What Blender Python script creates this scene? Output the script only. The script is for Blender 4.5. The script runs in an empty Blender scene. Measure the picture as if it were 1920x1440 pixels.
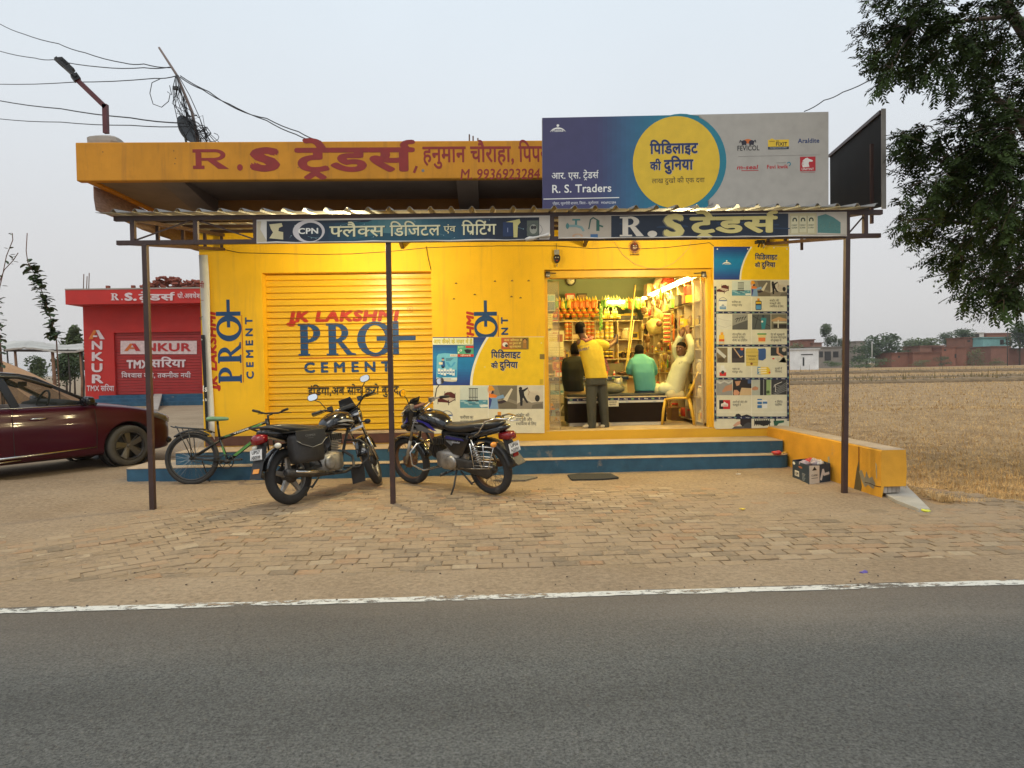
import bpy,bmesh,math,random
from mathutils import Vector,Matrix,Euler,noise
from mathutils.geometry import tessellate_polygon
PI=math.pi
R=math.radians
rnd=random.Random(7)
SC=bpy.context.scene
COL=SC.collection
# camera
EYE=1.42
FPX,YAW,PITCH,ROLL=1250.0,0.035,0.024,0.0165
cd=bpy.data.cameras.new("camera")
cam=bpy.data.objects.new("camera",cd)
COL.objects.link(cam)
CAMROT=Matrix.Rotation(-YAW,3,'Z')@Matrix.Rotation(PI/2-PITCH,3,'X')@Matrix.Rotation(-ROLL,3,'Z')
cam.matrix_world=Matrix.Translation((0,0,EYE))@CAMROT.to_4x4()
cd.sensor_width=36
cd.lens=36*FPX/1920
cd.clip_end=3000
cd.clip_start=0.05
SC.camera=cam
# sky and sun
SUN_EL,SUN_AZ=R(58),R(205)
w=bpy.data.worlds.new("World")
SC.world=w
w.use_nodes=True
nt=w.node_tree
bg=nt.nodes['Background']
sky=nt.nodes.new('ShaderNodeTexSky')
sky.sky_type='NISHITA'
sky.sun_disc=False
sky.sun_elevation=SUN_EL
sky.sun_rotation=SUN_AZ
sky.air_density=1.0
sky.dust_density=6.0
sky.ozone_density=1.0
tc=nt.nodes.new('ShaderNodeTexCoord')
sx=nt.nodes.new('ShaderNodeSeparateXYZ')
nt.links.new(tc.outputs['Generated'],sx.inputs[0])
ramp=nt.nodes.new('ShaderNodeValToRGB')
cr=ramp.color_ramp
cr.elements[0].position=0.0
cr.elements[0].color=(6.2,6.05,5.95,1)
cr.elements[1].position=0.62
cr.elements[1].color=(6.9,7.9,8.7,1)
e=cr.elements.new(0.16)
e.color=(6.7,6.72,6.8,1)
e=cr.elements.new(0.36)
e.color=(7.0,7.5,7.95,1)
nz=nt.nodes.new('ShaderNodeTexNoise')
nz.inputs['Scale'].default_value=1.6
nz.inputs['Detail'].default_value=5
nt.links.new(tc.outputs['Generated'],nz.inputs['Vector'])
mr=nt.nodes.new('ShaderNodeMapRange')
mr.inputs['To Min'].default_value=0.88
mr.inputs['To Max'].default_value=1.06
nt.links.new(nz.outputs['Fac'],mr.inputs['Value'])
nt.links.new(sx.outputs['Z'],ramp.inputs['Fac'])
vm=nt.nodes.new('ShaderNodeVectorMath')
vm.operation='SCALE'
nt.links.new(ramp.outputs['Color'],vm.inputs[0])
nt.links.new(mr.outputs['Result'],vm.inputs['Scale'])
mx=nt.nodes.new('ShaderNodeMix')
mx.data_type='RGBA'
mx.inputs[0].default_value=0.93
nt.links.new(sky.outputs['Color'],mx.inputs[6])
nt.links.new(vm.outputs['Vector'],mx.inputs[7])
nt.links.new(mx.outputs[2],bg.inputs['Color'])
bg.inputs['Strength'].default_value=0.1
sd=bpy.data.lights.new("sun",'SUN')
sd.energy=1.05
sd.angle=R(40)
sd.color=(1.0,0.95,0.88)
sun=bpy.data.objects.new("sun",sd)
COL.objects.link(sun)
sdir=Vector((math.sin(SUN_AZ)*math.cos(SUN_EL),math.cos(SUN_AZ)*math.cos(SUN_EL),math.sin(SUN_EL)))
sun.rotation_euler=(-sdir).to_track_quat('-Z','Y').to_euler()
sun.location=(0,-5,20)
SC.view_settings.view_transform='Standard'
SC.view_settings.look='None'
SC.view_settings.exposure=0.22
SC.view_settings.gamma=1.0
SC.render.engine='CYCLES'
SC.cycles.use_denoising=True
SC.cycles.max_bounces=8
SC.cycles.transparent_max_bounces=12
SC.cycles.sample_clamp_indirect=6.0
# helpers
def at(px,py,Y):
	"""point of the plane y = Y seen at a pixel of the 1920 px wide photograph"""
	d=CAMROT@Vector(((px-960)/FPX,-(py-720)/FPX,-1))
	return Vector((0,0,EYE))+d*(Y/d.y)
def gnd(px,py,z=0.0):
	d=CAMROT@Vector(((px-960)/FPX,-(py-720)/FPX,-1))
	return Vector((0,0,EYE))+d*((z-EYE)/d.z)
def lin(c):
	"""sRGB 0..255 -> linear"""
	return tuple((v/255/12.92 if v/255<=0.04045 else((v/255+0.055)/1.055)**2.4)for v in c)
MATS={}
def mat(name,col,rough=0.6,metal=0.0,var=0.12,scale=6.0,bump=0.0,bscale=None,col2=None,stain=0.0,spec=0.5,coat=0.0,coords='Object',emit=0.0,stretch=None,detail=6,streak=None):
	"""procedural material: noise-varied base colour, optional second colour patches, bump"""
	if name in MATS:
		return MATS[name]
	m=bpy.data.materials.new(name)
	m.use_nodes=True
	t=m.node_tree
	b=t.nodes['Principled BSDF']
	b.inputs['Roughness'].default_value=rough
	b.inputs['Metallic'].default_value=metal
	b.inputs['Specular IOR Level'].default_value=spec
	b.inputs['Coat Weight'].default_value=coat
	b.inputs['Coat Roughness'].default_value=0.06
	c=t.nodes.new('ShaderNodeTexCoord')
	src=c.outputs[coords]
	if stretch:
		mp=t.nodes.new('ShaderNodeMapping')
		mp.inputs['Scale'].default_value=stretch
		t.links.new(src,mp.inputs[0])
		src=mp.outputs[0]
	n=t.nodes.new('ShaderNodeTexNoise')
	n.inputs['Scale'].default_value=scale
	n.inputs['Detail'].default_value=detail
	n.inputs['Roughness'].default_value=0.62
	t.links.new(src,n.inputs['Vector'])
	rp=t.nodes.new('ShaderNodeValToRGB')
	lo=tuple(max(0,v*(1-var))for v in col)
	hi=tuple(min(1,v*(1+var))for v in col)
	rp.color_ramp.elements[0].position=0.3
	rp.color_ramp.elements[1].position=0.7
	rp.color_ramp.elements[0].color=(*lo,1)
	rp.color_ramp.elements[1].color=(*hi,1)
	t.links.new(n.outputs['Fac'],rp.inputs['Fac'])
	out=rp.outputs['Color']
	if col2 is not None:
		n2=t.nodes.new('ShaderNodeTexNoise')
		n2.inputs['Scale'].default_value=scale*0.35
		n2.inputs['Detail'].default_value=8
		n2.inputs['Roughness'].default_value=0.7
		t.links.new(src,n2.inputs['Vector'])
		r2=t.nodes.new('ShaderNodeValToRGB')
		r2.color_ramp.elements[0].position=0.62-stain*0.25
		r2.color_ramp.elements[1].position=0.74-stain*0.1
		r2.color_ramp.elements[0].color=(0,0,0,1)
		r2.color_ramp.elements[1].color=(1,1,1,1)
		t.links.new(n2.outputs['Fac'],r2.inputs['Fac'])
		mxx=t.nodes.new('ShaderNodeMix')
		mxx.data_type='RGBA'
		t.links.new(r2.outputs['Color'],mxx.inputs[0])
		t.links.new(out,mxx.inputs[6])
		mxx.inputs[7].default_value=(*col2,1)
		out=mxx.outputs[2]
	if streak:
		sm=t.nodes.new('ShaderNodeMapping');sm.inputs['Scale'].default_value=(9,9,0.7);t.links.new(c.outputs['Object'],sm.inputs[0])
		sn=t.nodes.new('ShaderNodeTexNoise');sn.inputs['Scale'].default_value=1.0;sn.inputs['Detail'].default_value=7;sn.inputs['Roughness'].default_value=0.65;t.links.new(sm.outputs[0],sn.inputs['Vector'])
		sr=t.nodes.new('ShaderNodeMapRange');sr.inputs['From Min'].default_value=0.52;sr.inputs['From Max'].default_value=0.74;sr.inputs['To Max'].default_value=0.62;t.links.new(sn.outputs['Fac'],sr.inputs['Value'])
		sp_=t.nodes.new('ShaderNodeSeparateXYZ');t.links.new(c.outputs['Object'],sp_.inputs[0])
		sa=t.nodes.new('ShaderNodeMath');sa.operation='MULTIPLY_ADD';sa.inputs[1].default_value=-0.55;t.links.new(n.outputs['Fac'],sa.inputs[0]);t.links.new(sp_.outputs['Z'],sa.inputs[2])
		sz=t.nodes.new('ShaderNodeMapRange');sz.inputs['From Min'].default_value=streak[1]-0.42;sz.inputs['From Max'].default_value=streak[1]-0.05;sz.inputs['To Min'].default_value=0.6;sz.inputs['To Max'].default_value=0.0;t.links.new(sa.outputs[0],sz.inputs['Value'])
		sx_=t.nodes.new('ShaderNodeMath');sx_.operation='MAXIMUM';t.links.new(sr.outputs['Result'],sx_.inputs[0]);t.links.new(sz.outputs['Result'],sx_.inputs[1])
		sm2=t.nodes.new('ShaderNodeMix');sm2.data_type='RGBA';t.links.new(sx_.outputs[0],sm2.inputs[0]);t.links.new(out,sm2.inputs[6]);sm2.inputs[7].default_value=(*streak[0],1)
		out=sm2.outputs[2]
	t.links.new(out,b.inputs['Base Color'])
	if bump:
		n3=t.nodes.new('ShaderNodeTexNoise')
		n3.inputs['Scale'].default_value=bscale or scale*6
		n3.inputs['Detail'].default_value=8
		t.links.new(src,n3.inputs['Vector'])
		bp=t.nodes.new('ShaderNodeBump')
		bp.inputs['Strength'].default_value=bump
		bp.inputs['Distance'].default_value=0.01
		t.links.new(n3.outputs['Fac'],bp.inputs['Height'])
		t.links.new(bp.outputs['Normal'],b.inputs['Normal'])
	if emit:
		b.inputs['Emission Color'].default_value=(*col,1)
		b.inputs['Emission Strength'].default_value=emit
	m.diffuse_color=(*col,1)
	MATS[name]=m
	return m
def glass(name,col=(1,1,1),rough=0.02,alpha=0.2):
	if name in MATS:
		return MATS[name]
	m=bpy.data.materials.new(name)
	m.use_nodes=True
	b=m.node_tree.nodes['Principled BSDF']
	b.inputs['Base Color'].default_value=(*col,1)
	b.inputs['Roughness'].default_value=rough
	b.inputs['Alpha'].default_value=alpha
	MATS[name]=m
	return m
def print_mat(name='printed_ink',rough=0.5,var=0.06):
	"""flat print or paint whose colours are stored on the faces"""
	if name in MATS:
		return MATS[name]
	m=bpy.data.materials.new(name)
	m.use_nodes=True
	t=m.node_tree
	b=t.nodes['Principled BSDF']
	b.inputs['Roughness'].default_value=rough
	a=t.nodes.new('ShaderNodeAttribute')
	a.attribute_name='ink'
	c=t.nodes.new('ShaderNodeTexCoord')
	n=t.nodes.new('ShaderNodeTexNoise')
	n.inputs['Scale'].default_value=9
	n.inputs['Detail'].default_value=6
	t.links.new(c.outputs['Object'],n.inputs['Vector'])
	r_=t.nodes.new('ShaderNodeMapRange')
	r_.inputs['From Min'].default_value=0.3
	r_.inputs['From Max'].default_value=0.7
	r_.inputs['To Min'].default_value=1-var*2
	r_.inputs['To Max'].default_value=1.0
	t.links.new(n.outputs['Fac'],r_.inputs['Value'])
	v=t.nodes.new('ShaderNodeVectorMath')
	v.operation='SCALE'
	t.links.new(a.outputs['Color'],v.inputs[0])
	t.links.new(r_.outputs['Result'],v.inputs['Scale'])
	t.links.new(v.outputs['Vector'],b.inputs['Base Color'])
	MATS[name]=m
	return m
def setp(o,label=None,cat=None,group=None,kind=None):
	if label:o['label']=label
	if cat:o['category']=cat
	if group:o['group']=group
	if kind:o['kind']=kind
	return o
def thing(name,label,cat,loc=(0,0,0),rotz=0.0,group=None,rot=None):
	o=bpy.data.objects.new(name,None)
	o.empty_display_size=0.1
	COL.objects.link(o)
	o.location=loc
	o.rotation_euler=rot if rot else(0,0,rotz)
	return setp(o,label,cat,group)
def dup(o,parent=None,**k):
	c=o.copy()
	COL.objects.link(c)
	if parent is not None:
		c.parent=parent
	for ch in list(o.children):
		dup(ch,c)
	return c
CURT=None
class MB:
	"""collects shapes and links them as ONE mesh object"""
	def __init__(s):
		s.v=[];s.f=[];s.mi=[];s.m=0;s.T=CURT;s.sm=[];s.smooth=False
	def add(s,vs,fs,smooth=None):
		o=len(s.v)
		T=s.T
		s.v+=[tuple(T@Vector(p))for p in vs]if T is not None else[tuple(p)for p in vs]
		for f in fs:
			s.f.append(tuple(i+o for i in f))
			s.mi.append(s.m)
			s.sm.append(s.smooth if smooth is None else smooth)
	def box(s,x0,x1,y0,y1,z0,z1):
		s.add([(x0,y0,z0),(x1,y0,z0),(x1,y1,z0),(x0,y1,z0),(x0,y0,z1),(x1,y0,z1),(x1,y1,z1),(x0,y1,z1)],[(0,3,2,1),(4,5,6,7),(0,1,5,4),(1,2,6,5),(2,3,7,6),(3,0,4,7)])
	def hexa(s,p):
		s.add(p,[(0,3,2,1),(4,5,6,7),(0,1,5,4),(1,2,6,5),(2,3,7,6),(3,0,4,7)])
	def bar(s,a,b,w,h=None,up=(0,0,1)):
		"""rectangular bar from a to b"""
		a=Vector(a);b=Vector(b);h=h or w
		d=(b-a).normalized()
		u=Vector(up)
		if abs(d.dot(u))>0.98:u=Vector((0,1,0))
		x=d.cross(u).normalized()*w/2
		z=x.cross(d).normalized()*h/2
		s.add([a-x-z,a+x-z,b+x-z,b-x-z,a-x+z,a+x+z,b+x+z,b-x+z],[(0,3,2,1),(4,5,6,7),(0,1,5,4),(1,2,6,5),(2,3,7,6),(3,0,4,7)])
	def tube(s,pts,r,n=8,caps=True,closed=False):
		pts=[Vector(p)for p in pts]
		N=len(pts)
		rs=r if isinstance(r,(list,tuple))else[r]*N
		vs=[];fs=[]
		px=None
		for i in range(N):
			if closed:
				d=pts[(i+1)%N]-pts[i-1]
			else:
				d=pts[min(i+1,N-1)]-pts[max(i-1,0)]
			d=d.normalized()if d.length>1e-9 else Vector((0,0,1))
			if px is None:
				u=Vector((0,0,1))if abs(d.z)<0.9 else Vector((1,0,0))
				px=d.cross(u).normalized()
			else:
				px=(px-d*px.dot(d))
				px=px.normalized()if px.length>1e-6 else d.orthogonal().normalized()
			q=d.cross(px)
			for k in range(n):
				a=2*PI*k/n
				vs.append(pts[i]+(px*math.cos(a)+q*math.sin(a))*rs[i])
		for i in range(N if closed else N-1):
			j=(i+1)%N
			for k in range(n):
				l=(k+1)%n
				fs.append((i*n+k,i*n+l,j*n+l,j*n+k))
		if caps and not closed:
			fs.append(tuple(range(n-1,-1,-1)))
			fs.append(tuple((N-1)*n+k for k in range(n)))
		s.add(vs,fs,smooth=n>4)
	def cyl(s,a,b,r,r2=None,n=16):
		s.tube([a,b],[r,r if r2 is None else r2],n)
	def lathe(s,prof,o=(0,0,0),axis='Z',n=20,closed=False):
		"""profile of (radius, height) about an axis through o"""
		o=Vector(o)
		vs=[];fs=[]
		for(r,h)in prof:
			for k in range(n):
				a=2*PI*k/n
				c,q=r*math.cos(a),r*math.sin(a)
				p={'Z':(c,q,h),'Y':(q,h,c),'X':(h,c,q)}[axis]
				vs.append(o+Vector(p))
		P=len(prof)
		for i in range(P if closed else P-1):
			j=(i+1)%P
			for k in range(n):
				l=(k+1)%n
				fs.append((i*n+k,i*n+l,j*n+l,j*n+k))
		if not closed:
			fs.append(tuple(range(n-1,-1,-1)))
			fs.append(tuple((P-1)*n+k for k in range(n)))
		s.add(vs,fs,smooth=True)
	def ball(s,c,r,n=12,m=8,sq=None):
		"""ellipsoid; r a number or a triple"""
		r=r if isinstance(r,(tuple,list))else(r,r,r)
		c=Vector(c)
		vs=[c+Vector((0,0,-r[2]))];fs=[]
		for i in range(1,m):
			t=-PI/2+PI*i/m
			for k in range(n):
				a=2*PI*k/n
				vs.append(c+Vector((r[0]*math.cos(t)*math.cos(a),r[1]*math.cos(t)*math.sin(a),r[2]*math.sin(t))))
		vs.append(c+Vector((0,0,r[2])))
		for k in range(n):
			fs.append((0,1+(k+1)%n,1+k))
			fs.append((len(vs)-1,1+(m-2)*n+k,1+(m-2)*n+(k+1)%n))
		for i in range(m-2):
			for k in range(n):
				l=(k+1)%n
				fs.append((1+i*n+k,1+i*n+l,1+(i+1)*n+l,1+(i+1)*n+k))
		s.add(vs,fs,smooth=True)
	def prism(s,poly,ax,a0,a1,smooth=None):
		"""extrude a 2-D outline along axis ax from a0 to a1"""
		def P(p,h):
			return{'Y':(p[0],h,p[1]),'X':(h,p[0],p[1]),'Z':(p[0],p[1],h)}[ax]
		n=len(poly)
		vs=[P(p,a0)for p in poly]+[P(p,a1)for p in poly]
		tri=tessellate_polygon([[Vector((p[0],p[1],0))for p in poly]])
		fs=[tuple(t)for t in tri]+[tuple(i+n for i in reversed(t))for t in tri]
		fs+=[(i,(i+1)%n,(i+1)%n+n,i+n)for i in range(n)]
		s.add(vs,fs,smooth)
	def loft(s,rings,caps=True,smooth=True):
		n=len(rings[0])
		vs=[p for r_ in rings for p in r_]
		fs=[]
		for i in range(len(rings)-1):
			for k in range(n):
				l=(k+1)%n
				fs.append((i*n+k,i*n+l,(i+1)*n+l,(i+1)*n+k))
		if caps:
			fs.append(tuple(range(n-1,-1,-1)))
			fs.append(tuple((len(rings)-1)*n+k for k in range(n)))
		s.add(vs,fs,smooth)
	def build(s,name,m,parent=None,local=False,bevel=0.0,sub=0,weld=False):
		"""local=True: the shapes are already in the parent's own frame"""
		me=bpy.data.meshes.new(name)
		vs=s.v
		if parent is not None and not local:
			inv=root_matrix(parent).inverted()
			vs=[tuple(inv@Vector(p))for p in vs]
		me.from_pydata(vs,[],s.f)
		ms=m if isinstance(m,(list,tuple))else[m]
		for q in ms:
			me.materials.append(q)
		if len(ms)>1:
			me.polygons.foreach_set('material_index',s.mi)
		me.polygons.foreach_set('use_smooth',s.sm)
		bm=bmesh.new()
		bm.from_mesh(me)
		if weld:
			bmesh.ops.remove_doubles(bm,verts=bm.verts,dist=0.0005)
		bmesh.ops.recalc_face_normals(bm,faces=bm.faces)
		bm.to_mesh(me)
		bm.free()
		me.update()
		o=bpy.data.objects.new(name,me)
		COL.objects.link(o)
		if parent is not None:
			o.parent=parent
		if bevel:
			b=o.modifiers.new('bevel','BEVEL')
			b.width=bevel
			b.segments=2
			b.limit_method='ANGLE'
			b.angle_limit=R(40)
		if sub:
			q=o.modifiers.new('sub','SUBSURF')
			q.levels=q.render_levels=sub
		return o
def root_matrix(o):
	m=Matrix.LocRotScale(o.location,o.rotation_euler,o.scale)
	return root_matrix(o.parent)@m if o.parent else m
# lettering
FONTCACHE={}
def glyph(ch,bold=0.0):
	"""triangles and advance of one character of the built-in font at size 1"""
	k=(ch,bold)
	if k in FONTCACHE:
		return FONTCACHE[k]
	def mesh_of(body,off):
		c=bpy.data.curves.new('g','FONT')
		c.body=body
		c.resolution_u=3
		c.offset=off
		o=bpy.data.objects.new('g',c)
		COL.objects.link(o)
		dg=bpy.context.evaluated_depsgraph_get()
		me=bpy.data.meshes.new_from_object(o.evaluated_get(dg))
		vs=[(v.co.x,v.co.y)for v in me.vertices]
		me.calc_loop_triangles()
		tr=[tuple(t.vertices)for t in me.loop_triangles]
		bpy.data.meshes.remove(me)
		bpy.data.objects.remove(o)
		bpy.data.curves.remove(c)
		return vs,tr
	def wid(body):
		vs,_=mesh_of(body,0)
		return max(v[0]for v in vs)-min(v[0]for v in vs)
	if 'XX' not in FONTCACHE:
		FONTCACHE['XX']=wid('XX')
	adv=wid('X'+ch+'X')-FONTCACHE['XX']
	vs,tr=mesh_of(ch,bold)if ch.strip()else([],[])
	tris=[tuple(vs[i]for i in t)for t in tr]
	FONTCACHE[k]=(tris,adv)
	return FONTCACHE[k]
def clip_tri(poly,f):
	"""Sutherland-Hodgman against f(p) >= 0"""
	out=[]
	n=len(poly)
	for i in range(n):
		a,b=poly[i],poly[(i+1)%n]
		fa,fb=f(a),f(b)
		if fa>=0:out.append(a)
		if(fa>=0)!=(fb>=0):
			t=fa/(fa-fb)
			out.append((a[0]+(b[0]-a[0])*t,a[1]+(b[1]-a[1])*t))
	return out
CAPH=0.0
def deva(ch):
	return '\u0900'<=ch<='\u097f'
def compose(s,bold=0.0,track=0.0):
	"""glyph polygons for a string. Devanagari is written in visual order with marks of my own:
    '^' after a letter = small caret ra below, '/' = slanted ra stroke, '~' = ra hook above, '_' = half form"""
	polys=[]
	tag=[]
	x=0.0
	i=0
	last=(0,0)
	hd=0.0
	if any(deva(c)for c in s):
		ys=[p[1]for t in glyph('र',0)[0]for p in t]
		hd=max(ys)
	th=0.055+bold*2
	def stroke(pts,wd):
		for a,b in zip(pts,pts[1:]):
			d=Vector((b[0]-a[0],b[1]-a[1]))
			n_=Vector((-d.y,d.x)).normalized()*wd/2
			polys.append([(a[0]-n_.x,a[1]-n_.y),(b[0]-n_.x,b[1]-n_.y),(b[0]+n_.x,b[1]+n_.y),(a[0]+n_.x,a[1]+n_.y)])
			tag.append(len(tag)*7+3)
	while i<len(s):
		ch=s[i]
		if ch=='^' and last[1]>last[0]:
			cx=(last[0]+last[1])/2+0.02
			stroke([(cx-0.13,-0.20),(cx,-0.05)],th)
			stroke([(cx+0.13,-0.20),(cx,-0.05)],th)
		elif ch=='/' and hd and i and deva(s[i-1]):
			st=last[1]-0.12
			stroke([(st,0.22),(st-0.2,0.04)],th)
		elif ch=='~':
			st=last[1]-0.11
			stroke([(st,hd),(st-0.05,hd+0.1),(st,hd+0.18),(st+0.1,hd+0.19)],th)
		else:
			half=i+1<len(s)and s[i+1]=='_'
			tris,adv=glyph(ch,bold)
			cut=adv*0.74 if half else None
			w0=x
			for t in tris:
				t=list(t)
				if half:
					t=clip_tri(t,lambda p:cut-p[0])
					if len(t)<3:continue
				polys.append([(p[0]+x,p[1])for p in t])
				tag.append(i)
			x+=(cut if half else adv)+(track if adv>0.05 else 0)
			if adv>0.12 and ch not in 'ाीिो':last=(w0,x)
			elif adv>0.05 and ch in 'ाीो':last=(x-0.3,x)
			if half:i+=1
		i+=1
	return polys,x,tag
class Ink:
	"""flat artwork on a plane: origin o, unit vectors U (right) and V (up), facing N"""
	def __init__(s,o=(0,0,0),U=(1,0,0),V=(0,0,1),step=0.0012):
		s.o=Vector(o);s.U=Vector(U);s.V=Vector(V);s.N=s.U.cross(s.V)
		s.N.normalize()
		s.P=[];s.step=step;s.tf=None;s.bands=None;s.k=0
	def poly(s,pts,col,lay=0,conv=False):
		if s.tf:pts=[s.tf(p)for p in pts]
		if conv or len(pts)<=3:
			s._put(pts,col,lay)
		else:
			for t in tessellate_polygon([[Vector((p[0],p[1],0))for p in pts]]):
				s._put([pts[i]for i in t],col,lay)
	def _put(s,pts,col,lay):
		if s.bands:
			for(z0,z1)in s.bands:
				q=clip_tri(list(pts),lambda p:p[1]-z0)
				if len(q)<3:continue
				q=clip_tri(q,lambda p:z1-p[1])
				if len(q)>=3:s.P.append((q,col,lay))
		else:
			s.P.append((list(pts),col,lay))
	def rect(s,x0,y0,x1,y1,col,lay=0):
		s.poly([(x0,y0),(x1,y0),(x1,y1),(x0,y1)],col,lay,True)
	def oval(s,cx,cy,rx,ry,col,lay=0,n=32,a0=0,a1=2*PI):
		s.poly([(cx+rx*math.cos(a0+(a1-a0)*k/n),cy+ry*math.sin(a0+(a1-a0)*k/n))for k in range(n+(a1-a0<6.2))],col,lay,True)
	def ring(s,cx,cy,rx,ry,ix,iy,col,lay=0,a0=0.0,a1=2*PI,n=36,dx=0,dy=0):
		for k in range(n):
			a,b=a0+(a1-a0)*k/n,a0+(a1-a0)*(k+1)/n
			s.poly([(cx+rx*math.cos(a),cy+ry*math.sin(a)),(cx+rx*math.cos(b),cy+ry*math.sin(b)),(cx+dx+ix*math.cos(b),cy+dy+iy*math.sin(b)),(cx+dx+ix*math.cos(a),cy+dy+iy*math.sin(a))],col,lay,True)
	def line(s,pts,wd,col,lay=0):
		for a,b in zip(pts,pts[1:]):
			d=Vector((b[0]-a[0],b[1]-a[1]))
			if d.length<1e-9:continue
			n=Vector((-d.y,d.x)).normalized()*wd/2
			e=d.normalized()*wd*0.25
			s.k+=1
			s.poly([(a[0]-n.x-e.x,a[1]-n.y-e.y),(b[0]-n.x+e.x,b[1]-n.y+e.y),(b[0]+n.x+e.x,b[1]+n.y+e.y),(a[0]+n.x-e.x,a[1]+n.y-e.y)],col,lay+(s.k%3)*0.12,True)
	def text(s,t,x,y,h,col,lay=1,bold=0.0,width=None,track=0.0,skew=0.0,align='l',outline=None,ow=0.02):
		"""h = height of a capital, or of the head line for Devanagari"""
		ref='र' if any(deva(c)for c in t)else 'H'
		hh=max(p[1]for q in glyph(ref,0)[0]for p in q)
		k=h/hh
		if outline is not None:
			s.text(t,x,y,h,outline,lay,bold+ow,width,track,skew,align)
			lay+=0.6
		off=0.0
		ext=bold-off
		polys,adv,tag=compose(t,off,track+ext*0.8)
		kx=k if width is None else width/max(adv,1e-6)
		if align=='c':x-=adv*kx/2
		if align=='r':x-=adv*kx
		moves=[(0,0)]if ext<0.003 else[(ext*math.cos(q*PI/4),ext*math.sin(q*PI/4))for q in range(8)]
		for c,(dx,dy)in enumerate(moves):
			for pl,tg in zip(polys,tag):
				q=[(x+(p[0]+dx)*kx+skew*p[1]*k,y+(p[1]+dy)*k)for p in pl]
				s.poly(q,col,lay+(tg%6)*0.06+c*0.007,True)
		return adv*kx
	def build(s,name,parent=None,m=None,thick=0.0,back=None):
		vs=[];fs=[];cols=[]
		for pts,col,lay in s.P:
			k=len(vs)
			for p in pts:
				vs.append(s.o+s.U*p[0]+s.V*p[1]+s.N*(lay*s.step))
			fs.append(tuple(range(k,k+len(pts))))
			cols.append(col)
		if parent is not None:
			inv=root_matrix(parent).inverted()
			vs=[inv@v for v in vs]
		me=bpy.data.meshes.new(name)
		me.from_pydata([tuple(v)for v in vs],[],fs)
		a=me.attributes.new('ink','FLOAT_COLOR','FACE')
		flat=[]
		for c in cols:
			flat+=[*lin(c),1.0]
		a.data.foreach_set('color',flat)
		me.materials.append(m or print_mat())
		o=bpy.data.objects.new(name,me)
		COL.objects.link(o)
		if parent is not None:o.parent=parent
		return o
NAVY=(24,44,92);WHITE=(236,234,226);CREAM=(226,222,200);YEL=(238,196,22);BLACK=(20,20,22)
RED=(190,38,30);PAINTBLUE=(22,66,112);GREY=(128,128,126)
# SETTING
D=9.64
FLOOR=0.492
ROADEDGE=4.16
def hgt(x,y):
	"""height of the beaten earth"""
	if y<ROADEDGE-0.1:return-0.03
	n=noise.noise((x*0.9,y*0.9,0))*0.007+noise.noise((x*4,y*4,3))*0.005+noise.noise((x*13,y*13,5))*0.0025
	z=-0.0125+n
	z+=0.014*max(0,min(1,(y-6.9)/1.8))*(1 if x<5 else 0.4)
	z+=0.02*max(0,min(1,(-x-2.6)/2.5))
	z+=0.016*max(0,min(1,(x-1.8)/2.0))*max(0,min(1,(y-5.4)/1.2))
	if y<4.75:z=-0.006+n*0.8+0.010*max(0,min(1,(4.9-y)/0.3))-0.006*max(0,min(1,(y-4.4)/0.3))
	t=max(0,min(1,(y-12)/6))
	z-=0.02*t
	if x>4.6 and y>5.9:
		z-=0.06*max(0,min(1,(x-4.6)/0.5))*max(0,min(1,(y-5.9)/0.5))
	if y>9.2 or abs(x)>12:z-=0.02
	return z
def axis(a0,a1,st,lo,hi,g=1.22):
	v=[]
	x=a0;s=st
	while x>lo:
		s*=g;x-=s;v.append(x)
	v.reverse()
	k=int(round((a1-a0)/st))
	v+=[a0+(a1-a0)*i/k for i in range(k+1)]
	x=a1;s=st
	while x<hi:
		s*=g;x+=s;v.append(x)
	return v
def infield(x,y):
	e=6.45+0.12*noise.noise((x*1.2,0,7))+0.05*noise.noise((x*5,1,7))
	return x>4.42 and y>e-(0.0 if x<6 else-0.0)
def make_ground():
	X=axis(-9.5,9.5,0.06,-1400,1400)
	Y=axis(4.1,9.3,0.05,-60,1600)
	g=MB();f=MB()
	nx=len(X)
	vs=[(x,y,hgt(x,y))for y in Y for x in X]
	gi=[];fi=[]
	for j in range(len(Y)-1):
		for i in range(nx-1):
			q=(j*nx+i,j*nx+i+1,(j+1)*nx+i+1,(j+1)*nx+i)
			cx,cy=(X[i]+X[i+1])/2,(Y[j]+Y[j+1])/2
			(fi if infield(cx,cy)else gi).append(q)
	for lst,mb in((gi,g),(fi,f)):
		used={}
		for q in lst:
			for v in q:used.setdefault(v,len(used))
		inv=sorted(used,key=used.get)
		mb.add([vs[v]for v in inv],[tuple(used[v]for v in q)for q in lst],smooth=True)
	return g,f
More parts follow.
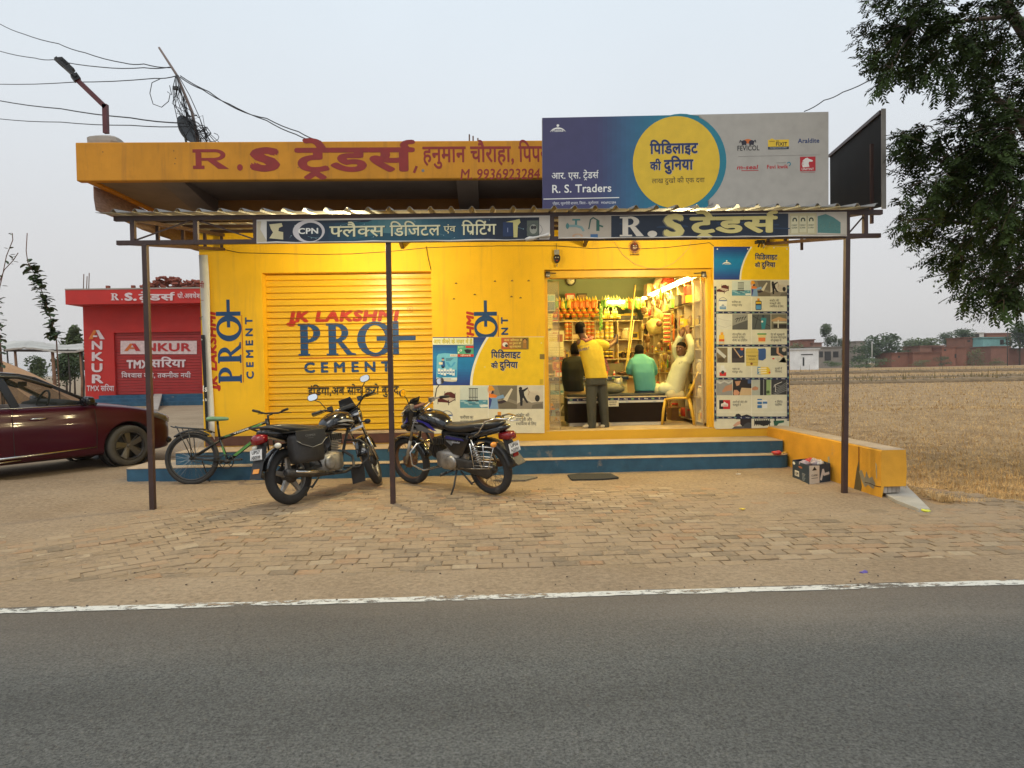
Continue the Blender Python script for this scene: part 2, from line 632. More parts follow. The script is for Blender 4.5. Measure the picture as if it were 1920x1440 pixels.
def earth_mat(name,c1,c2,c3,sc=1.0):
	m=bpy.data.materials.new(name)
	m.use_nodes=True
	t=m.node_tree
	b=t.nodes['Principled BSDF']
	b.inputs['Roughness'].default_value=0.95
	b.inputs['Specular IOR Level'].default_value=0.15
	c=t.nodes.new('ShaderNodeTexCoord')
	def nz_(scale,det,ro=0.6):
		n=t.nodes.new('ShaderNodeTexNoise')
		n.inputs['Scale'].default_value=scale;n.inputs['Detail'].default_value=det;n.inputs['Roughness'].default_value=ro
		t.links.new(c.outputs['Object'],n.inputs['Vector'])
		return n
	def rmp(n,a,b_,ca,cb):
		r_=t.nodes.new('ShaderNodeValToRGB')
		r_.color_ramp.elements[0].position=a;r_.color_ramp.elements[1].position=b_
		r_.color_ramp.elements[0].color=(*ca,1);r_.color_ramp.elements[1].color=(*cb,1)
		t.links.new(n.outputs['Fac'],r_.inputs['Fac'])
		return r_
	big=rmp(nz_(0.8*sc,8),0.35,0.65,c1,c2)
	fine=rmp(nz_(24*sc,9,0.8),0.34,0.68,(0.6,0.6,0.6),(1.18,1.18,1.18))
	spots=rmp(nz_(7*sc,8,0.7),0.6,0.78,(0,0,0),(1,1,1))
	mm=t.nodes.new('ShaderNodeMix');mm.data_type='RGBA'
	t.links.new(spots.outputs['Color'],mm.inputs[0]);t.links.new(big.outputs['Color'],mm.inputs[6]);mm.inputs[7].default_value=(*c3,1)
	mu=t.nodes.new('ShaderNodeMix');mu.data_type='RGBA';mu.blend_type='MULTIPLY';mu.inputs[0].default_value=1
	t.links.new(mm.outputs[2],mu.inputs[6]);t.links.new(fine.outputs['Color'],mu.inputs[7])
	t.links.new(mu.outputs[2],b.inputs['Base Color'])
	bp=t.nodes.new('ShaderNodeBump');bp.inputs['Strength'].default_value=0.55;bp.inputs['Distance'].default_value=0.012
	t.links.new(nz_(45*sc,9,0.7).outputs['Fac'],bp.inputs['Height'])
	t.links.new(bp.outputs['Normal'],b.inputs['Normal'])
	MATS[name]=m
	return m
g_,f_=make_ground()
SAND=earth_mat('sandy_earth',(0.305,0.222,0.140),(0.38,0.285,0.185),(0.22,0.162,0.108))
STRAWG=earth_mat('stubble_soil',(0.33,0.21,0.105),(0.46,0.31,0.16),(0.21,0.135,0.07),1.3)
setp(g_.build('ground',SAND),kind='structure')
setp(f_.build('field',STRAWG),kind='structure')
# road: worn asphalt with a crown of coarse stone
def asphalt():
	m=bpy.data.materials.new('asphalt');m.use_nodes=True
	t=m.node_tree;b=t.nodes['Principled BSDF']
	b.inputs['Roughness'].default_value=0.85
	b.inputs['Specular IOR Level'].default_value=0.3
	c=t.nodes.new('ShaderNodeTexCoord')
	v=t.nodes.new('ShaderNodeTexVoronoi');v.inputs['Scale'].default_value=70
	t.links.new(c.outputs['Object'],v.inputs['Vector'])
	n=t.nodes.new('ShaderNodeTexNoise');n.inputs['Scale'].default_value=80;n.inputs['Detail'].default_value=12;n.inputs['Roughness'].default_value=0.85
	t.links.new(c.outputs['Object'],n.inputs['Vector'])
	big=t.nodes.new('ShaderNodeTexNoise');big.inputs['Scale'].default_value=0.55;big.inputs['Detail'].default_value=6
	mp=t.nodes.new('ShaderNodeMapping');mp.inputs['Scale'].default_value=(0.35,1.4,1)
	t.links.new(c.outputs['Object'],mp.inputs[0]);t.links.new(mp.outputs[0],big.inputs['Vector'])
	r1=t.nodes.new('ShaderNodeValToRGB')
	r1.color_ramp.elements[0].position=0.37;r1.color_ramp.elements[1].position=0.66
	r1.color_ramp.elements[0].color=(0.024,0.024,0.022,1);r1.color_ramp.elements[1].color=(0.235,0.23,0.205,1)
	t.links.new(n.outputs['Fac'],r1.inputs['Fac'])
	r2=t.nodes.new('ShaderNodeValToRGB')
	r2.color_ramp.elements[0].position=0.0;r2.color_ramp.elements[1].position=0.16
	r2.color_ramp.elements[0].color=(1,1,1,1);r2.color_ramp.elements[1].color=(0,0,0,1)
	t.links.new(v.outputs['Distance'],r2.inputs['Fac'])
	mm=t.nodes.new('ShaderNodeMix');mm.data_type='RGBA'
	ml=t.nodes.new('ShaderNodeMath');ml.operation='MULTIPLY';ml.inputs[1].default_value=0.35
	t.links.new(r2.outputs['Color'],ml.inputs[0])
	t.links.new(ml.outputs[0],mm.inputs[0]);t.links.new(r1.outputs['Color'],mm.inputs[6]);mm.inputs[7].default_value=(0.26,0.25,0.225,1)
	sp=t.nodes.new('ShaderNodeSeparateXYZ');t.links.new(c.outputs['Object'],sp.inputs[0])
	ad=t.nodes.new('ShaderNodeMath');ad.operation='MULTIPLY_ADD';ad.inputs[1].default_value=0.9
	t.links.new(big.outputs['Fac'],ad.inputs[0]);t.links.new(sp.outputs['Y'],ad.inputs[2])
	du=t.nodes.new('ShaderNodeMapRange');du.inputs['From Min'].default_value=3.6;du.inputs['From Max'].default_value=4.75
	du.inputs['To Min'].default_value=0.0;du.inputs['To Max'].default_value=0.62
	t.links.new(ad.outputs[0],du.inputs['Value'])
	m2=t.nodes.new('ShaderNodeMix');m2.data_type='RGBA'
	t.links.new(du.outputs['Result'],m2.inputs[0]);t.links.new(mm.outputs[2],m2.inputs[6]);m2.inputs[7].default_value=(0.215,0.16,0.11,1)
	r3=t.nodes.new('ShaderNodeMapRange');r3.inputs['From Min'].default_value=0.3;r3.inputs['From Max'].default_value=0.7
	r3.inputs['To Min'].default_value=0.68;r3.inputs['To Max'].default_value=1.28
	t.links.new(big.outputs['Fac'],r3.inputs['Value'])
	vs=t.nodes.new('ShaderNodeVectorMath');vs.operation='SCALE'
	t.links.new(m2.outputs[2],vs.inputs[0]);t.links.new(r3.outputs['Result'],vs.inputs['Scale'])
	t.links.new(vs.outputs['Vector'],b.inputs['Base Color'])
	pt=t.nodes.new('ShaderNodeTexNoise');pt.inputs['Scale'].default_value=1.1;pt.inputs['Detail'].default_value=9;pt.inputs['Roughness'].default_value=0.6
	t.links.new(mp.outputs[0],pt.inputs['Vector'])
	pr=t.nodes.new('ShaderNodeMapRange');pr.inputs['From Min'].default_value=0.60;pr.inputs['From Max'].default_value=0.72;pr.inputs['To Max'].default_value=0.38;t.links.new(pt.outputs['Fac'],pr.inputs['Value'])
	pm_=t.nodes.new('ShaderNodeMix');pm_.data_type='RGBA';t.links.new(pr.outputs['Result'],pm_.inputs[0]);t.links.new(vs.outputs['Vector'],pm_.inputs[6]);pm_.inputs[7].default_value=(0.20,0.175,0.14,1)
	ck=t.nodes.new('ShaderNodeTexVoronoi');ck.feature='DISTANCE_TO_EDGE';ck.inputs['Scale'].default_value=0.55
	wv=t.nodes.new('ShaderNodeVectorMath');wv.operation='MULTIPLY_ADD';wv.inputs[1].default_value=(0.5,0.5,0);t.links.new(pt.outputs['Color'],wv.inputs[0]);t.links.new(c.outputs['Object'],wv.inputs[2]);t.links.new(wv.outputs['Vector'],ck.inputs['Vector'])
	cm=t.nodes.new('ShaderNodeMapRange');cm.inputs['From Max'].default_value=0.004;cm.inputs['To Min'].default_value=0.86;cm.inputs['To Max'].default_value=1.0;t.links.new(ck.outputs['Distance'],cm.inputs['Value'])
	v2=t.nodes.new('ShaderNodeVectorMath');v2.operation='SCALE';t.links.new(pm_.outputs[2],v2.inputs[0]);t.links.new(cm.outputs['Result'],v2.inputs['Scale'])
	t.links.new(v2.outputs['Vector'],b.inputs['Base Color'])
	bp=t.nodes.new('ShaderNodeBump');bp.inputs['Strength'].default_value=1.0;bp.inputs['Distance'].default_value=0.007
	t.links.new(n.outputs['Fac'],bp.inputs['Height']);t.links.new(bp.outputs['Normal'],b.inputs['Normal'])
	return m
ASPH=asphalt()
r=MB()
xs=axis(-8,8,0.12,-600,600,1.3)
top=[(x,ROADEDGE+0.02*noise.noise((x*2,0,1))+0.008*noise.noise((x*9,0,2)),0.004)for x in xs]
bot=[(x,-7.5,0.004)for x in xs]
n_=len(xs)
r.add(bot+top,[(i,i+1,n_+i+1,n_+i)for i in range(n_-1)])
setp(r.build('road',ASPH),kind='structure')
# worn white edge line
def worn_paint():
	m=bpy.data.materials.new('worn_road_paint');m.use_nodes=True
	t=m.node_tree;b=t.nodes['Principled BSDF']
	b.inputs['Roughness'].default_value=0.7
	c=t.nodes.new('ShaderNodeTexCoord')
	n=t.nodes.new('ShaderNodeTexNoise');n.inputs['Scale'].default_value=26;n.inputs['Detail'].default_value=9;n.inputs['Roughness'].default_value=0.75
	mp=t.nodes.new('ShaderNodeMapping');mp.inputs['Scale'].default_value=(0.5,1,1)
	t.links.new(c.outputs['Object'],mp.inputs[0]);t.links.new(mp.outputs[0],n.inputs['Vector'])
	n2=t.nodes.new('ShaderNodeTexNoise');n2.inputs['Scale'].default_value=1.3;n2.inputs['Detail'].default_value=2
	t.links.new(c.outputs['Object'],n2.inputs['Vector'])
	a=t.nodes.new('ShaderNodeMath');a.operation='MULTIPLY_ADD';a.inputs[1].default_value=0.45
	t.links.new(n2.outputs['Fac'],a.inputs[0]);t.links.new(n.outputs['Fac'],a.inputs[2])
	r_=t.nodes.new('ShaderNodeValToRGB')
	r_.color_ramp.elements[0].position=0.64;r_.color_ramp.elements[1].position=0.73
	t.links.new(a.outputs[0],r_.inputs['Fac'])
	t.links.new(r_.outputs['Color'],b.inputs['Alpha'])
	b.inputs['Base Color'].default_value=(0.62,0.60,0.53,1)
	return m
l=MB()
xs=axis(-8,8,0.05,-300,300,1.3)
def wob(x,s):return 0.012*noise.noise((x*1.7,s,4))+0.009*noise.noise((x*8,s,5))
lo=[(x,4.05+wob(x,0),0.008)for x in xs]
hi=[(x,4.132+wob(x,9),0.008)for x in xs]
n_=len(xs)
l.add(lo+hi,[(i,i+1,n_+i+1,n_+i)for i in range(n_-1)])
setp(l.build('road_edge_line',worn_paint()),kind='structure')
# brick paving of the forecourt, half drowned in sand
pv=Ink((0,0,0))
pm=MB()
pcol=[]
def brick_at(cx,cy,a,L,W):
	z=-0.004+rnd.gauss(0,0.0020)+0.004*noise.noise((cx*1.5,cy*1.5,9))
	tx,ty=rnd.gauss(0,0.010),rnd.gauss(0,0.016)
	ca,sa=math.cos(a+rnd.gauss(0,0.03)),math.sin(a+rnd.gauss(0,0.03))
	L*=rnd.uniform(0.93,1.0);W*=rnd.uniform(0.9,1.0)
	b=0.005
	vs=[]
	for(l2,w2,zz)in((L/2,W/2,-0.05),(L/2,W/2,-b),(L/2-b,W/2-b,0)):
		for(u,v)in((-1,-1),(1,-1),(1,1),(-1,1)):
			x,y=u*l2+rnd.gauss(0,0.003),v*w2+rnd.gauss(0,0.003)
			vs.append((cx+x*ca-y*sa,cy+x*sa+y*ca,z+zz+x*tx+y*ty))
	fs=[(8,9,10,11)]
	for k in(0,4):
		fs+=[(k+i,k+(i+1)%4,k+4+(i+1)%4,k+4+i)for i in range(4)]
	pm.add(vs,fs,smooth=False)
	q=rnd.random()
	c=(0.325,0.237,0.145)if q<0.66 else(0.35,0.222,0.125)if q<0.78 else(0.245,0.185,0.12)if q<0.93 else(0.40,0.31,0.20)
	s_=rnd.uniform(0.9,1.1)
	pcol.extend([(c[0]*s_,c[1]*s_,c[2]*s_,1.0)]*len(fs))
bl,bw=0.178,0.112
y=4.66;row=0
while y<8.8:
	x=-2.3+(row%2)*bl*0.5+rnd.uniform(-0.03,0.03)
	xe=6.3-max(0,(y-4.9))*0.55
	while x<xe:
		if not(y<4.74 and rnd.random()<0.25):
			brick_at(x,y+0.03*math.sin(x*0.8),0.02,bl,bw)
		x+=bl+0.006
	y+=bw+0.007;row+=1
a=R(34)
for i in range(-80,80):
	for j in range(-90,90):
		u,v=i*(bl+0.006)+(j%2)*bl*0.5,j*(bw+0.007)
		x,y=-4.2+u*math.cos(a)-v*math.sin(a),6.4+u*math.sin(a)+v*math.cos(a)
		lim=-2.42+0.10*math.sin(y*3)
		if-7.4<x<lim and 4.66+0.05*math.sin(x*2)<y<8.78 and not(x<-5.2 and y>7.0):
			brick_at(x,y,a,bl,bw)
PAVE=bpy.data.materials.new('paving_brick');PAVE.use_nodes=True
t=PAVE.node_tree;b_=t.nodes['Principled BSDF'];b_.inputs['Roughness'].default_value=0.93;b_.inputs['Specular IOR Level'].default_value=0.15
at_=t.nodes.new('ShaderNodeAttribute');at_.attribute_name='ink'
c_=t.nodes.new('ShaderNodeTexCoord')
n1=t.nodes.new('ShaderNodeTexNoise');n1.inputs['Scale'].default_value=26;n1.inputs['Detail'].default_value=8;n1.inputs['Roughness'].default_value=0.7
n2=t.nodes.new('ShaderNodeTexNoise');n2.inputs['Scale'].default_value=1.6;n2.inputs['Detail'].default_value=7;n2.inputs['Roughness'].default_value=0.65
for n in(n1,n2):t.links.new(c_.outputs['Object'],n.inputs['Vector'])
r_=t.nodes.new('ShaderNodeMapRange');r_.inputs['From Min'].default_value=0.3;r_.inputs['From Max'].default_value=0.7;r_.inputs['To Min'].default_value=0.7;r_.inputs['To Max'].default_value=1.15
t.links.new(n1.outputs['Fac'],r_.inputs['Value'])
v_=t.nodes.new('ShaderNodeVectorMath');v_.operation='SCALE'
t.links.new(at_.outputs['Color'],v_.inputs[0]);t.links.new(r_.outputs['Result'],v_.inputs['Scale'])
r2=t.nodes.new('ShaderNodeValToRGB');r2.color_ramp.elements[0].position=0.42;r2.color_ramp.elements[1].position=0.62
t.links.new(n2.outputs['Fac'],r2.inputs['Fac'])
mxx=t.nodes.new('ShaderNodeMix');mxx.data_type='RGBA'
mu_=t.nodes.new('ShaderNodeMath');mu_.operation='MULTIPLY';mu_.inputs[1].default_value=0.72
t.links.new(r2.outputs['Color'],mu_.inputs[0]);t.links.new(mu_.outputs[0],mxx.inputs[0])
t.links.new(v_.outputs['Vector'],mxx.inputs[6]);mxx.inputs[7].default_value=(0.35,0.257,0.162,1)
t.links.new(mxx.outputs[2],b_.inputs['Base Color'])
bp_=t.nodes.new('ShaderNodeBump');bp_.inputs['Strength'].default_value=0.5;bp_.inputs['Distance'].default_value=0.008
t.links.new(n1.outputs['Fac'],bp_.inputs['Height']);t.links.new(bp_.outputs['Normal'],b_.inputs['Normal'])
po=pm.build('brick_paving',PAVE)
pa=po.data.attributes.new('ink','FLOAT_COLOR','FACE')
pa.data.foreach_set('color',[q for c in pcol for q in c])
setp(po,kind='structure')
# SHOP BUILDING
YW=mat('yellow_wall_paint',(0.83,0.485,0.014),0.62,var=0.09,scale=1.6,bump=0.12,bscale=18,col2=(0.62,0.33,0.03),stain=0.1,spec=0.35,streak=((0.56,0.32,0.04),0.62))
OW=mat('orange_fascia_paint',(0.60,0.255,0.022),0.75,var=0.13,scale=2.2,bump=0.15,bscale=22,col2=(0.42,0.17,0.02),stain=0.15,spec=0.3,streak=((0.33,0.14,0.03),0.3))
CONC=mat('grey_concrete',(0.34,0.30,0.255),0.9,var=0.18,scale=3,bump=0.3,bscale=25)
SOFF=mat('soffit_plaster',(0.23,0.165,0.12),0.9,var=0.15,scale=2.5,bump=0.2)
MAROON=mat('maroon_skirting_paint',(0.085,0.032,0.022),0.6,var=0.25,scale=4,bump=0.1)
BLUEP=mat('blue_step_paint',(0.024,0.085,0.145),0.75,var=0.25,scale=5,bump=0.15,col2=(0.33,0.25,0.17),stain=0.06)
TREAD=mat('dusty_cement',(0.44,0.335,0.22),0.92,var=0.16,scale=5,bump=0.25,bscale=50)
shop=thing('shop_building','yellow painted single storey shop with orange roof fascia and blue front steps','shop',(0,D,0))
XL,XR=-4.07,4.42
SH=(-3.20,-0.80,0.545,2.83)
DO=(0.83,3.29,FLOOR,2.83)
SLAB_Z=3.86
w_=MB()
y0,y1=D,D+0.23
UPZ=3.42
w_.box(XL,SH[0],y0,y1,FLOOR,UPZ)
w_.box(SH[0],SH[1],y0,y1,SH[3],UPZ)
w_.box(SH[1],DO[0],y0,y1,FLOOR,UPZ)
w_.box(DO[0],DO[1],y0,y1,DO[3],UPZ)
w_.box(DO[1],XR,y0,y1,FLOOR,UPZ)
w_.box(XL,XL+0.2,y1,14.6,0,SLAB_Z)
w_.box(XR-0.2,XR,y1,14.6,0,SLAB_Z)
w_.box(-0.8,XR,D,D+0.23,0.2,FLOOR-0.001)
w_.box(XL,-0.8,D,D+0.23,0.2,FLOOR-0.001)
w_.build('wall',YW,shop)
w2=MB();w2.box(XL,XR,y0,y1,UPZ+0.0005,SLAB_Z);w2.build('upper_wall',mat('shade_darkened_orange_paint',(0.30,0.12,0.018),0.8,var=0.2,scale=2,bump=0.2),shop)  # orange darkened in the colour itself to stand for the shade under the slab
iw=MB()
GREENW=mat('green_grey_room_paint',(0.20,0.25,0.17),0.7,var=0.06,scale=1.5)
iw.box(0.30,0.55,y1+0.001,14.3,FLOOR,SLAB_Z-0.01)
iw.box(0.55,XR-0.2,14.12,14.35,FLOOR,SLAB_Z-0.01)
iw.box(3.62,3.8,y1+0.001,14.12,FLOOR,SLAB_Z-0.01)
iw.build('room_wall',GREENW,shop)
fl=MB()
fl.box(XL+0.2,XR-0.2,y1,14.6,FLOOR-0.15,FLOOR)
fl.box(DO[0],DO[1],D,y1,FLOOR-0.001,FLOOR+0.0)
fl.build('floor_slab',TREAD,shop)
hd=MB()
hd.box(DO[0]+0.002,DO[1]-0.002,D+0.075,D+0.20,2.72,DO[3]-0.002)
hd.build('shutter_header',mat('yellow_metal_paint',(0.72,0.43,0.025),0.45,var=0.12,scale=4),shop,bevel=0.006)
for a in(DO[0]+0.001,DO[1]-0.05):
	jb=MB()
	jb.box(a,a+0.049,D+0.09,D+0.19,FLOOR+0.002,2.72)
	jb.build('shutter_guide',mat('yellow_metal_paint',(0.72,0.43,0.025)),shop)
sk=MB()
sk.box(XL+0.02,-0.80,D-0.014,D-0.001,0.375,FLOOR+0.02)
sk.build('skirting',MAROON,shop)
si=MB();si.box(SH[0],SH[1],D-0.02,D+0.16,FLOOR+0.022,SH[2]-0.003)
si.build('shutter_sill',TREAD,shop,bevel=0.004)
# roof slab with its deep fascia
SF=8.4
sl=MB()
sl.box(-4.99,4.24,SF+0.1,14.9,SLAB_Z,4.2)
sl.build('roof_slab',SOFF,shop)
fa=MB()
fa.box(-5.0,4.24,SF,SF+0.1,3.795,4.265)
fa.box(-5.0,-4.9,SF+0.1,14.9,3.86-0.03,4.265)
fa.build('fascia',OW,shop,bevel=0.012)
for(a,b)in((-4.07,-3.78),(-0.37,-0.09),(3.2,3.48)):
	be=MB()
	be.hexa([(a,SF+0.1,SLAB_Z-0.03),(b,SF+0.1,SLAB_Z-0.03),(b,D-0.001,SLAB_Z-0.2),(a,D-0.001,SLAB_Z-0.2),(a,SF+0.1,SLAB_Z+0.01),(b,SF+0.1,SLAB_Z+0.01),(b,D-0.001,SLAB_Z+0.01),(a,D-0.001,SLAB_Z+0.01)])
	be.build('cantilever_beam',SOFF,shop)
# steps
st=MB()
S1,S2=8.84,9.06
xa,xb=gnd(262,892,0.0).x,4.02
def step_poly(xl,xr,yf,yb,ch,rr):
	p=[(xl,yf+ch),(xl+ch*0.8,yf)]
	p+=[(xr-rr+rr*math.sin(k*PI/12),yf+rr*0.6-rr*0.6*math.cos(k*PI/12))for k in range(7)]
	p+=[(xr,yb),(xl,yb)]
	return p
xl2=at(328,855,S2).x
low=step_poly(xa+0.12,4.06,S1,9.64,0.07,0.18)
up=step_poly(xl2,4.06,S2,9.64,0.02,0.03)
st=MB();st.prism(low,'Z',-0.08,0.182);st.prism(up,'Z',0.183,0.352)
st.build('step_riser',BLUEP,shop)
def shrink(p,d):return[(x,y+(d if y<9.5 else 0))for x,y in p]
tr=MB()
tr.prism([(x,y-0.006)if y<9.5 else(x,y)for x,y in low],'Z',0.1825,0.19)
tr.prism([(x,y-0.006)if y<9.5 else(x,y)for x,y in up],'Z',0.3525,0.36)
tr.build('step_tread',TREAD,shop)
# the closed roller shutter
N_SL=25
pitch=(SH[3]-SH[2])/N_SL
SB=D+0.165
bands=[]
def shutter(name,x0,x1,z0,z1,n,yb,m,parent):
	s=MB()
	p=(z1-z0)/n
	prof=[]
	for i in range(n):
		za=z0+i*p
		prof+=[(za,0.03),(za+p*0.065,0.03),(za+p*0.095,0.004),(za+p*0.2,-0.003),(za+p*0.55,0.0),(za+p*0.9,-0.002),(za+p*0.965,0.004)]
	prof.append((z1,0.03))
	vs=[]
	for z,dy in prof:
		vs+=[(x0,yb+dy,z),(x1,yb+dy,z)]
	s.add(vs,[(2*i,2*i+1,2*i+3,2*i+2)for i in range(len(prof)-1)])
	s.box(x0,x1,yb+0.034,yb+0.04,z0,z1)
	return s.build(name,m,parent)
def slat_mat(name,col,n,z0,z1,rough=0.35):
	m=mat(name,col,rough,var=0.07,scale=2,stretch=(0.6,1,3),col2=tuple(c*0.45 for c in col),stain=-0.1)
	return m
sh_part=shutter('roller_shutter',SH[0]+0.002,SH[1]-0.002,SH[2],SH[3]-0.002,N_SL,SB,slat_mat('yellow_shutter_paint',(0.77,0.46,0.018),N_SL,SH[2],SH[3],0.33),shop)
for i in range(N_SL):
	za=SH[2]+i*pitch
	bands.append((za+pitch*0.09,za+pitch*0.97))
# lettering painted on the shutter and the walls
def letterP(k,x,y,s,col,lay):
	"""heavy roman P, cap height s"""
	k.rect(x-0.02*s,y,x+0.34*s,y+0.07*s,col,lay);k.rect(x-0.02*s,y+0.93*s,x+0.2*s,y+s,col,lay)
	k.rect(x+0.05*s,y+0.07*s,x+0.28*s,y+0.93*s,col,lay)
	k.ring(x+0.26*s,y+0.71*s,0.40*s,0.295*s,0.19*s,0.20*s,col,lay+0.2,-PI/2,PI/2)
	k.rect(x+0.2*s,y+0.925*s,x+0.27*s,y+s,col,lay+0.1);k.rect(x+0.25*s,y+0.42*s,x+0.27*s,y+0.495*s,col,lay+0.1)
def letterR(k,x,y,s,col,lay):
	letterP(k,x,y,s,col,lay)
	k.poly([(x+0.27*s,y+0.47*s),(x+0.44*s,y+0.47*s),(x+0.75*s,y+0.09*s),(x+0.88*s,y+0.06*s),(x+0.88*s,y),(x+0.62*s,y)],col,lay+0.4)
def cement_ad(k,x,y,s,hide=None):
	"""the word pair over the big PRO with its plus, as a painted advertisement; s = height of PRO"""
	rd=(184,44,28);bl=(24,70,124)
	k.text('JK LAKSHMI',x-0.28*s,y+1.07*s,0.30*s,rd,1,0.058,width=3.35*s,skew=0.22)
	k.poly([(x-0.30*s,y+0.92*s),(x-0.13*s,y+0.92*s),(x-0.05*s,y+1.09*s),(x-0.2*s,y+1.09*s)],rd,1.5)
	letterP(k,x,y,s,bl,1)
	letterR(k,x+0.86*s,y,s,bl,1)
	k.ring(x+2.34*s,y+0.5*s,0.56*s,0.54*s,0.31*s,0.425*s,bl,1)
	px=x+2.96*s
	k.rect(px-0.08*s,y-0.01*s,px+0.10*s,y+1.04*s,bl,1.4)
	k.rect(px-0.58*s,y+0.44*s,px+0.62*s,y+0.58*s,bl,1.7)
	k.rect(x,y-0.075*s,x+2.9*s,y-0.045*s,(196,92,22),1)
	k.text('CEMENT',x+0.14*s,y-0.50*s,0.29*s,bl,1,0.04,width=2.82*s,track=0.32)
SHY=SB-0.0065
k=Ink((0,SHY,0),step=0.0008)
k.bands=bands
def P2(px,py,Y=SHY):
	p=at(px,py,Y);return p.x,p.z
a=P2(561,668);b=P2(561,607)
cement_ad(k,a[0],a[1],b[1]-a[1])
p0=P2(578,741);p1=P2(752,741)
k.text('इंिडया,अब सोच करो बुलंद.',p0[0],p0[1],0.105,(30,40,44),1,0.02,width=p1[0]-p0[0])
c0=P2(769,580)
k.ring(c0[0],c0[1],0.045,0.045,0.039,0.039,(206,120,40),1)
k.text('R',c0[0],c0[1]-0.022,0.04,(206,120,40),1,0,align='c')
k.build('shutter_lettering',sh_part,print_mat('sign_paint',0.5,0.12))
WALLINK=print_mat('sign_paint',0.5,0.12)
k=Ink((0,D-0.0015,0),step=0.0006)
def rot_ccw(ox,oz):
	return lambda p:(ox-p[1],oz+p[0])
a=P2(454,717,D);b=P2(410,717,D)
s_=b[0]-a[0];s_=abs(s_)
k.tf=rot_ccw(a[0],a[1])
cement_ad(k,0,0,s_)
a=P2(932,632,D)
s_=abs(P2(891,632,D)[0]-a[0])
k.tf=rot_ccw(a[0],a[1])
cement_ad(k,-1.9*s_,0,s_)
k.tf=None
k.build('wall_lettering',shop,WALLINK)
k=Ink((0,SF-0.0015,0),step=0.0006)
RP=(146,30,20)
def P8(px,py):p=at(px,py,SF);return p.x,p.z
a=P8(362,317);b=P8(362,280);s_=b[1]-a[1]
k.rect(a[0],a[1],a[0]+s_*0.58,a[1]+s_*0.17,RP,1);k.rect(a[0],a[1]+s_*0.83,a[0]+s_*0.4,a[1]+s_,RP,1)
k.rect(a[0]+s_*0.14,a[1]+s_*0.17,a[0]+s_*0.44,a[1]+s_*0.83,RP,1)
k.rect(a[0]+s_*0.4,a[1]+s_*0.85,a[0]+s_*1.1,a[1]+s_,RP,1.2);k.rect(a[0]+s_*0.44,a[1]+s_*0.42,a[0]+s_*1.1,a[1]+s_*0.56,RP,1)
k.ring(a[0]+s_*1.1,a[1]+s_*0.71,s_*0.55,s_*0.29,s_*0.3,s_*0.14,RP,1.4,-PI/2,PI/2)
k.poly([(a[0]+s_*0.72,a[1]+s_*0.44),(a[0]+s_*1.12,a[1]+s_*0.46),(a[0]+s_*1.82,a[1]),(a[0]+s_*1.28,a[1])],RP,1.8)
c=P8(450,314);k.oval(c[0],c[1],0.035,0.04,RP,1)
a=P8(472,318);b=P8(528,318)
k.text('S',a[0],a[1],s_*1.02,RP,1,0.07,width=b[0]-a[0])
a=P8(557,320);b=P8(776,320)
k.text('ट^ेडस~',a[0],a[1]-0.005,0.27,RP,1,0.035,width=b[0]-a[0])
a=P8(778,317);k.line([(a[0]+0.02,a[1]+0.03),(a[0]-0.01,a[1]-0.04)],0.03,RP,1)
a=P8(793,304);b=P8(965,304)
k.text('हनुमान चौराहा,',a[0],a[1],0.185,RP,1,0.018,width=b[0]-a[0])
a=P8(973,303);k.text('िपपराइच',a[0],a[1],0.185,RP,1,0.018,width=0.62)
a=P8(862,337);b=P8(1012,335)
k.text('M. 9936923284',a[0],a[1]+0.005,0.125,RP,1,0.012,width=b[0]-a[0],skew=0.12)
k.oval(*P8(793,320),0.018,0.018,(120,120,118),1)
for q in((193,285),(326,283),(328,307),(329,297),(559,314)):k.oval(*P8(*q),0.006,0.007,(50,36,24),1)
k.build('fascia_lettering',shop,WALLINK)
# CANOPY IN FRONT OF THE SHOP
CY=7.1
RUST=mat('dark_brown_paint',(0.048,0.024,0.02),0.5,var=0.25,scale=7,bump=0.1,col2=(0.12,0.05,0.03),stain=0.0)
GALV=mat('galvanised_sheet',(0.24,0.235,0.225),0.65,metal=0.0,var=0.2,scale=3,bump=0.05,col2=(0.22,0.17,0.13),stain=0.0)
can=thing('canopy','corrugated metal canopy on three thin brown posts before the yellow shop','canopy',(0,CY,0))
def X_(px,py,Y=CY):return at(px,py,Y).x
def Z_(px,py,Y=CY):return at(px,py,Y).z
tl,tr_=at(215,408,CY),at(1653,391,CY)
ztop,zbot=3.035,2.785
b=MB();b.bar((tl.x,CY,ztop),(tr_.x,CY,ztop),0.05);b.build('top_rail',RUST,can)
b=MB();b.bar((tl.x+0.02,CY,zbot),(tr_.x-0.02,CY,zbot),0.045);b.build('bottom_rail',RUST,can)
for px in(250,368,480,610,727,860,1035,1170,1300,1450,1588,1622):
	x=X_(px,440);b=MB();b.bar((x,CY,zbot+0.023),(x,CY,ztop-0.026),0.045,up=(0,1,0));b.build('truss_upright',RUST,can)
for(pa,pb)in((250,360),(480,372),(1590,1622)):
	b=MB();b.bar((X_(pa,447),CY,zbot+0.02),(X_(pb,415),CY,ztop-0.02),0.014);b.build('truss_brace',RUST,can)
for(pt,pb)in(((272,458),(287,955)),((728,458),(737,943)),((1588,440),(1583,925))):
	g=gnd(*pb);tp=at(pt[0],pt[1],CY)
	b=MB();b.bar((tp.x,CY,zbot-0.02),(g.x,g.y,-0.05),0.053,0.053,up=(0,1,0));b.build('post',RUST,can,bevel=0.004)
ZB=3.17
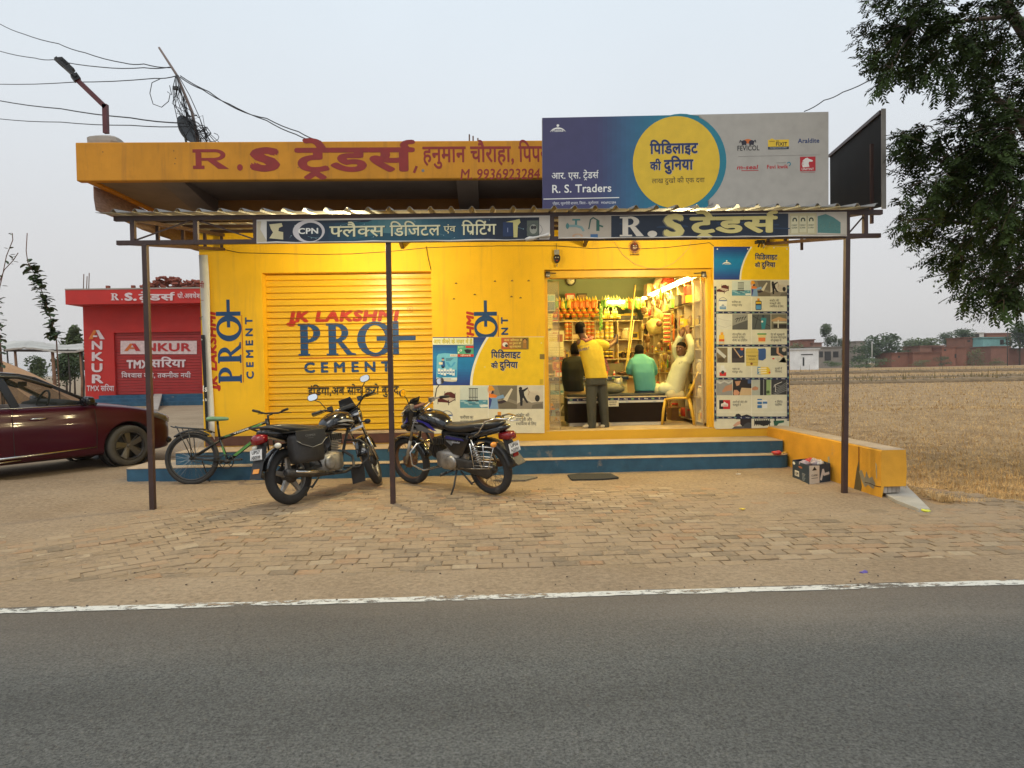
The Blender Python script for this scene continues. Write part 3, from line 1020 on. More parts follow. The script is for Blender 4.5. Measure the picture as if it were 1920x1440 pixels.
for x in(-3.72,-1.2,1.42,4.08):
	mid_=-2<x<2
	b=MB();b.bar((x,CY+0.025,ztop),(x,D-0.002,ZB+0.2),0.04);b.build('rafter',RUST,can)
	b=MB();b.bar((x,D-0.6,ZB+0.10)if mid_ else(x,CY+0.025,zbot),(x,D-0.002,ZB),0.04);b.build('rafter',RUST,can)
	for t_ in(0.97,)if mid_ else(0.25,0.5,0.75,0.97):
		y=CY+(D-CY)*t_
		b=MB();b.bar((x,y,zbot+(ZB-zbot)*t_+0.02),(x,y,ztop+(ZB+0.2-ztop)*t_-0.02),0.035,up=(0,1,0));b.build('truss_upright',RUST,can)
for t_ in(0.3,0.62,0.95):
	y=CY+(D-CY)*t_;z=ztop+(ZB+0.2-ztop)*t_+0.042
	b=MB();b.bar((-3.85,y,z),(4.2,y,z),0.04);b.build('purlin',RUST,can)
s=MB()
prof=[]
x=-3.98;hcor=0.034
while x<4.16:
	prof+=[(x,0),(x+0.15,0),(x+0.175,hcor),(x+0.19,hcor)]
	x+=0.215
ys=[CY-0.12,CY+0.9,D-0.02]
def roofz(y):return ztop+0.068+(y-CY)*(ZB+0.2-ztop)/(D-CY)
vs=[]
for th in(0,-0.003):
	for y in ys:
		for(px,pz)in prof:
			sag=0.006*noise.noise((px*0.8,y,2))
			vs.append((px,y,roofz(y)+pz+th+sag-(0.012 if y<CY else 0)))
n=len(prof);L=len(ys)
fs=[]
for th in(0,1):
	o=th*n*L
	for j in range(L-1):
		for i in range(n-1):
			fs.append((o+j*n+i,o+j*n+i+1,o+(j+1)*n+i+1,o+(j+1)*n+i))
for i in range(n-1):fs.append((i,i+1,n*L+i+1,n*L+i))
s.add(vs,fs)
s.build('roof_sheet',GALV,can)
for(lx,ly,lb,pw)in((-1.62,8.05,'white lamp hung under the canopy behind the blue flex banner',175),(2.4,8.05,'added unseen lamp behind the gold lettered banner, brightening the right wall and poster',130)):  # the second lamp is added out of view to brighten the right side
	lampo=thing('canopy_lamp',lb,'lamp',(lx,ly,3.2))
	b=MB();b.cyl((lx,ly,3.09),(lx,ly,3.2),0.028,0.02,12);b.build('lamp_holder',mat('white_plastic',(0.7,0.68,0.62),0.4),lampo)
	b=MB();b.ball((lx,ly,3.06),(0.035,0.035,0.042));b.build('bulb',mat('bulb_glow',(1.0,0.86,0.5),0.3,emit=30,var=0),lampo)
	ld=bpy.data.lights.new('lamp_light','POINT');ld.energy=pw;ld.color=(1.0,0.84,0.46);ld.shadow_soft_size=0.07
	lo_=bpy.data.objects.new('lamp_light',ld);COL.objects.link(lo_);lo_.parent=lampo;lo_.location=(0,0,-0.20)
# artwork helpers
def on_plane(k):
	"""lets artwork be given in pixels of the photograph (y upwards = -py), landing on the artwork's own plane"""
	n=k.N;o=k.o
	def f(p):
		d=CAMROT@Vector(((p[0]-960)/FPX,-(-p[1]-720)/FPX,-1))
		c=Vector((0,0,EYE))
		t=(o-c).dot(n)/d.dot(n)
		q=c+d*t-o
		return(q.dot(k.U),q.dot(k.V))
	k.tf=f
	return k
def mixc(a,b,t):return tuple(a[i]+(b[i]-a[i])*t for i in range(3))
def hgrad(k,x0,x1,y0,y1,stops,n=24,lay=0):
	"""printed colour blend left to right; stops (t, colour)"""
	for i in range(n):
		t=(i+0.5)/n
		for(ta,ca),(tb,cb)in zip(stops,stops[1:]):
			if ta<=t<=tb:c=mixc(ca,cb,(t-ta)/(tb-ta));break
		xa,xb=x0+(x1-x0)*i/n,x0+(x1-x0)*(i+1)/n
		k.poly([(xa,y0),(xb,y0),(xb,y1),(xa,y1)],c,lay,True)
def vgrad(k,x0,x1,y0,y1,stops,n=16,lay=0,edge=None):
	for i in range(n):
		t=(i+0.5)/n
		for(ta,ca),(tb,cb)in zip(stops,stops[1:]):
			if ta<=t<=tb:c=mixc(ca,cb,(t-ta)/(tb-ta));break
		ya,yb=y0+(y1-y0)*i/n,y0+(y1-y0)*(i+1)/n
		k.poly([(x0,ya),(edge(ya)if edge else x1,ya),(edge(yb)if edge else x1,yb),(x0,yb)],c,lay,True)
def wordmark(k,x,y,s,col,lay):
	"""small arch with a dot over the word"""
	k.ring(x,y-1.1*s,1.6*s,1.25*s,1.6*s,0.95*s,col,lay,R(20),R(160),14)
	k.oval(x,y+0.52*s,0.27*s,0.27*s,col,lay,12)
	k.text('Pidilite',x,y-0.72*s,0.5*s,col,lay,0.012,align='c',width=2.2*s)
def world_title(k,x,y,h,lay=3,c2=WHITE):
	"""the two-line Hindi headline"""
	w1=h*5.1
	for(dx,dy,c,l)in((0.05*h,-0.05*h,c2,lay),(0,0,NAVY,lay+1.2)):
		k.text('िपिडलाइट',x+dx,y+dy,h,c,l,0.032,width=w1)
		k.text('की',x+dx,y-1.75*h+dy,h*0.82,c,l,0.03,width=h*1.15)
		k.text('दुिनया',x+h*1.5+dx,y-1.75*h+dy,h,c,l,0.034,width=h*3.1)
def board(name,label,cat,k,corners,thick,bm,group=None):
	"""a thing whose back panel is a thin slab behind artwork k; corners in pixels"""
	pts=[k.tf((px,-py))for px,py in corners]
	xs=[p[0]for p in pts]
	base=k.o+k.U*(sum(xs)/len(xs))+k.V*min(p[1]for p in pts)
	t=thing(name,label,cat,base,group=group)
	m=MB();vs=[]
	for d_ in(-0.0005,-thick):
		vs+=[k.o+k.U*p[0]+k.V*p[1]+k.N*d_ for p in pts]
	n=len(pts)
	m.add(vs,[tuple(range(n)),tuple(range(2*n-1,n-1,-1))]+[(i,(i+1)%n,(i+1)%n+n,i+n)for i in range(n)])
	m.build('panel',bm,t)
	return t
FLEX=mat('flex_sheet',(0.60,0.57,0.52),0.5,var=0.08,scale=4)
INK=print_mat()
# big signboard on the canopy
UU=Vector((math.cos(YAW),-math.sin(YAW),0))
so=at(1018,400,7.62)
k=on_plane(Ink(so,UU,(0,0,1)))
ST,SBm=219.5,408
def sy(px,py):return-py+0.0187*0
sign=board('signboard','wide printed signboard with a yellow disc standing on the canopy','signboard',k,[(1016.5,221),(1553.5,209.5),(1553.5,402),(1018,412)],0.09,mat('signboard_frame',(0.30,0.29,0.28),0.5))
base_tf=k.tf
def sk_(p):return base_tf((p[0],p[1]+0.0205*(p[0]-1017)))
k.tf=sk_
YT,YB=-221.0,-410.0
hgrad(k,1017,1330,YB,YT,[(0,(64,60,98)),(0.33,(62,62,102)),(0.52,(48,96,130)),(0.7,(30,118,142)),(1,(22,120,142))],36)
k.rect(1330,YB,1553,YT,(172,166,156),0)
cx,cy=1268,-309.5
k.poly([(1330,YT),(1290,YT),(1310,YT-2),(1342,YT-25),(1362,YT-60),(1368,-312),(1358,-350),(1338,-385),(1310,-405),(1290,YB),(1330,YB)],(172,166,156),0.4)
k.oval(cx+8,cy,86,91,(24,122,140),1,48)
k.oval(cx,cy,81.5,86.5,(226,186,42),2,48)
world_title(k,1219,-292.5,17.5,3,(214,196,170))
k.text('लाख दुखों की एक दवा',1222,-348,8.2,(60,52,30),3,0.0,width=99)
wordmark(k,1046,-241,9.5,WHITE,1)
k.text('आर. एस. ट^ेडस~',1034,-336,11,WHITE,1,0.008,width=88)
k.text('R. S. Traders',1034,-362,14.5,WHITE,1,0.014,width=113)
k.rect(1019,-374.2,1161,-372.6,WHITE,1)
k.text('चौहरा, फुलपीरी बाजार, िजला - कुशीनगर',1036,-384.5,4.2,(220,220,224),1,0,width=86)
k.text('9936923284',1127,-384.5,4.0,(220,220,224),1,0.004,width=28)
k.text('FEVICOL',1382,-296+6,9,BLACK,1,0.012,width=42)
k.oval(1402,-277,10,8.5,(206,104,36),1,20,0,PI)
for sx_ in(-1,1):
	k.oval(1402+sx_*7,-275,5,4.4,(36,30,44),1.4+sx_*0.1,14);k.rect(1402+sx_*7-4,-280,1402+sx_*7-1,-275,(36,30,44),1.8);k.rect(1402+sx_*7+1.5,-280,1402+sx_*7+4.2,-275,(36,30,44),1.8)
	k.line([(1402+sx_*10.5,-274),(1402+sx_*14,-271),(1402+sx_*15,-275)],1.6,(36,30,44),2.2)
k.rect(1440,-284,1479,-271,(226,186,42),1);k.rect(1440,-289,1479,-284,(34,44,66),1)
k.oval(1447.5,-273,4.6,4.4,(226,186,42),1.4,16,0,PI);k.rect(1442.5,-274.4,1452.5,-273,(150,110,20),1.7)
k.text('DR.',1455,-275,2.6,(90,70,20),1.5,0.01);k.text('FIXIT',1454.5,-282.5,6.6,BLACK,1.5,0.02,width=21.5)
k.text('WATERPROOFING EXPERT',1443,-287.6,2.2,(200,200,200),1.5,0.0,width=33)
k.text('Araldite',1496,-278,8.2,(30,54,104),1,0.02,width=40.5)
k.rect(1384,-301.3,1537,-300.6,(140,134,126),1)
k.text('m-seal',1381,-325,7.5,(180,32,40),1,0.024,width=40,skew=0.2);k.rect(1390,-328.3,1422,-327.1,(180,32,40),1)
k.text('Fevi kwik',1437.5,-325,7,(180,32,40),1,0.018,width=40)
k.ring(1479,-317,3.8,4.2,2,2.6,(30,120,138),1.2,-PI/2,PI*0.9,12);k.text('INSTANT ADHESIVE',1456,-315.2,1.7,(110,106,100),1,0,width=18)
k.rect(1500,-331,1529,-304,(178,26,36),1)
k.poly([(1505,-324),(1503,-318),(1505,-311),(1510,-307),(1514,-305.8),(1515,-307.2),(1524,-311),(1523,-313.6),(1517,-313.4),(1516,-317),(1517.5,-323)],(222,214,204),1.4)
for q in range(4):k.rect(1502.4,-309.8-q*3.2,1506.5,-309-q*3.2,(178,26,36),1.8)
k.text('UNITINT',1503,-329.4,4.2,(222,214,204),1.4,0.015,width=23);k.text('COLORANT DISPENSERS',1501,-334,1.7,(178,60,60),1,0,width=27)
k.build('printed_face',sign,INK)
pa=at(1660,206,7.35);pb=at(1657,389,7.35)
xa_=(pa.x+pb.x)/2
farz=at(1553,290,9.3).z
b=MB()
x0=xa_-0.03
sgn2=thing('side_signboard','dark grey back of a signboard set at right angles on the canopy end','signboard',(x0,8.3,3.2))
b.hexa([(x0,7.35,3.16),(x0+0.03,7.35,3.16),(at(1556,290,9.3).x+0.03,9.3,3.45),(at(1556,290,9.3).x,9.3,3.45),(x0,7.35,pa.z),(x0+0.03,7.35,pa.z),(at(1556,290,9.3).x+0.03,9.3,farz),(at(1556,290,9.3).x,9.3,farz)])
b.build('panel',mat('dark_sign_back',(0.022,0.021,0.020),0.8,spec=0.15,var=0.12,scale=3),sgn2)
b=MB();b.bar((x0+0.015,7.342,3.13),(x0+0.015,7.342,pa.z+0.01),0.05,0.012,up=(0,1,0));b.build('frame_edge',mat('signboard_edge',(0.25,0.23,0.2),0.5),sgn2)
b=MB();b.bar((x0-0.012,7.36,pa.z-0.02),(at(1556,290,9.3).x-0.012,9.3,farz-0.02),0.02,0.04);b.build('frame_edge',RUST,sgn2)
for y in(7.5,9.2):
	b=MB();b.bar((x0-0.03,y,3.0),(x0-0.03,y,3.9),0.03,up=(0,1,0));b.build('frame_leg',RUST,sgn2)
# the two flex banners tied to the front truss
BY=CY-0.036
k=on_plane(Ink((0,BY,0)))
ban=board('flex_banner','dark blue and teal printed flex banner with white Hindi lettering on the canopy edge','banner',k,[(481,412),(1031,404),(1031,447),(990,450.5),(481,457)],0.006,FLEX,'flex banners on the canopy edge')
t0=k.tf
k.tf=lambda p:t0((p[0],p[1]+0.0145*(p[0]-482)))
hgrad(k,500,1011,-456,-415,[(0,(14,22,40)),(0.1,(12,26,48)),(0.2,(14,40,62)),(0.33,(24,84,100)),(0.42,(70,120,126)),(0.5,(90,130,136)),(0.6,(40,92,108)),(0.72,(26,70,92)),(0.85,(14,26,46)),(1,(10,18,34))],44)
k.poly([(640,-456),(720,-440),(800,-447),(900,-456)],(20,74,92),0.3);k.poly([(520,-415),(700,-415),(690,-419),(560,-421)],(16,34,54),0.3)
for q in range(26):
	x,y=rnd.uniform(505,1000),rnd.uniform(-453,-418)
	k.line([(x,y),(x+rnd.uniform(-18,18),y+rnd.uniform(-6,6))],0.35,(120,160,170),0.5)
	k.oval(x,y,0.7,0.7,(180,210,214),0.6,8)
k.poly([(482,-457),(500,-457),(500,-452),(488,-430),(490,-415),(482,-415)],(190,178,150),0.4)
k.poly([(505,-421),(528,-419),(530,-425),(523,-428),(522,-434),(531,-436),(531,-450),(505,-447),(512,-436),(508,-430)],(202,192,150),0.8)
k.ring(579,-435,30,21,22,17.5,(206,200,200),1,0,2*PI,40,3,-1.5)
k.text('CPN',559,-439.5,10,WHITE,2,0.03,width=39)
for c,l,dx in((BLACK,1.2,0.9),((226,220,178),2.2,0)):
	k.text('फ_लैक_स',618+dx,-446-dx,19,c,l,0.012,width=103)
	k.text('िडिजटल',731+dx,-446-dx,19,c,l,0.012,width=94)
	k.text('एंव',832+dx,-440-dx,10.5,c,l,0.008,width=22)
	k.text('िप/िटंग',866+dx,-446-dx,19,c,l,0.012,width=64)
k.rect(943,-450,962,-423,(20,44,84),0.8);k.line([(952,-442),(952,-434)],1,(150,160,190),1.2);k.poly([(948,-423),(974,-418),(976,-424),(971,-430),(970,-452),(963,-452),(962,-424)],(196,186,118),0.9)
k.rect(988,-450,1010,-421,(86,92,80),0.8);k.oval(1000,-437,7,9,(150,150,136),1.1,14);k.oval(998,-434,3,3.6,(40,40,40),1.4,10);k.oval(1003,-434,3,3.4,(52,46,42),1.5,10)
k.ring(1002,-438,15,12,14.4,11.4,(60,66,72),1.6)
k.rect(1011,-457,1030,-413,(196,188,176),0.2)
k.build('printed_face',ban,INK)
def fold(parent,p0,p1,h,n=6):
	"""loose rolled hem along the bottom edge"""
	a,b_=at(*p0,BY),at(*p1,BY)
	m=MB();m.tube([a.lerp(b_,i/n)+Vector((0,-0.008-0.006*math.sin(i*1.7),0.004*math.sin(i*2.3)))for i in range(n+1)],[h*(0.8+0.3*math.sin(i*1.3))for i in range(n+1)],6)
	m.build('rolled_hem',FLEX,parent)
fold(ban,(483,456),(985,449.5),0.010,14);fold(ban,(985,450),(1030,440),0.022,6)
k=on_plane(Ink((0,BY,0)))
ban2=board('flex_banner','dusty beige and navy flex banner with big gold shop name lettering on the canopy edge','banner',k,[(1047,405),(1588,397),(1588,443),(1047,448)],0.006,FLEX,'flex banners on the canopy edge')
t1=k.tf
k.tf=lambda p:t1((p[0],p[1]+0.0135*(p[0]-1047)))
k.rect(1047,-448,1588,-405,(176,164,146),0)
k.rect(1146,-447.5,1478,-406,(16,30,48),0.4)
for q in range(16):
	x=rnd.uniform(1160,1440);y=rnd.uniform(-446,-412);k.line([(x,y),(x+rnd.uniform(20,60),y+rnd.uniform(-2,2))],rnd.uniform(1,2.5),(30,52,78),0.6)
GOLD=(212,196,122)
def serifR_px(x,y,s,col,lay,w=1.0):
	k.rect(x,y,x+0.62*s,y+0.08*s,col,lay);k.rect(x,y+0.92*s,x+0.5*s,y+s,col,lay)
	k.rect(x+0.14*s,y+0.08*s,x+0.42*s,y+0.92*s,col,lay)
	k.ring(x+0.5*s,y+0.74*s,0.48*s,0.27*s,0.2*s,0.17*s,col,lay+0.3,-PI/2,PI/2)
	k.rect(x+0.42*s,y+0.9*s,x+0.51*s,y+s*1.005,col,lay+0.5);k.rect(x+0.42*s,y+0.47*s,x+0.51*s,y+0.56*s,col,lay+0.5)
	k.poly([(x+0.5*s,y+0.5*s),(x+0.78*s,y+0.5*s),(x+1.22*s,y),(x+0.84*s,y)],col,lay+0.7)
serifR_px(1164,-446,37,(60,66,80),1);serifR_px(1162,-445,37,(214,204,186),2)
k.oval(1223,-441,9,6,(214,204,186),1.5,16)
k.text('S',1243,-446,38,(120,114,96),1,0.055,width=43);k.text('S',1245,-445,38,GOLD,2.6,0.05,width=40)
for c,l,dx in((BLACK,1.2,1.2),(GOLD,2.4,0)):
	k.text('ट^ेडस~',1296+dx,-440-dx,28,c,l,0.038,width=160)
TQ=(70,120,116)
k.line([(1062,-424),(1080,-424),(1090,-427),(1094,-433)],4.5,(120,150,146),1);k.rect(1078,-422,1082,-413,TQ,1.3);k.rect(1073,-414,1088,-411,TQ,1.5);k.oval(1064,-424,3,5.5,TQ,1.7,12)
k.rect(1118,-434,1124,-414,(40,92,78),1);k.line([(1121,-414),(1112,-409),(1107,-413),(1104,-430)],2.2,(40,80,72),1.4);k.line([(1124,-424),(1130,-426)],3,(40,92,78),1.6);k.rect(1107,-447,1121,-440,(60,100,140),1);k.ring(1083,-443,10,4.5,6,2.6,(190,150,116),1)
k.rect(1481,-446,1531,-406,(190,178,138),0.8)
for q in range(3):
	x=1483+q*15.5
	k.rect(x,-443+q%2*1.5,x+13,-411,(204,196,158),1.1);k.ring(x+7,-419,4.5,5,2.2,2.4,(40,52,40),1.5,-0.6,3.8,10);k.text('CEMENT',x+1.2,-430,3,(30,50,40),1.5,0.01,width=10.5);k.text('SUPER',x+1.2,-434.5,2.6,(30,50,40),1.5,0.01,width=10.5);k.rect(x-0.4,-443,x,-411,(60,60,40),1.7)
k.rect(1532,-446,1587,-405,(186,176,160),0.8)
k.poly([(1533,-443),(1533,-412),(1548,-408),(1562,-414),(1576,-424),(1576,-445)],(76,122,116),1.1)
for q in range(60):
	x,y=rnd.uniform(1536,1572),rnd.uniform(-442,-424);k.rect(x,y,x+1.4,y+1,mixc((110,130,110),(60,100,96),rnd.random()),1.4)
k.build('printed_face',ban2,INK)
fold(ban2,(1048,447),(1587,442),0.008,14)
# POSTERS ON THE WALL
PBLUE=[(0,(26,56,130)),(0.25,(30,84,164)),(0.55,(26,126,190)),(0.8,(30,92,164)),(1,(34,60,130))]
def photo_rows(k,ox,oy,s,rows=1):
	"""first row of the printed panel; ox, oy its top left (pixels, y upwards), s = scale"""
	def r(x0,y0,x1,y1,c,l):k.rect(ox+x0*s,oy-y1*s,ox+x1*s,oy-y0*s,c,l)
	def p(pts,c,l):k.poly([(ox+x*s,oy-y*s)for x,y in pts],c,l)
	def o(x,y,a,b,c,l):k.oval(ox+x*s,oy-y*s,a*s,b*s,c,l,16)
	def ln(pts,w,c,l):k.line([(ox+x*s,oy-y*s)for x,y in pts],w*s,c,l)
	BR=(88,34,30)
	p([(21,21),(20,16),(26,12.5),(33,12),(40,16),(41,19),(41,24),(22,24)],BR,1)
	p([(8,25),(20,20),(39,24),(40,26),(28,33),(9,29)],(196,180,164),1.3)
	p([(8,31),(8,26),(15,23.5),(25,28),(29,29),(29,33),(26,32)],BR,1.6)
	for q in((8,26,9,35),(28,27,29.4,37),(40.2,14,41.4,29),(21,11,22,20)):r(*q,(60,22,22),1.9)
	p([(29,31.5),(40.5,25.5),(40.5,27),(29,33.5)],(60,22,22),2)
	r(50,1,102,28,(204,214,208),1);r(50,27,102,42,(86,150,174),1.2)
	for q in range(7):p([(50+q*7,29+q%3*3),(57+q*7,28+q%3*3),(62+q*6,31+q%3*3),(52+q*7,31+q%3*3)],(160,196,206),1.4)
	p([(86,38),(94,35),(102,36),(102,40),(90,41)],(228,234,230),1.7)
	for q in range(6):r(67+q*2.9,6,68+q*2.9,28,(40,44,52),1.6)
	r(66.4,5,83.4,6.4,(40,44,52),1.9);r(66.4,21.5,83.4,22.6,(40,44,52),2);r(64,27,85,29.5,(50,58,66),2);r(66,34,83,35.4,(50,92,110),2)
	r(104,0,157,44,(140,132,116),1)
	p([(120,0),(157,0),(157,30),(140,24),(128,28)],(118,112,98),1.2);p([(122,32),(140,30),(157,36),(157,44),(124,44)],(112,104,88),1.3)
	p([(131,26),(146,5),(149,7),(138,30)],(214,206,184),1.7);p([(120,30),(134,27),(138,30),(128,34),(122,34)],(56,40,50),1.6)
	o(107.5,8,6,8,(214,168,140),1.6);p([(104,0.5),(110,0.5),(115,7),(114,9),(104,10)],(232,158,30),1.9);p([(110,10),(113,9),(113,15),(108,16)],(40,38,60),2)
	p([(104,15),(113,16),(120,19),(118,23),(104,23)],(234,130,40),1.9);p([(104,21),(118,21),(131,17),(134,23),(120,26),(122,44),(104,44)],(128,164,206),1.8);p([(104,22),(110,26),(107,40),(104,44)],(56,64,140),2.1)
	r(157,0,206,44,(208,202,186),1);p([(157,34),(172,26),(184,32),(206,30),(206,44),(157,44)],(140,132,118),1.3);p([(186,36),(204,33),(206,42),(184,43)],(110,104,92),1.5)
	o(188,20,13.5,10,(206,196,176),1.6);p([(178,10),(194,16),(199,27),(184,30),(176,20)],(196,186,168),1.8);o(195,24,4.6,6.4,(40,38,36),2.1)
	DK=(30,28,34)
	o(163.5,5.5,3.2,3,DK,1.7);p([(160,8),(169,7.5),(171,20),(162,21)],DK,1.9);p([(168,8),(177,3),(178,5.4),(170,12)],DK,2);p([(162,20),(168,20),(167,38),(163,38)],DK,2.1);p([(166,20),(171,19),(178,32),(175,33)],DK,2.2);ln([(176,4),(180,12),(178,18)],0.8,(150,110,90),2.4)
	k.ring(ox+25*s,oy-58.5*s,12*s,11.5*s,11*s,10.5*s,(60,90,140),1,0.05,PI-0.05,16);r(15,54.5,35,57.2,(48,88,156),1.3)
	r(14,57.4,36,80,(238,238,232),1.1);r(16,72,34,79.5,(60,130,186),1.4);p([(20,70),(25,66),(30,70)],(96,130,170),1.5);k.text('ADHESIVE',ox+17*s,oy-77*s,2.6*s,WHITE,1.9,0.01,width=16*s)
	k.text('फनी~चर का',ox+50*s,oy-62.5*s,5*s,(40,40,44),1,0.004,width=25*s);k.text('मजबूत जोड़',ox+50*s,oy-71*s,5*s,(40,40,44),1,0.004,width=28*s)
	p([(115.5,58),(117,56),(130,56),(132.5,58),(132.5,80),(130,82),(117,82),(115.5,80)],(44,44,52),1.1);r(120.5,49.5,127,56,(222,150,40),1.3);r(117,59,131,65,(236,196,40),1.4);r(117,65,131,68.5,(30,40,74),1.4);r(117,68.5,131,80,(84,150,200),1.4);k.text('DR FIXIT',ox+118*s,oy-64*s,2.5*s,BLACK,1.8,0.01,width=11.5*s)
	k.text('कंक/ीट की',ox+155*s,oy-58.5*s,5*s,(40,40,44),1,0.004,width=25*s);k.text('मजबूती और',ox+155*s,oy-66.5*s,5*s,(40,40,44),1,0.004,width=30*s);k.text('स_थाियत_व के िलए',ox+155*s,oy-74.5*s,5*s,(40,40,44),1,0.004,width=38*s)
def head_panel(k,x0,x1,y0,y1,xs_top,xs_bot,wm=None):
	"""blue head with a white arc, the rest yellow"""
	def e(y):
		t=(y1-y)/(y1-y0)
		return xs_top+(xs_bot-xs_top)*(1-(1-t)**1.9)
	k.rect(x0,y0,x1,y1,(240,200,20),0)
	wd=(x1-x0)*0.018
	vgrad(k,x0,0,y0,y1,[(0,(40,62,140)),(0.35,(24,118,186)),(0.6,(20,128,192)),(1,(36,56,134))],18,0.5,e)
	n=18
	for i in range(n):
		ya,yb=y0+(y1-y0)*i/n,y0+(y1-y0)*(i+1)/n
		k.poly([(e(ya)-wd*0.2,ya),(e(ya)+wd,ya),(e(yb)+wd,yb),(e(yb)-wd*0.2,yb)],(236,236,226),1.0,True)
POSTB=mat('poster_board',(0.62,0.60,0.54),0.6,var=0.05)
k=on_plane(Ink((0,D-0.011,0)))
post=board('wall_poster','yellow and blue wall poster partly hidden behind the motorcycle seat','poster',k,[(811,632.5),(1020,631),(1021,810),(814,813)],0.008,POSTB,'adhesive advert posters')
head_panel(k,811.5,1020,-722.5,-632,913,882)
k.rect(812.5,-812,1021,-722.5,(226,222,200),0)
k.rect(915,-812,916,-722.5,(240,238,226),0.5)
world_title(k,921,-671,10.8,2.2)
photo_rows(k,812.5,-722.8,1.0)
for q in((1015,643),(909,688)):k.oval(q[0],-q[1],1.4,1.4,(236,220,140),2,10)
k.rect(1012,-673.5,1021,-664,(130,110,50),2)
k.rect(1012,-721,1018,-711,(200,170,40),2)
k.build('printed_face',post,INK)
k=on_plane(Ink((0,D-0.0185,0)))
fb=board('handbill','torn sky blue handbill with a delivery worker pasted on the left poster','handbill',k,[(819,668),(822,663.5),(834,662),(858,664),(857,712),(856,715),(848,716),(836,715),(818,712)],0.002,POSTB,'handbills on the left poster')
k.poly([(819,-668),(822,-663.5),(834,-662),(858,-664),(857,-708),(818,-708)],(110,190,226),0.3)
k.rect(818.5,-712,857,-708,(232,236,234),0.3);k.rect(820,-707,856,-694,(40,150,214),0.8)
k.oval(830.5,-674,2.2,2.6,(214,170,130),1.2,10);k.rect(828,-673,833,-670.5,(24,70,140),1.5);k.poly([(827.5,-677),(834,-677),(835,-688),(827,-688)],(24,90,160),1.3);k.rect(828,-690,833,-687,(20,24,34),1.6);k.rect(823,-683.5,830,-679,(236,228,206),1.8)
for q in range(6):k.rect(821+q*5.4,-701-(q%3)*1.6,825.6+q*5.4,-691-(q%2)*2,(228,236,240),1.2+q*0.02);k.rect(821.6+q*5.4,-699,825+q*5.4,-696.5,(40,110,180),1.6)
for q in range(3):k.rect(836,-672.6-q*2,850-q*2,-671.8-q*2,(30,70,120),1.3)
k.rect(828,-705.4,848,-704.4,(20,70,130),1.3);k.rect(829,-711,846,-710,(90,110,130),0.8)
k.poly([(836,-679),(841,-679),(846,-688),(841,-688)],(70,160,216),1.3);k.poly([(851,-679),(855,-679),(848,-688),(845,-688)],(70,160,216),1.35)
k.build('printed_face',fb,INK)
k=on_plane(Ink((0,D-0.022,0)))
fb=board('handbill','green and red camera handbill pasted at the edge of the blue area','handbill',k,[(857.5,648),(888,647.5),(888,669),(858,669)],0.002,POSTB,'handbills on the left poster')
k.rect(857.5,-664,888,-648,(84,172,140),0.3);k.rect(858,-669,888,-664,(196,54,40),0.3);k.rect(873,-652.5,888,-648.5,(206,40,44),0.8);k.text('CCTV',859,-652,2.6,WHITE,0.8,0.012,width=10)
k.poly([(870,-656),(876,-654.5),(884,-656),(882,-662),(874,-662.5)],(30,34,52),1);k.oval(864,-657,2.4,2,(236,240,240),1,10);k.oval(864,-657,1,1,BLACK,1.4,8);k.oval(860,-661,1.6,1.8,(230,236,230),1,8)
k.text('कैमरे',863,-668,2.4,WHITE,0.8,0.008,width=20);k.rect(844,-668.5,857,-664,(226,226,218),0.2);k.text('CP PLUS',845.5,-667.2,1.8,(60,60,60),0.5,0,width=10)
k.build('printed_face',fb,INK)
k=on_plane(Ink((0,D-0.0195,0)))
fb=board('handbill','long white strip with yellow Hindi words along the poster top','handbill',k,[(811,633.5),(887.5,633.5),(887.5,646.5),(811,646.5)],0.002,POSTB,'handbills on the left poster')
k.rect(811,-646.5,887.5,-633.5,(226,232,206),0.2)
k.text('आप कैमरे के नजर में है',812.5,-644,6.6,(40,60,30),0.6,0.03,width=73);k.text('आप कैमरे के नजर में है',812.5,-644,6.6,(226,214,60),1.6,0.008,width=73)
k.build('printed_face',fb,INK)
fb_k=on_plane(Ink((0,D-0.0195,0)))
k=fb_k
fb=board('handbill','small orange and olive handbill with a dome camera above the blue headline','handbill',k,[(940,633),(991,633),(991,654.5),(940,654.5)],0.002,POSTB,'handbills on the left poster')
hgrad(k,940,991,-654.5,-633,[(0,(202,90,60)),(0.5,(160,120,50)),(1,(120,104,60))],10,0.2)
k.oval(947,-646,5,4.4,(236,234,226),0.6,14);k.oval(949.5,-648,2.8,2.8,(60,66,60),1,10)
k.oval(984,-640,3,4,(196,140,70),0.6,12);k.rect(981,-653,987,-643,(170,120,50),0.7);k.ring(984,-638.6,4,4.4,2.6,2.8,(50,34,24),1,0,PI,12)
for q,tx_ in enumerate(('कम कीमत में','घर दुकान की','सुरक्षा')):k.text(tx_,955 if q else 945,-639.5-q*6,3.2,(240,216,120),0.7,0.01,width=22 if q else 34)
k.build('printed_face',fb,INK)
k=on_plane(Ink((0,D-0.011,0)))
post=board('wall_poster','tall product poster edged with blue tape right of the doorway','poster',k,[(1338,463),(1480,462),(1480,801.5),(1412,803),(1342,804.5),(1339,800)],0.008,POSTB,'adhesive advert posters')
head_panel(k,1338.5,1480,-524.5,-462.5,1408,1387)
k.rect(1339,-802,1480,-524.5,(222,219,196),0);k.poly([(1339,-800),(1480,-800),(1480,-801.3),(1412,-802.8),(1342,-804.3)],(222,219,196),0.1)
wordmark(k,1362.5,-492,5.6,WHITE,1.5)
world_title(k,1415.5,-486.5,8.2,2.2)
for q in((1345,467),(1402,467),(1451,464.5),(1475.5,467)):k.oval(q[0],-q[1],1.3,1.3,WHITE,2,10)
photo_rows(k,1338.5,-526,0.675)
k.rect(1409,-801.5,1409.8,-524.5,(240,238,226),0.5);k.rect(1340,-773,1480,-772.2,(240,238,226),0.5)
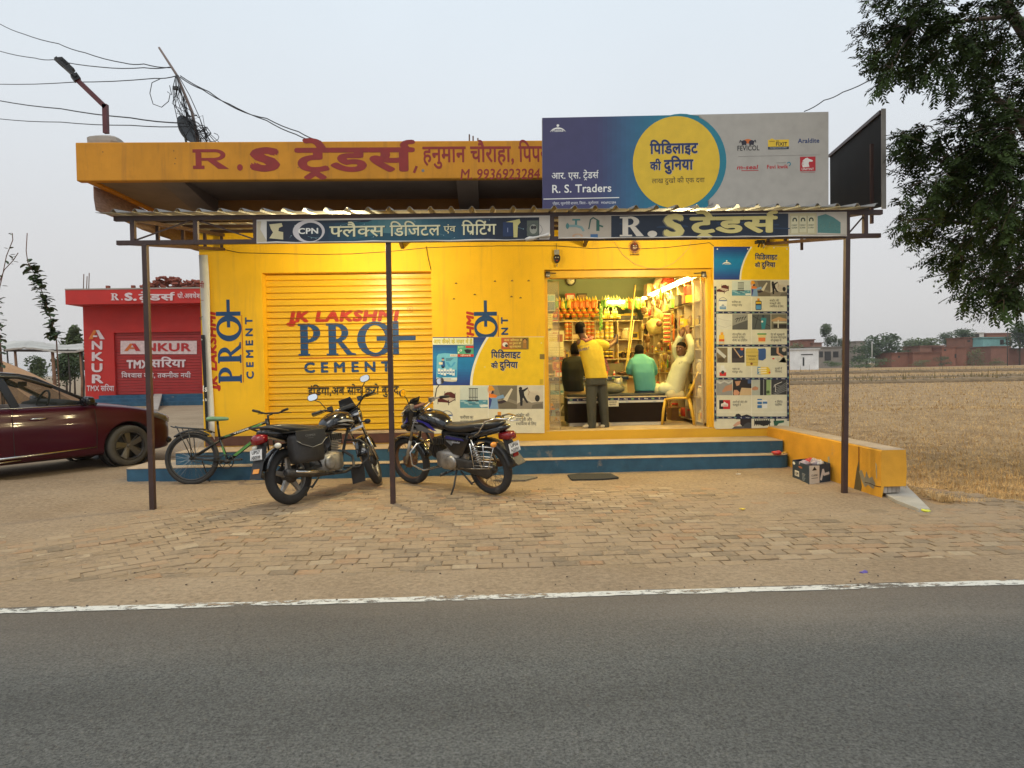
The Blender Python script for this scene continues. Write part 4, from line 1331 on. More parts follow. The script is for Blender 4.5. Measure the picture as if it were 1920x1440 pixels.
def rr(x0,y0,x1,y1,c,l=1.0):k.rect(x0,-y1,x1,-y0,c,l)
def pp(pts,c,l=1.2):k.poly([(x,-y)for x,y in pts],c,l)
rr(1344,590,1372,618,(216,216,204));k.line([(1345,-596),(1356,-600),(1371,-602)],0.5,(170,168,160),1.4);k.line([(1346,-610),(1360,-614),(1371,-610)],0.5,(176,174,164),1.5)
rr(1373,589,1402,618,(150,150,142));pp([(1373,611),(1402,600),(1402,618),(1373,618)],(92,92,90),1.3)
for q in range(4):k.line([(1380+q*5,-604+q*1.5),(1384+q*5,-596+q),(1378+q*6,-599+q)],1.1,(44,46,46),1.7)
rr(1410,589,1445,618,(88,92,90));k.line([(1411,-592),(1444,-612)],1,(40,42,42),1.4);k.line([(1415,-617),(1422,-590)],1,(40,42,42),1.6)
pp([(1427,596),(1437,596),(1436,606),(1434,617),(1428,617),(1427,606)],(56,140,150),1.9);k.oval(1431,-593,2.4,2.6,(40,60,70),2,10);k.oval(1429,-603,2,2,WHITE,2.2,8)
rr(1446,589,1475,617,(122,118,98));pp([(1446,600),(1460,594),(1475,598),(1475,602),(1448,603)],(196,158,112),1.4);rr(1450,603,1475,606,(206,204,180),1.6);rr(1450,608,1475,615,(52,46,38),1.6);k.rect(1458,-615,1460,-600,(216,212,190),1.9);k.oval(1454,-611,3,3,(30,28,26),2,10)
rr(1348,628,1358,646,(236,190,60));rr(1348,636,1358,640,(210,90,40),1.3);rr(1351,623,1356,628,(228,160,40),1.2);rr(1349,640.5,1357,645,(200,200,196),1.5)
rr(1420,625,1437,627.5,(60,150,70),1.4);pp([(1421,627),(1436,627),(1434.5,642),(1422,642)],(234,216,150),1.1);rr(1422,633,1435,640,(226,120,60),1.5)
CT=(44,44,46)
k.text('वॉटरप/ूिफंग और',1373,-629,3.4,CT,1,0.004,width=25);k.text('मरम_मत के िलए',1373,-634.5,3.4,CT,1,0.004,width=23);k.text('सीमेंट का एडिटिव'.replace('डि','िड').replace('टि','िट'),1373,-640,3.4,CT,1,0.004,width=28)
k.text('पेंट की खूबसूरती',1445,-629,3.4,CT,1,0.004,width=26);k.text('के साथ वॉटरप/ूफ',1445,-634.5,3.4,CT,1,0.004,width=29);k.text('की सुरक्षा भी',1445,-640,3.4,CT,1,0.004,width=20)
rr(1344,652,1364,680,(120,106,80));pp([(1344,652),(1362,668),(1358,672),(1344,660)],(206,206,200),1.4);k.oval(1352,-675,7,5,(84,70,48),1.5,12)
rr(1365,654,1370,680,(216,216,210),1.2);rr(1372,652,1396,680,(52,46,50));pp([(1380,658),(1392,654),(1395,666),(1384,668)],(44,66,104),1.4);k.oval(1391,-654.5,3,2.6,(216,110,50),1.7,10);k.line([(1376,-653),(1388,-670),(1392,-668)],2,(202,170,130),1.9);rr(1372,672,1396,679,(70,62,60),1.6)
pp([(1398,656),(1400,653),(1418,653),(1422,657),(1421,686),(1399,686)],(214,190,96),2.2)
for q in range(4):rr(1398.6,660+q*6.5,1421.4,660.6+q*6.5,(170,146,60),2.5)
k.text('TOUGH',1402,-669.5,3,(60,50,30),2.6,0.012,width=15);k.text('GOLD',1404,-675,3,(60,50,30),2.6,0.012,width=11);k.oval(1409,-682,2.4,2.4,(130,80,40),2.6,10)
pp([(1421,654),(1434,653),(1436,655),(1436,672),(1430,676),(1422,675)],(60,92,150),1.6)
rr(1445,651,1475,667,(48,54,54));pp([(1456,652),(1460,651),(1460,661),(1470,668),(1466,670),(1456,662)],(204,160,130),1.5);k.oval(1470,-656,4,4,(190,176,160),1.7,10);pp([(1452,670),(1475,669),(1475,680),(1470,668.5),(1460,679)],(210,206,186),1.2);k.oval(1450,-672.5,2.4,1.5,(206,60,60),1.5,8)
rr(1351,685,1358,690,(230,230,224),1.3);pp([(1349,692),(1351,690),(1359,690),(1362,693),(1361,706),(1349,706)],(226,226,220),1.1);rr(1349,698,1361.5,705,(206,50,48),1.5);k.oval(1355,-698,3,3.4,(60,60,64),1.8,10)
pp([(1420,688),(1440,688),(1444,693),(1444,702),(1420,702)],(236,200,50),1.2);rr(1420,688,1426,702,(70,140,190),1.4)
for q in range(3):k.poly([(1421+q,-(690+q*4.2)),(1436,-(689.2+q*4)),(1438,-(691.4+q*4)),(1422,-(693+q*4))],(248,236,190),1.7+q*0.05)
rr(1441,697,1444.6,699.8,(214,80,40),2)
k.text('पाइप का',1373,-693.5,3.4,CT,1,0.004,width=14);k.text('मजबूत जोड़',1373,-699,3.4,CT,1,0.004,width=19);k.text('चुटकी में',1453,-693,3.4,CT,1,0.004,width=13);k.text('िचपकाए',1453,-698.5,3.4,CT,1,0.004,width=13)
rr(1344,713,1373,741,(150,150,146));pp([(1344,713),(1352,716),(1358,713),(1366,716),(1373,713),(1373,716),(1366,720),(1358,716),(1350,720),(1344,717)],(196,196,190),1.4);pp([(1354,733),(1360,724),(1373,720),(1373,732),(1364,733),(1355,736)],(190,140,108),1.6)
rr(1374,712,1409,741,(42,36,34));pp([(1390,727),(1409,728),(1409,741),(1386,741)],(206,178,136),1.4);pp([(1375,738),(1376,731),(1382,731),(1387,736),(1384,741),(1376,741)],(204,150,116),1.7);pp([(1378,715),(1389,714),(1386,722),(1381,724)],(196,146,110),1.6);rr(1402,712,1409,719,(60,84,130),1.6)
rr(1410,712,1425,741,(178,184,172));rr(1425,712,1437,741,(44,44,44));rr(1431,712,1432.5,741,(150,150,146),1.4);rr(1437,712,1445,741,(150,176,116));pp([(1410,727),(1416,724),(1422,727),(1421,731),(1415,732),(1410,731)],(190,136,100),1.6);k.oval(1440,-735,3,3,(70,96,50),1.3,10)
rr(1446,712,1475,740,(58,58,60))
for q in range(5):pp([(1447+q*2,736-q*3.6),(1455+q*2,740-q*3.6),(1475,732-q*3.6),(1475,730.6-q*3.6),(1456+q*2,738-q*3.6)],(130,132,132),1.4+q*0.04)
k.line([(1451,-726),(1452,-722),(1466,-716)],0.9,WHITE,2);k.line([(1454,-735),(1454,-722)],0.8,WHITE,2.2)
rr(1348.5,750,1369,767,(206,44,50));rr(1348.5,750,1356,767,(36,32,36),1.3);pp([(1352,757),(1356,756),(1358,753),(1362,756),(1365,757),(1365,762),(1352,762)],(238,232,226),1.7);k.text('M-SEAL',1354,-761,2.4,(190,40,50),2.1,0.01,width=9.5)
rr(1420,748,1428.5,765,(58,116,176));rr(1420,750.5,1428.5,753,WHITE,1.3);rr(1420,758,1428.5,759.5,WHITE,1.3);rr(1429.5,750,1438.5,765.5,(230,232,230));rr(1430,753,1438.5,757,(58,116,176),1.3)
k.text('दरारों को जोड़े और',1374,-755.5,3.4,CT,1,0.004,width=27);k.text('मजबूती दे',1374,-761,3.4,CT,1,0.004,width=15);k.text('4 टेिसटेड',1453,-755,3.4,CT,1,0.004,width=14);k.text('एडहेिसव',1453,-760.5,3.4,CT,1,0.004,width=13)
pp([(1378,781),(1380,776.5),(1385,775.5),(1389,778),(1389,780),(1400,777),(1409,780),(1409,797),(1392,800),(1387,794),(1388,786),(1380,786)],(34,30,32),1.1);pp([(1374,798),(1382,791),(1388,789),(1388,795),(1378,800)],(214,166,140),1.4);pp([(1372,804),(1378,799),(1409,799.5),(1409,803)],(90,92,94),1.2);pp([(1394,797),(1402,792),(1409,793),(1409,802),(1396,802)],(66,70,74),1.6)
pp([(1415,789),(1440,788),(1446,791),(1440,797),(1431,799),(1424,796),(1416,796)],(30,32,32),1.1)
for q in range(8):rr(1414+q*4,786,1415.6+q*4,798,(30,32,32),1.3)
pp([(1450,789),(1470,788),(1470,792),(1460,794),(1456,799),(1452,799)],(40,96,72),1.1);rr(1452,783,1455,790,(40,56,50),1.3);pp([(1458,783),(1463,780.5),(1468,783)],(150,90,66),1.3)
TB=(24,38,78)
def tape(x0,y0,x1,y1,l=3.0):
	rr(x0,y0,x1,y1,TB,l)
	hor=(x1-x0)>(y1-y0)
	n=int(((x1-x0)if hor else(y1-y0))/11)
	for q in range(n):
		if hor:
			cx,cy=x0+5+q*11.2,-(y0+y1)/2
			if q%3==0:k.oval(cx,cy,2.3,1.3,(120,160,150),l+0.4,10)
			elif q%3==1:k.ring(cx,cy,1.3,1.3,0.6,0.7,WHITE,l+0.4,0.7,5.6,10)
			else:k.text('Mira',cx-3,cy-1,2.1,WHITE,l+0.4,0.014,width=7)
		else:
			cx,cy=(x0+x1)/2,-(y0+5+q*11.2)
			if q%3==0:k.oval(cx,cy,1.3,2.3,(120,160,150),l+0.4,10)
			elif q%3==1:k.ring(cx,cy,1.3,1.3,0.6,0.7,WHITE,l+0.4,0.7,5.6,10)
			else:k.rect(cx-0.8,cy-3,cx+0.8,cy+3,(180,190,204),l+0.4)
for y in(586,648,710,783):tape(1340,y-2.2,1479.5,y+2.0,3.0+y*0.0005)
tape(1339,537,1343,790,3.9);tape(1475.3,535,1479.6,789,3.9)
k.build('printed_face',post,INK)
cl=thing('corner_banner','narrow white and black cloth banner hung on the left corner of the yellow wall','banner',(-4.1,D-0.02,0.5))
m=MB()
pts=[at(373,477,D-0.03),at(390,477,D-0.03),at(402,815,D-0.03),at(397,826,D-0.03),at(385,806,D-0.03)]
n=12
rows=[]
for i in range(n+1):
	t_=i/n
	l_=at(373+16*t_,478+325*t_,D-0.02);r_=at(389.5+13*t_+1.2*math.sin(t_*9),478+347*t_,D-0.025-0.02*abs(math.sin(t_*4)))
	rows.append([l_+Vector((0.0,0.25,0)),l_,l_.lerp(r_,0.5)+Vector((0,-0.012*math.sin(t_*7),0)),r_])
vs=[p for r2 in rows for p in r2]
m.add(vs,[(i*4+j,i*4+j+1,i*4+j+5,i*4+j+4)for i in range(n)for j in range(3)],smooth=True)
o_=m.build('cloth',mat('white_cloth',(0.66,0.645,0.58),0.8,var=0.07,scale=5),cl)
sd_=o_.modifiers.new('thick','SOLIDIFY');sd_.thickness=0.003
k=on_plane(Ink((0,D-0.056,0)))
k.poly([(376.5,-628),(384,-628),(391,-806),(386,-806)],(22,22,24),0.2)
k.text('ls',379.5,-734,11,WHITE,0.6,0.01);k.text('a B',380,-752,4.5,WHITE,0.6,0.01,width=8)
k.text('मी',373.4,-540,9,(150,40,34),0.4,0.01,width=9);k.text('कि',373.6,-600,5,(40,40,46),0.4,0.01,width=5);k.rect(374,-563.4,382,-562.6,(180,60,50),0.4);k.text('ls',377,-638,3,WHITE,0.6,0.01)
k.build('printed_face',cl,INK)
# small things hung on the wall
def sunface():
	c=at(1190,463,D-0.03)
	t=thing('sun_face_ornament','small round sun face charm with beads hung above the doorway','ornament',c)
	m=MB();m.lathe([(0.001,-0.012),(0.055,-0.010),(0.062,0.0),(0.05,0.02),(0.02,0.03),(0.001,0.031)],(c.x,c.y+0.012,c.z),'Y',20)
	o=m.build('face',mat('dark_red_charm',(0.10,0.03,0.025),0.5,var=0.3,scale=30),t);
	m=MB()
	for q in range(22):
		a=q*2*PI/22
		m.bar(c+Vector((0.06*math.cos(a),-0.0,0.06*math.sin(a))),c+Vector((0.093*math.cos(a),0,0.093*math.sin(a))),0.011,0.006)
	m.build('rays',mat('brass_ray',(0.35,0.12,0.05),0.5,var=0.4,scale=40),t)
	for q in range(7):
		m=MB();x=c.x-0.06+q*0.02
		m.tube([(x,c.y,c.z-0.075),(x,c.y,c.z-0.105)],0.002,5);m.ball((x,c.y,c.z-0.112),0.008,8,6)
		m.build('bead',mat('black_bead',(0.03,0.02,0.02),0.3),t)
	k=Ink((c.x,c.y-0.022,c.z),step=0.001)
	for s_ in(-1,1):k.oval(s_*0.02,0.014,0.009,0.006,WHITE,0,10);k.oval(s_*0.02,0.014,0.004,0.004,BLACK,1,8)
	k.line([(-0.03,-0.012),(-0.01,-0.02),(0.01,-0.02),(0.03,-0.012)],0.006,(210,190,160),0);k.oval(0,0.036,0.006,0.01,(200,40,30),0,8)
	k.build('face_paint',t,INK)
	m=MB();m.tube([c+Vector((0,0.01,0.06)),c+Vector((0,0.015,0.16))],0.002,5);m.build('string',mat('black_string',(0.02,0.02,0.02),0.8),t)
sunface()
def nazar():
	c=at(1044,484,D-0.03)
	t=thing('mask_charm','black horned mask charm on a hook with a lemon, left above the doorway','ornament',c)
	m=MB();m.loft([[c+Vector((rx*math.cos(a),-0.018*math.cos(a*0.5)*(1 if abs(a)<9 else 0),z+0.3*rx*0*math.sin(a)))for a in[k_*2*PI/14 for k_ in range(14)]]for rx,z in((0.012,-0.075),(0.03,-0.06),(0.045,-0.03),(0.05,0.0),(0.045,0.03),(0.03,0.045))])
	m.build('face',mat('black_charm',(0.02,0.016,0.016),0.4),t)
	k=Ink((c.x,c.y-0.022,c.z),step=0.001)
	for s_ in(-1,1):k.oval(s_*0.018,0.008,0.010,0.007,WHITE,0,10);k.oval(s_*0.018,0.008,0.004,0.004,BLACK,1,8)
	k.oval(0,-0.035,0.012,0.006,(190,40,30),0,10)
	k.build('face_paint',t,INK)
	m=MB();m.box(c.x-0.035,c.x+0.035,c.y-0.004,c.y+0.004,c.z+0.05,c.z+0.12);m.build('card',mat('grey_card',(0.25,0.25,0.24),0.6,var=0.3,scale=30),t)
	m=MB();m.tube([c+Vector((0,0,0.12)),c+Vector((0.002,0.02,0.22))],0.003,6);m.build('string',mat('black_string',(0.02,0.02,0.02)),t)
	for dz in(-0.095,-0.115):
		m=MB();m.ball(c+Vector((0,0,dz)),0.013,8,6);m.build('lemon',mat('dried_lemon',(0.35,0.27,0.1),0.6),t)
nazar()
m=MB()
WIRE=mat('black_cable',(0.02,0.02,0.022),0.5)
pts=[(421,468),(450,474),(520,475.5),(600,477),(660,476),(725,472),(800,464.5),(870,462),(940,461),(1042,461),(1110,466),(1150,464),(1190,467),(1250,464),(1300,458.5),(1330,455),(1338,461)]
m.tube([at(px,py,D-0.012)for px,py in pts],0.0045,6)
setp(m.build('wall_cable',WIRE),'thin dark cable clipped along the wall under the canopy','cable')
m=MB();m.tube([at(px,py,D-0.012)for px,py in((799,462),(803,485),(808,506))],0.004,5)
setp(m.build('wall_cable',WIRE),'short cable dropping to the shutter corner','cable')
m=MB();m.tube([at(px,py,D-0.012)for px,py in((1152,454),(1168,478),(1190,495),(1215,503),(1240,503),(1262,494),(1280,478),(1292,464),(1296,452))],0.003,5)
setp(m.build('wall_cable',mat('pale_wire',(0.45,0.36,0.2),0.6)),'loose pale wire hanging in a loop above the doorway','cable')
for i,(px,py)in enumerate(((855,532),(928,528),(960,527),(991,527),(890,553),(959,557),(976,559),(851,561))):
	c=at(px,py,D-0.004)
	m=MB();m.tube([c+Vector((0,0,0.008)),c+Vector((0,-0.02,0.004)),c+Vector((0.004,-0.024,0.018))],0.0035,5)
	m.add([c+Vector((x,0.002,z))for x,z in((-0.02,-0.004),(0.02,-0.002),(0.014,0.012),(-0.01,0.014))],[(0,1,2,3)])
	setp(m.build('wall_hook',mat('rusty_hook',(0.16,0.08,0.03),0.8)),'small rusty hook in the yellow wall above the left poster','hook','rusty hooks in the wall')
c=at(1425,455,D-0.03)
t=thing('security_camera','small black security camera fixed above the tall poster','camera',c)
m=MB();m.box(c.x-0.07,c.x+0.05,D-0.09,D-0.001,c.z-0.015,c.z+0.03);m.build('mount',mat('black_plastic',(0.02,0.02,0.02),0.5),t,bevel=0.006)
m=MB();m.tube([c+Vector((-0.02,-0.03,-0.02)),c+Vector((-0.05,-0.06,-0.07))],0.012,8);m.build('lens_barrel',mat('black_plastic',(0.02,0.02,0.02)),t)
m=MB();m.tube([c+Vector((0.03,-0.03,-0.01)),c+Vector((0.05,-0.05,-0.05)),c+Vector((0.03,-0.04,-0.09))],0.007,6);m.build('cable_tail',mat('grey_card',(0.25,0.25,0.24)),t)
# MOTORCYCLES
GLOSS=mat('black_gloss_paint',(0.012,0.012,0.014),0.18,var=0.3,scale=9,coat=0.6)
BPLAS=mat('black_rough_plastic',(0.022,0.022,0.023),0.55,var=0.35,scale=12,bump=0.05)
RUBBER=mat('tyre_rubber',(0.03,0.028,0.026),0.85,var=0.25,scale=10,bump=0.2,bscale=60,col2=(0.12,0.10,0.08),stain=-0.05)
CHROME=mat('worn_chrome',(0.55,0.54,0.52),0.22,metal=1.0,var=0.2,scale=20)
ALU=mat('dirty_aluminium',(0.36,0.34,0.31),0.45,metal=0.7,var=0.3,scale=14,bump=0.1,col2=(0.14,0.11,0.08),stain=0.1)
DKMET=mat('dark_engine_metal',(0.06,0.055,0.05),0.5,metal=0.5,var=0.35,scale=14,bump=0.1)
REDLENS=mat('red_lens',(0.22,0.006,0.010),0.15,var=0.2,coat=0.3)
AMBER=mat('amber_lens',(0.8,0.3,0.04),0.2)
CLEARL=mat('clear_lens',(0.6,0.58,0.5),0.12)
SEATM=mat('black_seat_vinyl',(0.016,0.016,0.017),0.38,var=0.3,scale=8,bump=0.12,bscale=60)
MIRG=mat('mirror_glass',(0.85,0.87,0.88),0.03,metal=1.0,var=0.01)
RUSTY=mat('brown_rusty_metal',(0.16,0.085,0.05),0.7,metal=0.3,var=0.35,scale=12,bump=0.2)
def sect(x,zc,hw,hh,n=16,p=2.4,yc=0.0,flat=0.0):
	out=[]
	for k_ in range(n):
		a=2*PI*k_/n
		c,s=math.cos(a),math.sin(a)
		y=math.copysign(abs(c)**(2/p),c)*hw
		z=math.copysign(abs(s)**(2/p),s)*hh
		if z<0:z*=(1-flat)
		out.append(Vector((x,yc+y,zc+z)))
	return out
def tyre_prof(r,w):
	return[(r-w*0.95,-w*0.42),(r-w*0.55,-w*0.5),(r-w*0.15,-w*0.36),(r,-w*0.1),(r,w*0.1),(r-w*0.15,w*0.36),(r-w*0.55,w*0.5),(r-w*0.95,w*0.42)]
def moto_wheel(parent,cx,r,w,spoked,front,hubr):
	t=bpy.data.objects.new('wheel',None);COL.objects.link(t);t.parent=parent;t.location=(cx,0,r)
	m=MB();m.lathe(tyre_prof(r,w),(0,0,0),'Y',40,closed=True);m.build('tyre',RUBBER,t,local=True)
	rr_=r-w*0.85
	m=MB();m.lathe([(rr_+0.012,-w*0.36),(rr_-0.012,-w*0.30),(rr_-0.02,0),(rr_-0.012,w*0.30),(rr_+0.012,w*0.36),(rr_+0.0,0)],(0,0,0),'Y',40,closed=True)
	m.build('rim',RUSTY if spoked else ALU,t,local=True)
	m=MB();m.lathe([(0.001,-0.06),(hubr*0.7,-0.06),(hubr,-0.045),(hubr,0.045),(hubr*0.7,0.06),(0.001,0.06)],(0,0,0),'Y',24)
	m.build('hub',RUSTY if(spoked and front)else DKMET,t,local=True)
	m=MB()
	if spoked:
		for q in range(36):
			a=q*2*PI/36;b_=a+(0.5 if q%2 else-0.5);y0=0.035 if q%4<2 else-0.035
			m.tube([(hubr*0.9*math.cos(b_),y0,hubr*0.9*math.sin(b_)),(rr_*math.cos(a),0,rr_*math.sin(a))],0.0022,4,caps=False)
		m.build('spokes',DKMET,t,local=True)
	else:
		for q in range(5):
			a=q*2*PI/5+0.3
			for sgn in(-1,1):
				pass
			ca,sa=math.cos(a),math.sin(a)
			def P(rad,off,y):return(rad*ca-off*sa,y,rad*sa+off*ca)
			m.hexa([P(hubr*0.8,-0.03,-0.022),P(rr_,-0.016,-0.018),P(rr_,-0.016,0.018),P(hubr*0.8,-0.03,0.022),P(hubr*0.8,0.03,-0.022),P(rr_,0.016,-0.018),P(rr_,0.016,0.018),P(hubr*0.8,0.03,0.022)])
		m.build('spokes',ALU,t,local=True,bevel=0.004)
	return t
def arc_strip(m,cx,cz,r,a0,a1,w,n=14,th=0.004,drop=0.02):
	"""mudguard: curved strip round a wheel, with turned-down sides"""
	rings=[]
	for i in range(n+1):
		a=a0+(a1-a0)*i/n
		c,s=math.cos(a),math.sin(a)
		pr=[(-w,-drop),(-w*0.8,-0.004),(0,0.004),(w*0.8,-0.004),(w,-drop)]
		pts=[Vector((cx+(r+d_)*c,y,cz+(r+d_)*s))for y,d_ in pr]+[Vector((cx+(r+d_-th)*c,y*0.97,cz+(r+d_-th)*s))for y,d_ in reversed(pr)]
		rings.append(pts)
	m.loft(rings)
def mirror(parent,base,mid,top,ang,face_dir):
	t=bpy.data.objects.new('mirror',None);COL.objects.link(t);t.parent=parent
	m=MB();m.tube([base,mid,top],0.006,8);m.build('stalk',BPLAS,t,local=True)
	m=MB();f=Vector(face_dir).normalized();u=Vector((0,0,1)).cross(f).normalized();v=f.cross(u)
	c=Vector(top)+u*0.0+v*0.03
	rings=[]
	for d_,sc_ in((-0.035,0.25),(-0.028,0.7),(-0.012,0.97),(0.002,1.0),(0.004,0.94)):
		rings.append([c+f*d_+(u*math.copysign(abs(math.cos(a))**0.75,math.cos(a))*0.062+v*math.copysign(abs(math.sin(a))**0.75,math.sin(a))*0.042)*sc_ for a in[2*PI*q/18 for q in range(18)]])
	m.loft(rings);m.build('shell',BPLAS,t,local=True)
	m=MB();m.add([c+f*0.0055+(u*math.copysign(abs(math.cos(a))**0.75,math.cos(a))*0.056+v*math.copysign(abs(math.sin(a))**0.75,math.sin(a))*0.037)for a in[2*PI*q/18 for q in range(18)]],[tuple(range(18))])
	m.build('glass',MIRG,t,local=True)
def ink_on(parent,name,o,U,V,draw,m=None,step=0.0012):
	k=Ink((0,0,0),U,V,step);k.o=Vector(o)
	draw(k)
	ob=k.build(name,None,m or INK)
	ob.parent=parent
	return ob
def plate(parent,c,fwd,up,txt,w=0.2,h=0.115):
	"""number plate facing fwd"""
	f=Vector(fwd).normalized();U=Vector(up).cross(f).normalized();V=f.cross(U)
	t=bpy.data.objects.new('number_plate',None);COL.objects.link(t);t.parent=parent
	m=MB();c=Vector(c)
	m.add([c+f*d_+U*x*w/2+V*y*h/2 for d_ in(-0.004,0)for x,y in((-1,-1),(1,-1),(1,1),(-1,1))],[(0,3,2,1),(4,5,6,7),(0,1,5,4),(1,2,6,5),(2,3,7,6),(3,0,4,7)])
	m.build('plate',mat('plate_white',(0.72,0.72,0.70),0.4,var=0.05),t,local=True)
	def dr(k):
		k.text(txt[0],0,h*0.08,h*0.3,BLACK,1,0.03,width=w*0.72,align='c')
		k.text(txt[1],0,-h*0.4,h*0.3,BLACK,1,0.03,width=w*0.78,align='c')
		for q in((-w/2+0.003,-h/2+0.003,w/2-0.003,-h/2+0.006),(-w/2+0.003,h/2-0.006,w/2-0.003,h/2-0.003)):k.rect(*q,BLACK,0.6)
	ink_on(t,'plate_number',c,U,V,dr)
def motorcycle(label,loc,head,lean,kind):
	root=thing('motorcycle',label,'motorcycle',loc,rot=(-lean,0,head))
	A=kind=='bag'
	WB,r=1.28,0.302
	def part(name,m,fn,parent=None,**k):
		b=MB();fn(b);return b.build(name,m,parent or root,local=True,**k)
	moto_wheel(root,0,r,0.10 if A else 0.085,not A,False,0.075)
	fwh=moto_wheel(root,WB,r,0.085 if A else 0.078,not A,True,0.08)
	ax_=Vector((-0.42,0,1)).normalized();pv=Vector((1.02,0,0.90))
	ST_=Matrix.Translation(pv)@Matrix.Rotation(R(34 if A else 4),4,ax_)@Matrix.Translation(-pv)
	m4=ST_@Matrix.Translation(fwh.location)
	fwh.location=m4.translation;fwh.rotation_euler=m4.to_euler()
	global CURT
	def frame(b):
		b.tube([(1.02,0,0.86),(0.95,0,0.72),(0.82,0,0.45),(0.74,0,0.30),(0.45,0,0.28),(0.36,0,0.36)],0.017,8)
		b.tube([(1.0,0,0.80),(0.62,0,0.72),(0.40,0,0.42)],0.02,8)
		for s in(-1,1):
			b.tube([(0.60,0.07*s,0.70),(0.1,0.1*s,0.72),(-0.28,0.09*s,0.78)],0.012,8)
			b.tube([(0.38,0.09*s,0.38),(0.18,0.1*s,0.70)],0.012,8)
			b.bar((0.40,0.085*s,0.36),(-0.02,0.085*s,r),0.022,0.035)
		b.tube([(1.0,0,0.9),(1.05,0,0.72)],0.028,10)
	part('frame',BPLAS,frame)
	def eng(b):
		b.loft([sect(0.36,0.37,0.085,0.10,14,4),sect(0.46,0.38,0.12,0.125,14,4),sect(0.62,0.38,0.12,0.12,14,4),sect(0.74,0.38,0.08,0.10,14,4)])
		for s in(-1,1):b.lathe([(0.001,0.14*s),(0.055,0.14*s),(0.075,0.13*s),(0.08,0.10*s),(0.001,0.10*s)],(0.47 if s>0 else 0.50,0,0.37),'Y',20)
	part('crankcase',ALU,eng)
	def cyl_(b):
		d=Vector((0.80,0,0.60))-Vector((0.66,0,0.44));up=Vector((-0.7,0,0.7))if not A else Vector((0.25,0,1))
		if A:p0,p1=Vector((0.64,0,0.46)),Vector((0.69,0,0.68))
		else:p0,p1=Vector((0.66,0,0.43)),Vector((0.84,0,0.50))
		for q in range(9):
			c=p0.lerp(p1,q/8);e=(p1-p0).normalized()
			b.bar(c-e*0.005,c+e*0.005,0.15 if q<7 else 0.12,0.15 if q<7 else 0.12)
		b.bar(p0,p1+(p1-p0).normalized()*0.03,0.10,0.10)
	part('cylinder',DKMET if not A else ALU,cyl_)
	part('carburettor',ALU,lambda b:(b.cyl((0.58,0,0.56),(0.48,0,0.58),0.03,0.03,10),b.box(0.5,0.57,-0.03,0.06,0.5,0.56)))
	part('air_box',BPLAS,lambda b:b.loft([sect(0.30,0.56,0.07,0.10,12,4),sect(0.5,0.60,0.08,0.12,12,4),sect(0.64,0.66,0.05,0.06,12,4)]))
	part('cylinder_head',DKMET,lambda b:[b.bar((0.60+q*0.03,-0.09,0.655 if A else 0.60),(0.60+q*0.03,0.09,0.655 if A else 0.60),0.012,0.07)for q in range(6)]and None)
	def exh(b):
		b.tube([(0.80,-0.03,0.48),(0.90,-0.07,0.40),(0.86,-0.12,0.28),(0.70,-0.14,0.24),(0.45,-0.15,0.25)],0.017,10)
		b.tube([(0.48,-0.15,0.25),(0.36,-0.16,0.27),(0.25,-0.165,0.285),(-0.16,-0.17,0.345),(-0.18,-0.17,0.348)],[0.018,0.03,0.042,0.046,0.036],14)
	part('exhaust',DKMET if A else RUSTY,exh)
	part('heat_shield',CHROME,lambda b:b.tube([(0.34,-0.195,0.285),(0.12,-0.207,0.315),(-0.08,-0.212,0.345)],[0.012,0.02,0.014],8))
	part('exhaust_tip',BPLAS,lambda b:b.lathe([(0.018,0),(0.03,0.0),(0.03,-0.006),(0.018,-0.006)],(-0.183,-0.17,0.349),'X',14,closed=True))
	part('chain_case',DKMET,lambda b:b.loft([sect(-0.10,r,0.018,0.05,12,3,0.1),sect(-0.02,r+0.005,0.02,0.10,12,2.5,0.1),sect(0.10,r+0.02,0.02,0.085,12,3,0.1),sect(0.38,0.36,0.02,0.07,12,3,0.1),sect(0.45,0.37,0.015,0.04,12,3,0.1)]))
	for s in(-1,1):
		part('foot_rest',BPLAS,lambda b:(b.tube([(0.48,0.08*s,0.27),(0.50,0.22*s,0.265)],0.009,8),b.tube([(0.50,0.19*s,0.268),(0.50,0.29*s,0.268)],0.016,8)))
	part('side_stand',BPLAS,lambda b:(b.tube([(0.42,0.10,0.28),(0.40,0.20,0.12),(0.43,0.285,math.tan(lean)*-0.285+0.30*0+0.0)],0.011,8),b.box(0.40,0.50,0.27,0.31,-0.052,-0.042)))
	part('main_stand',BPLAS,lambda b:(b.tube([(0.36,0.1,0.27),(0.18,0.13,0.14)],0.011,8),b.tube([(0.36,-0.1,0.27),(0.18,-0.13,0.14)],0.011,8),b.tube([(0.20,-0.13,0.15),(0.20,0.13,0.15)],0.01,8)))
	part('gear_lever',DKMET,lambda b:b.tube([(0.62,0.13,0.31),(0.72,0.15,0.29),(0.72,0.21,0.29)],0.008,8))
	for s in(-1,1):
		def damper(b,s=s):
			p0,p1=Vector((0.0,0.125*s,r+0.03)),Vector((0.12,0.125*s,0.66))
			b.tube([p0,p1],0.014,8)
			d=(p1-p0);u=d.normalized().orthogonal();v=d.normalized().cross(u)
			b.tube([p0+d*(0.25+0.62*q/72)+(u*math.cos(q*2*PI/8)+v*math.sin(q*2*PI/8))*0.030 for q in range(73)],0.0052,5)
		part('damper',CHROME if not A else DKMET,damper)
	def fork(b):
		for s in(-1,1):
			b.tube([(1.03,0.085*s,0.86),(1.155,0.085*s,0.56)],0.016,10);b.tube([(1.145,0.085*s,0.585),(WB-0.005,0.085*s,r-0.01)],0.023,10)
		b.box(1.0,1.09,-0.11,0.11,0.70,0.73);b.box(0.98,1.06,-0.11,0.11,0.86,0.885)
	CURT=ST_
	part('fork',ALU if not A else CHROME,fork)
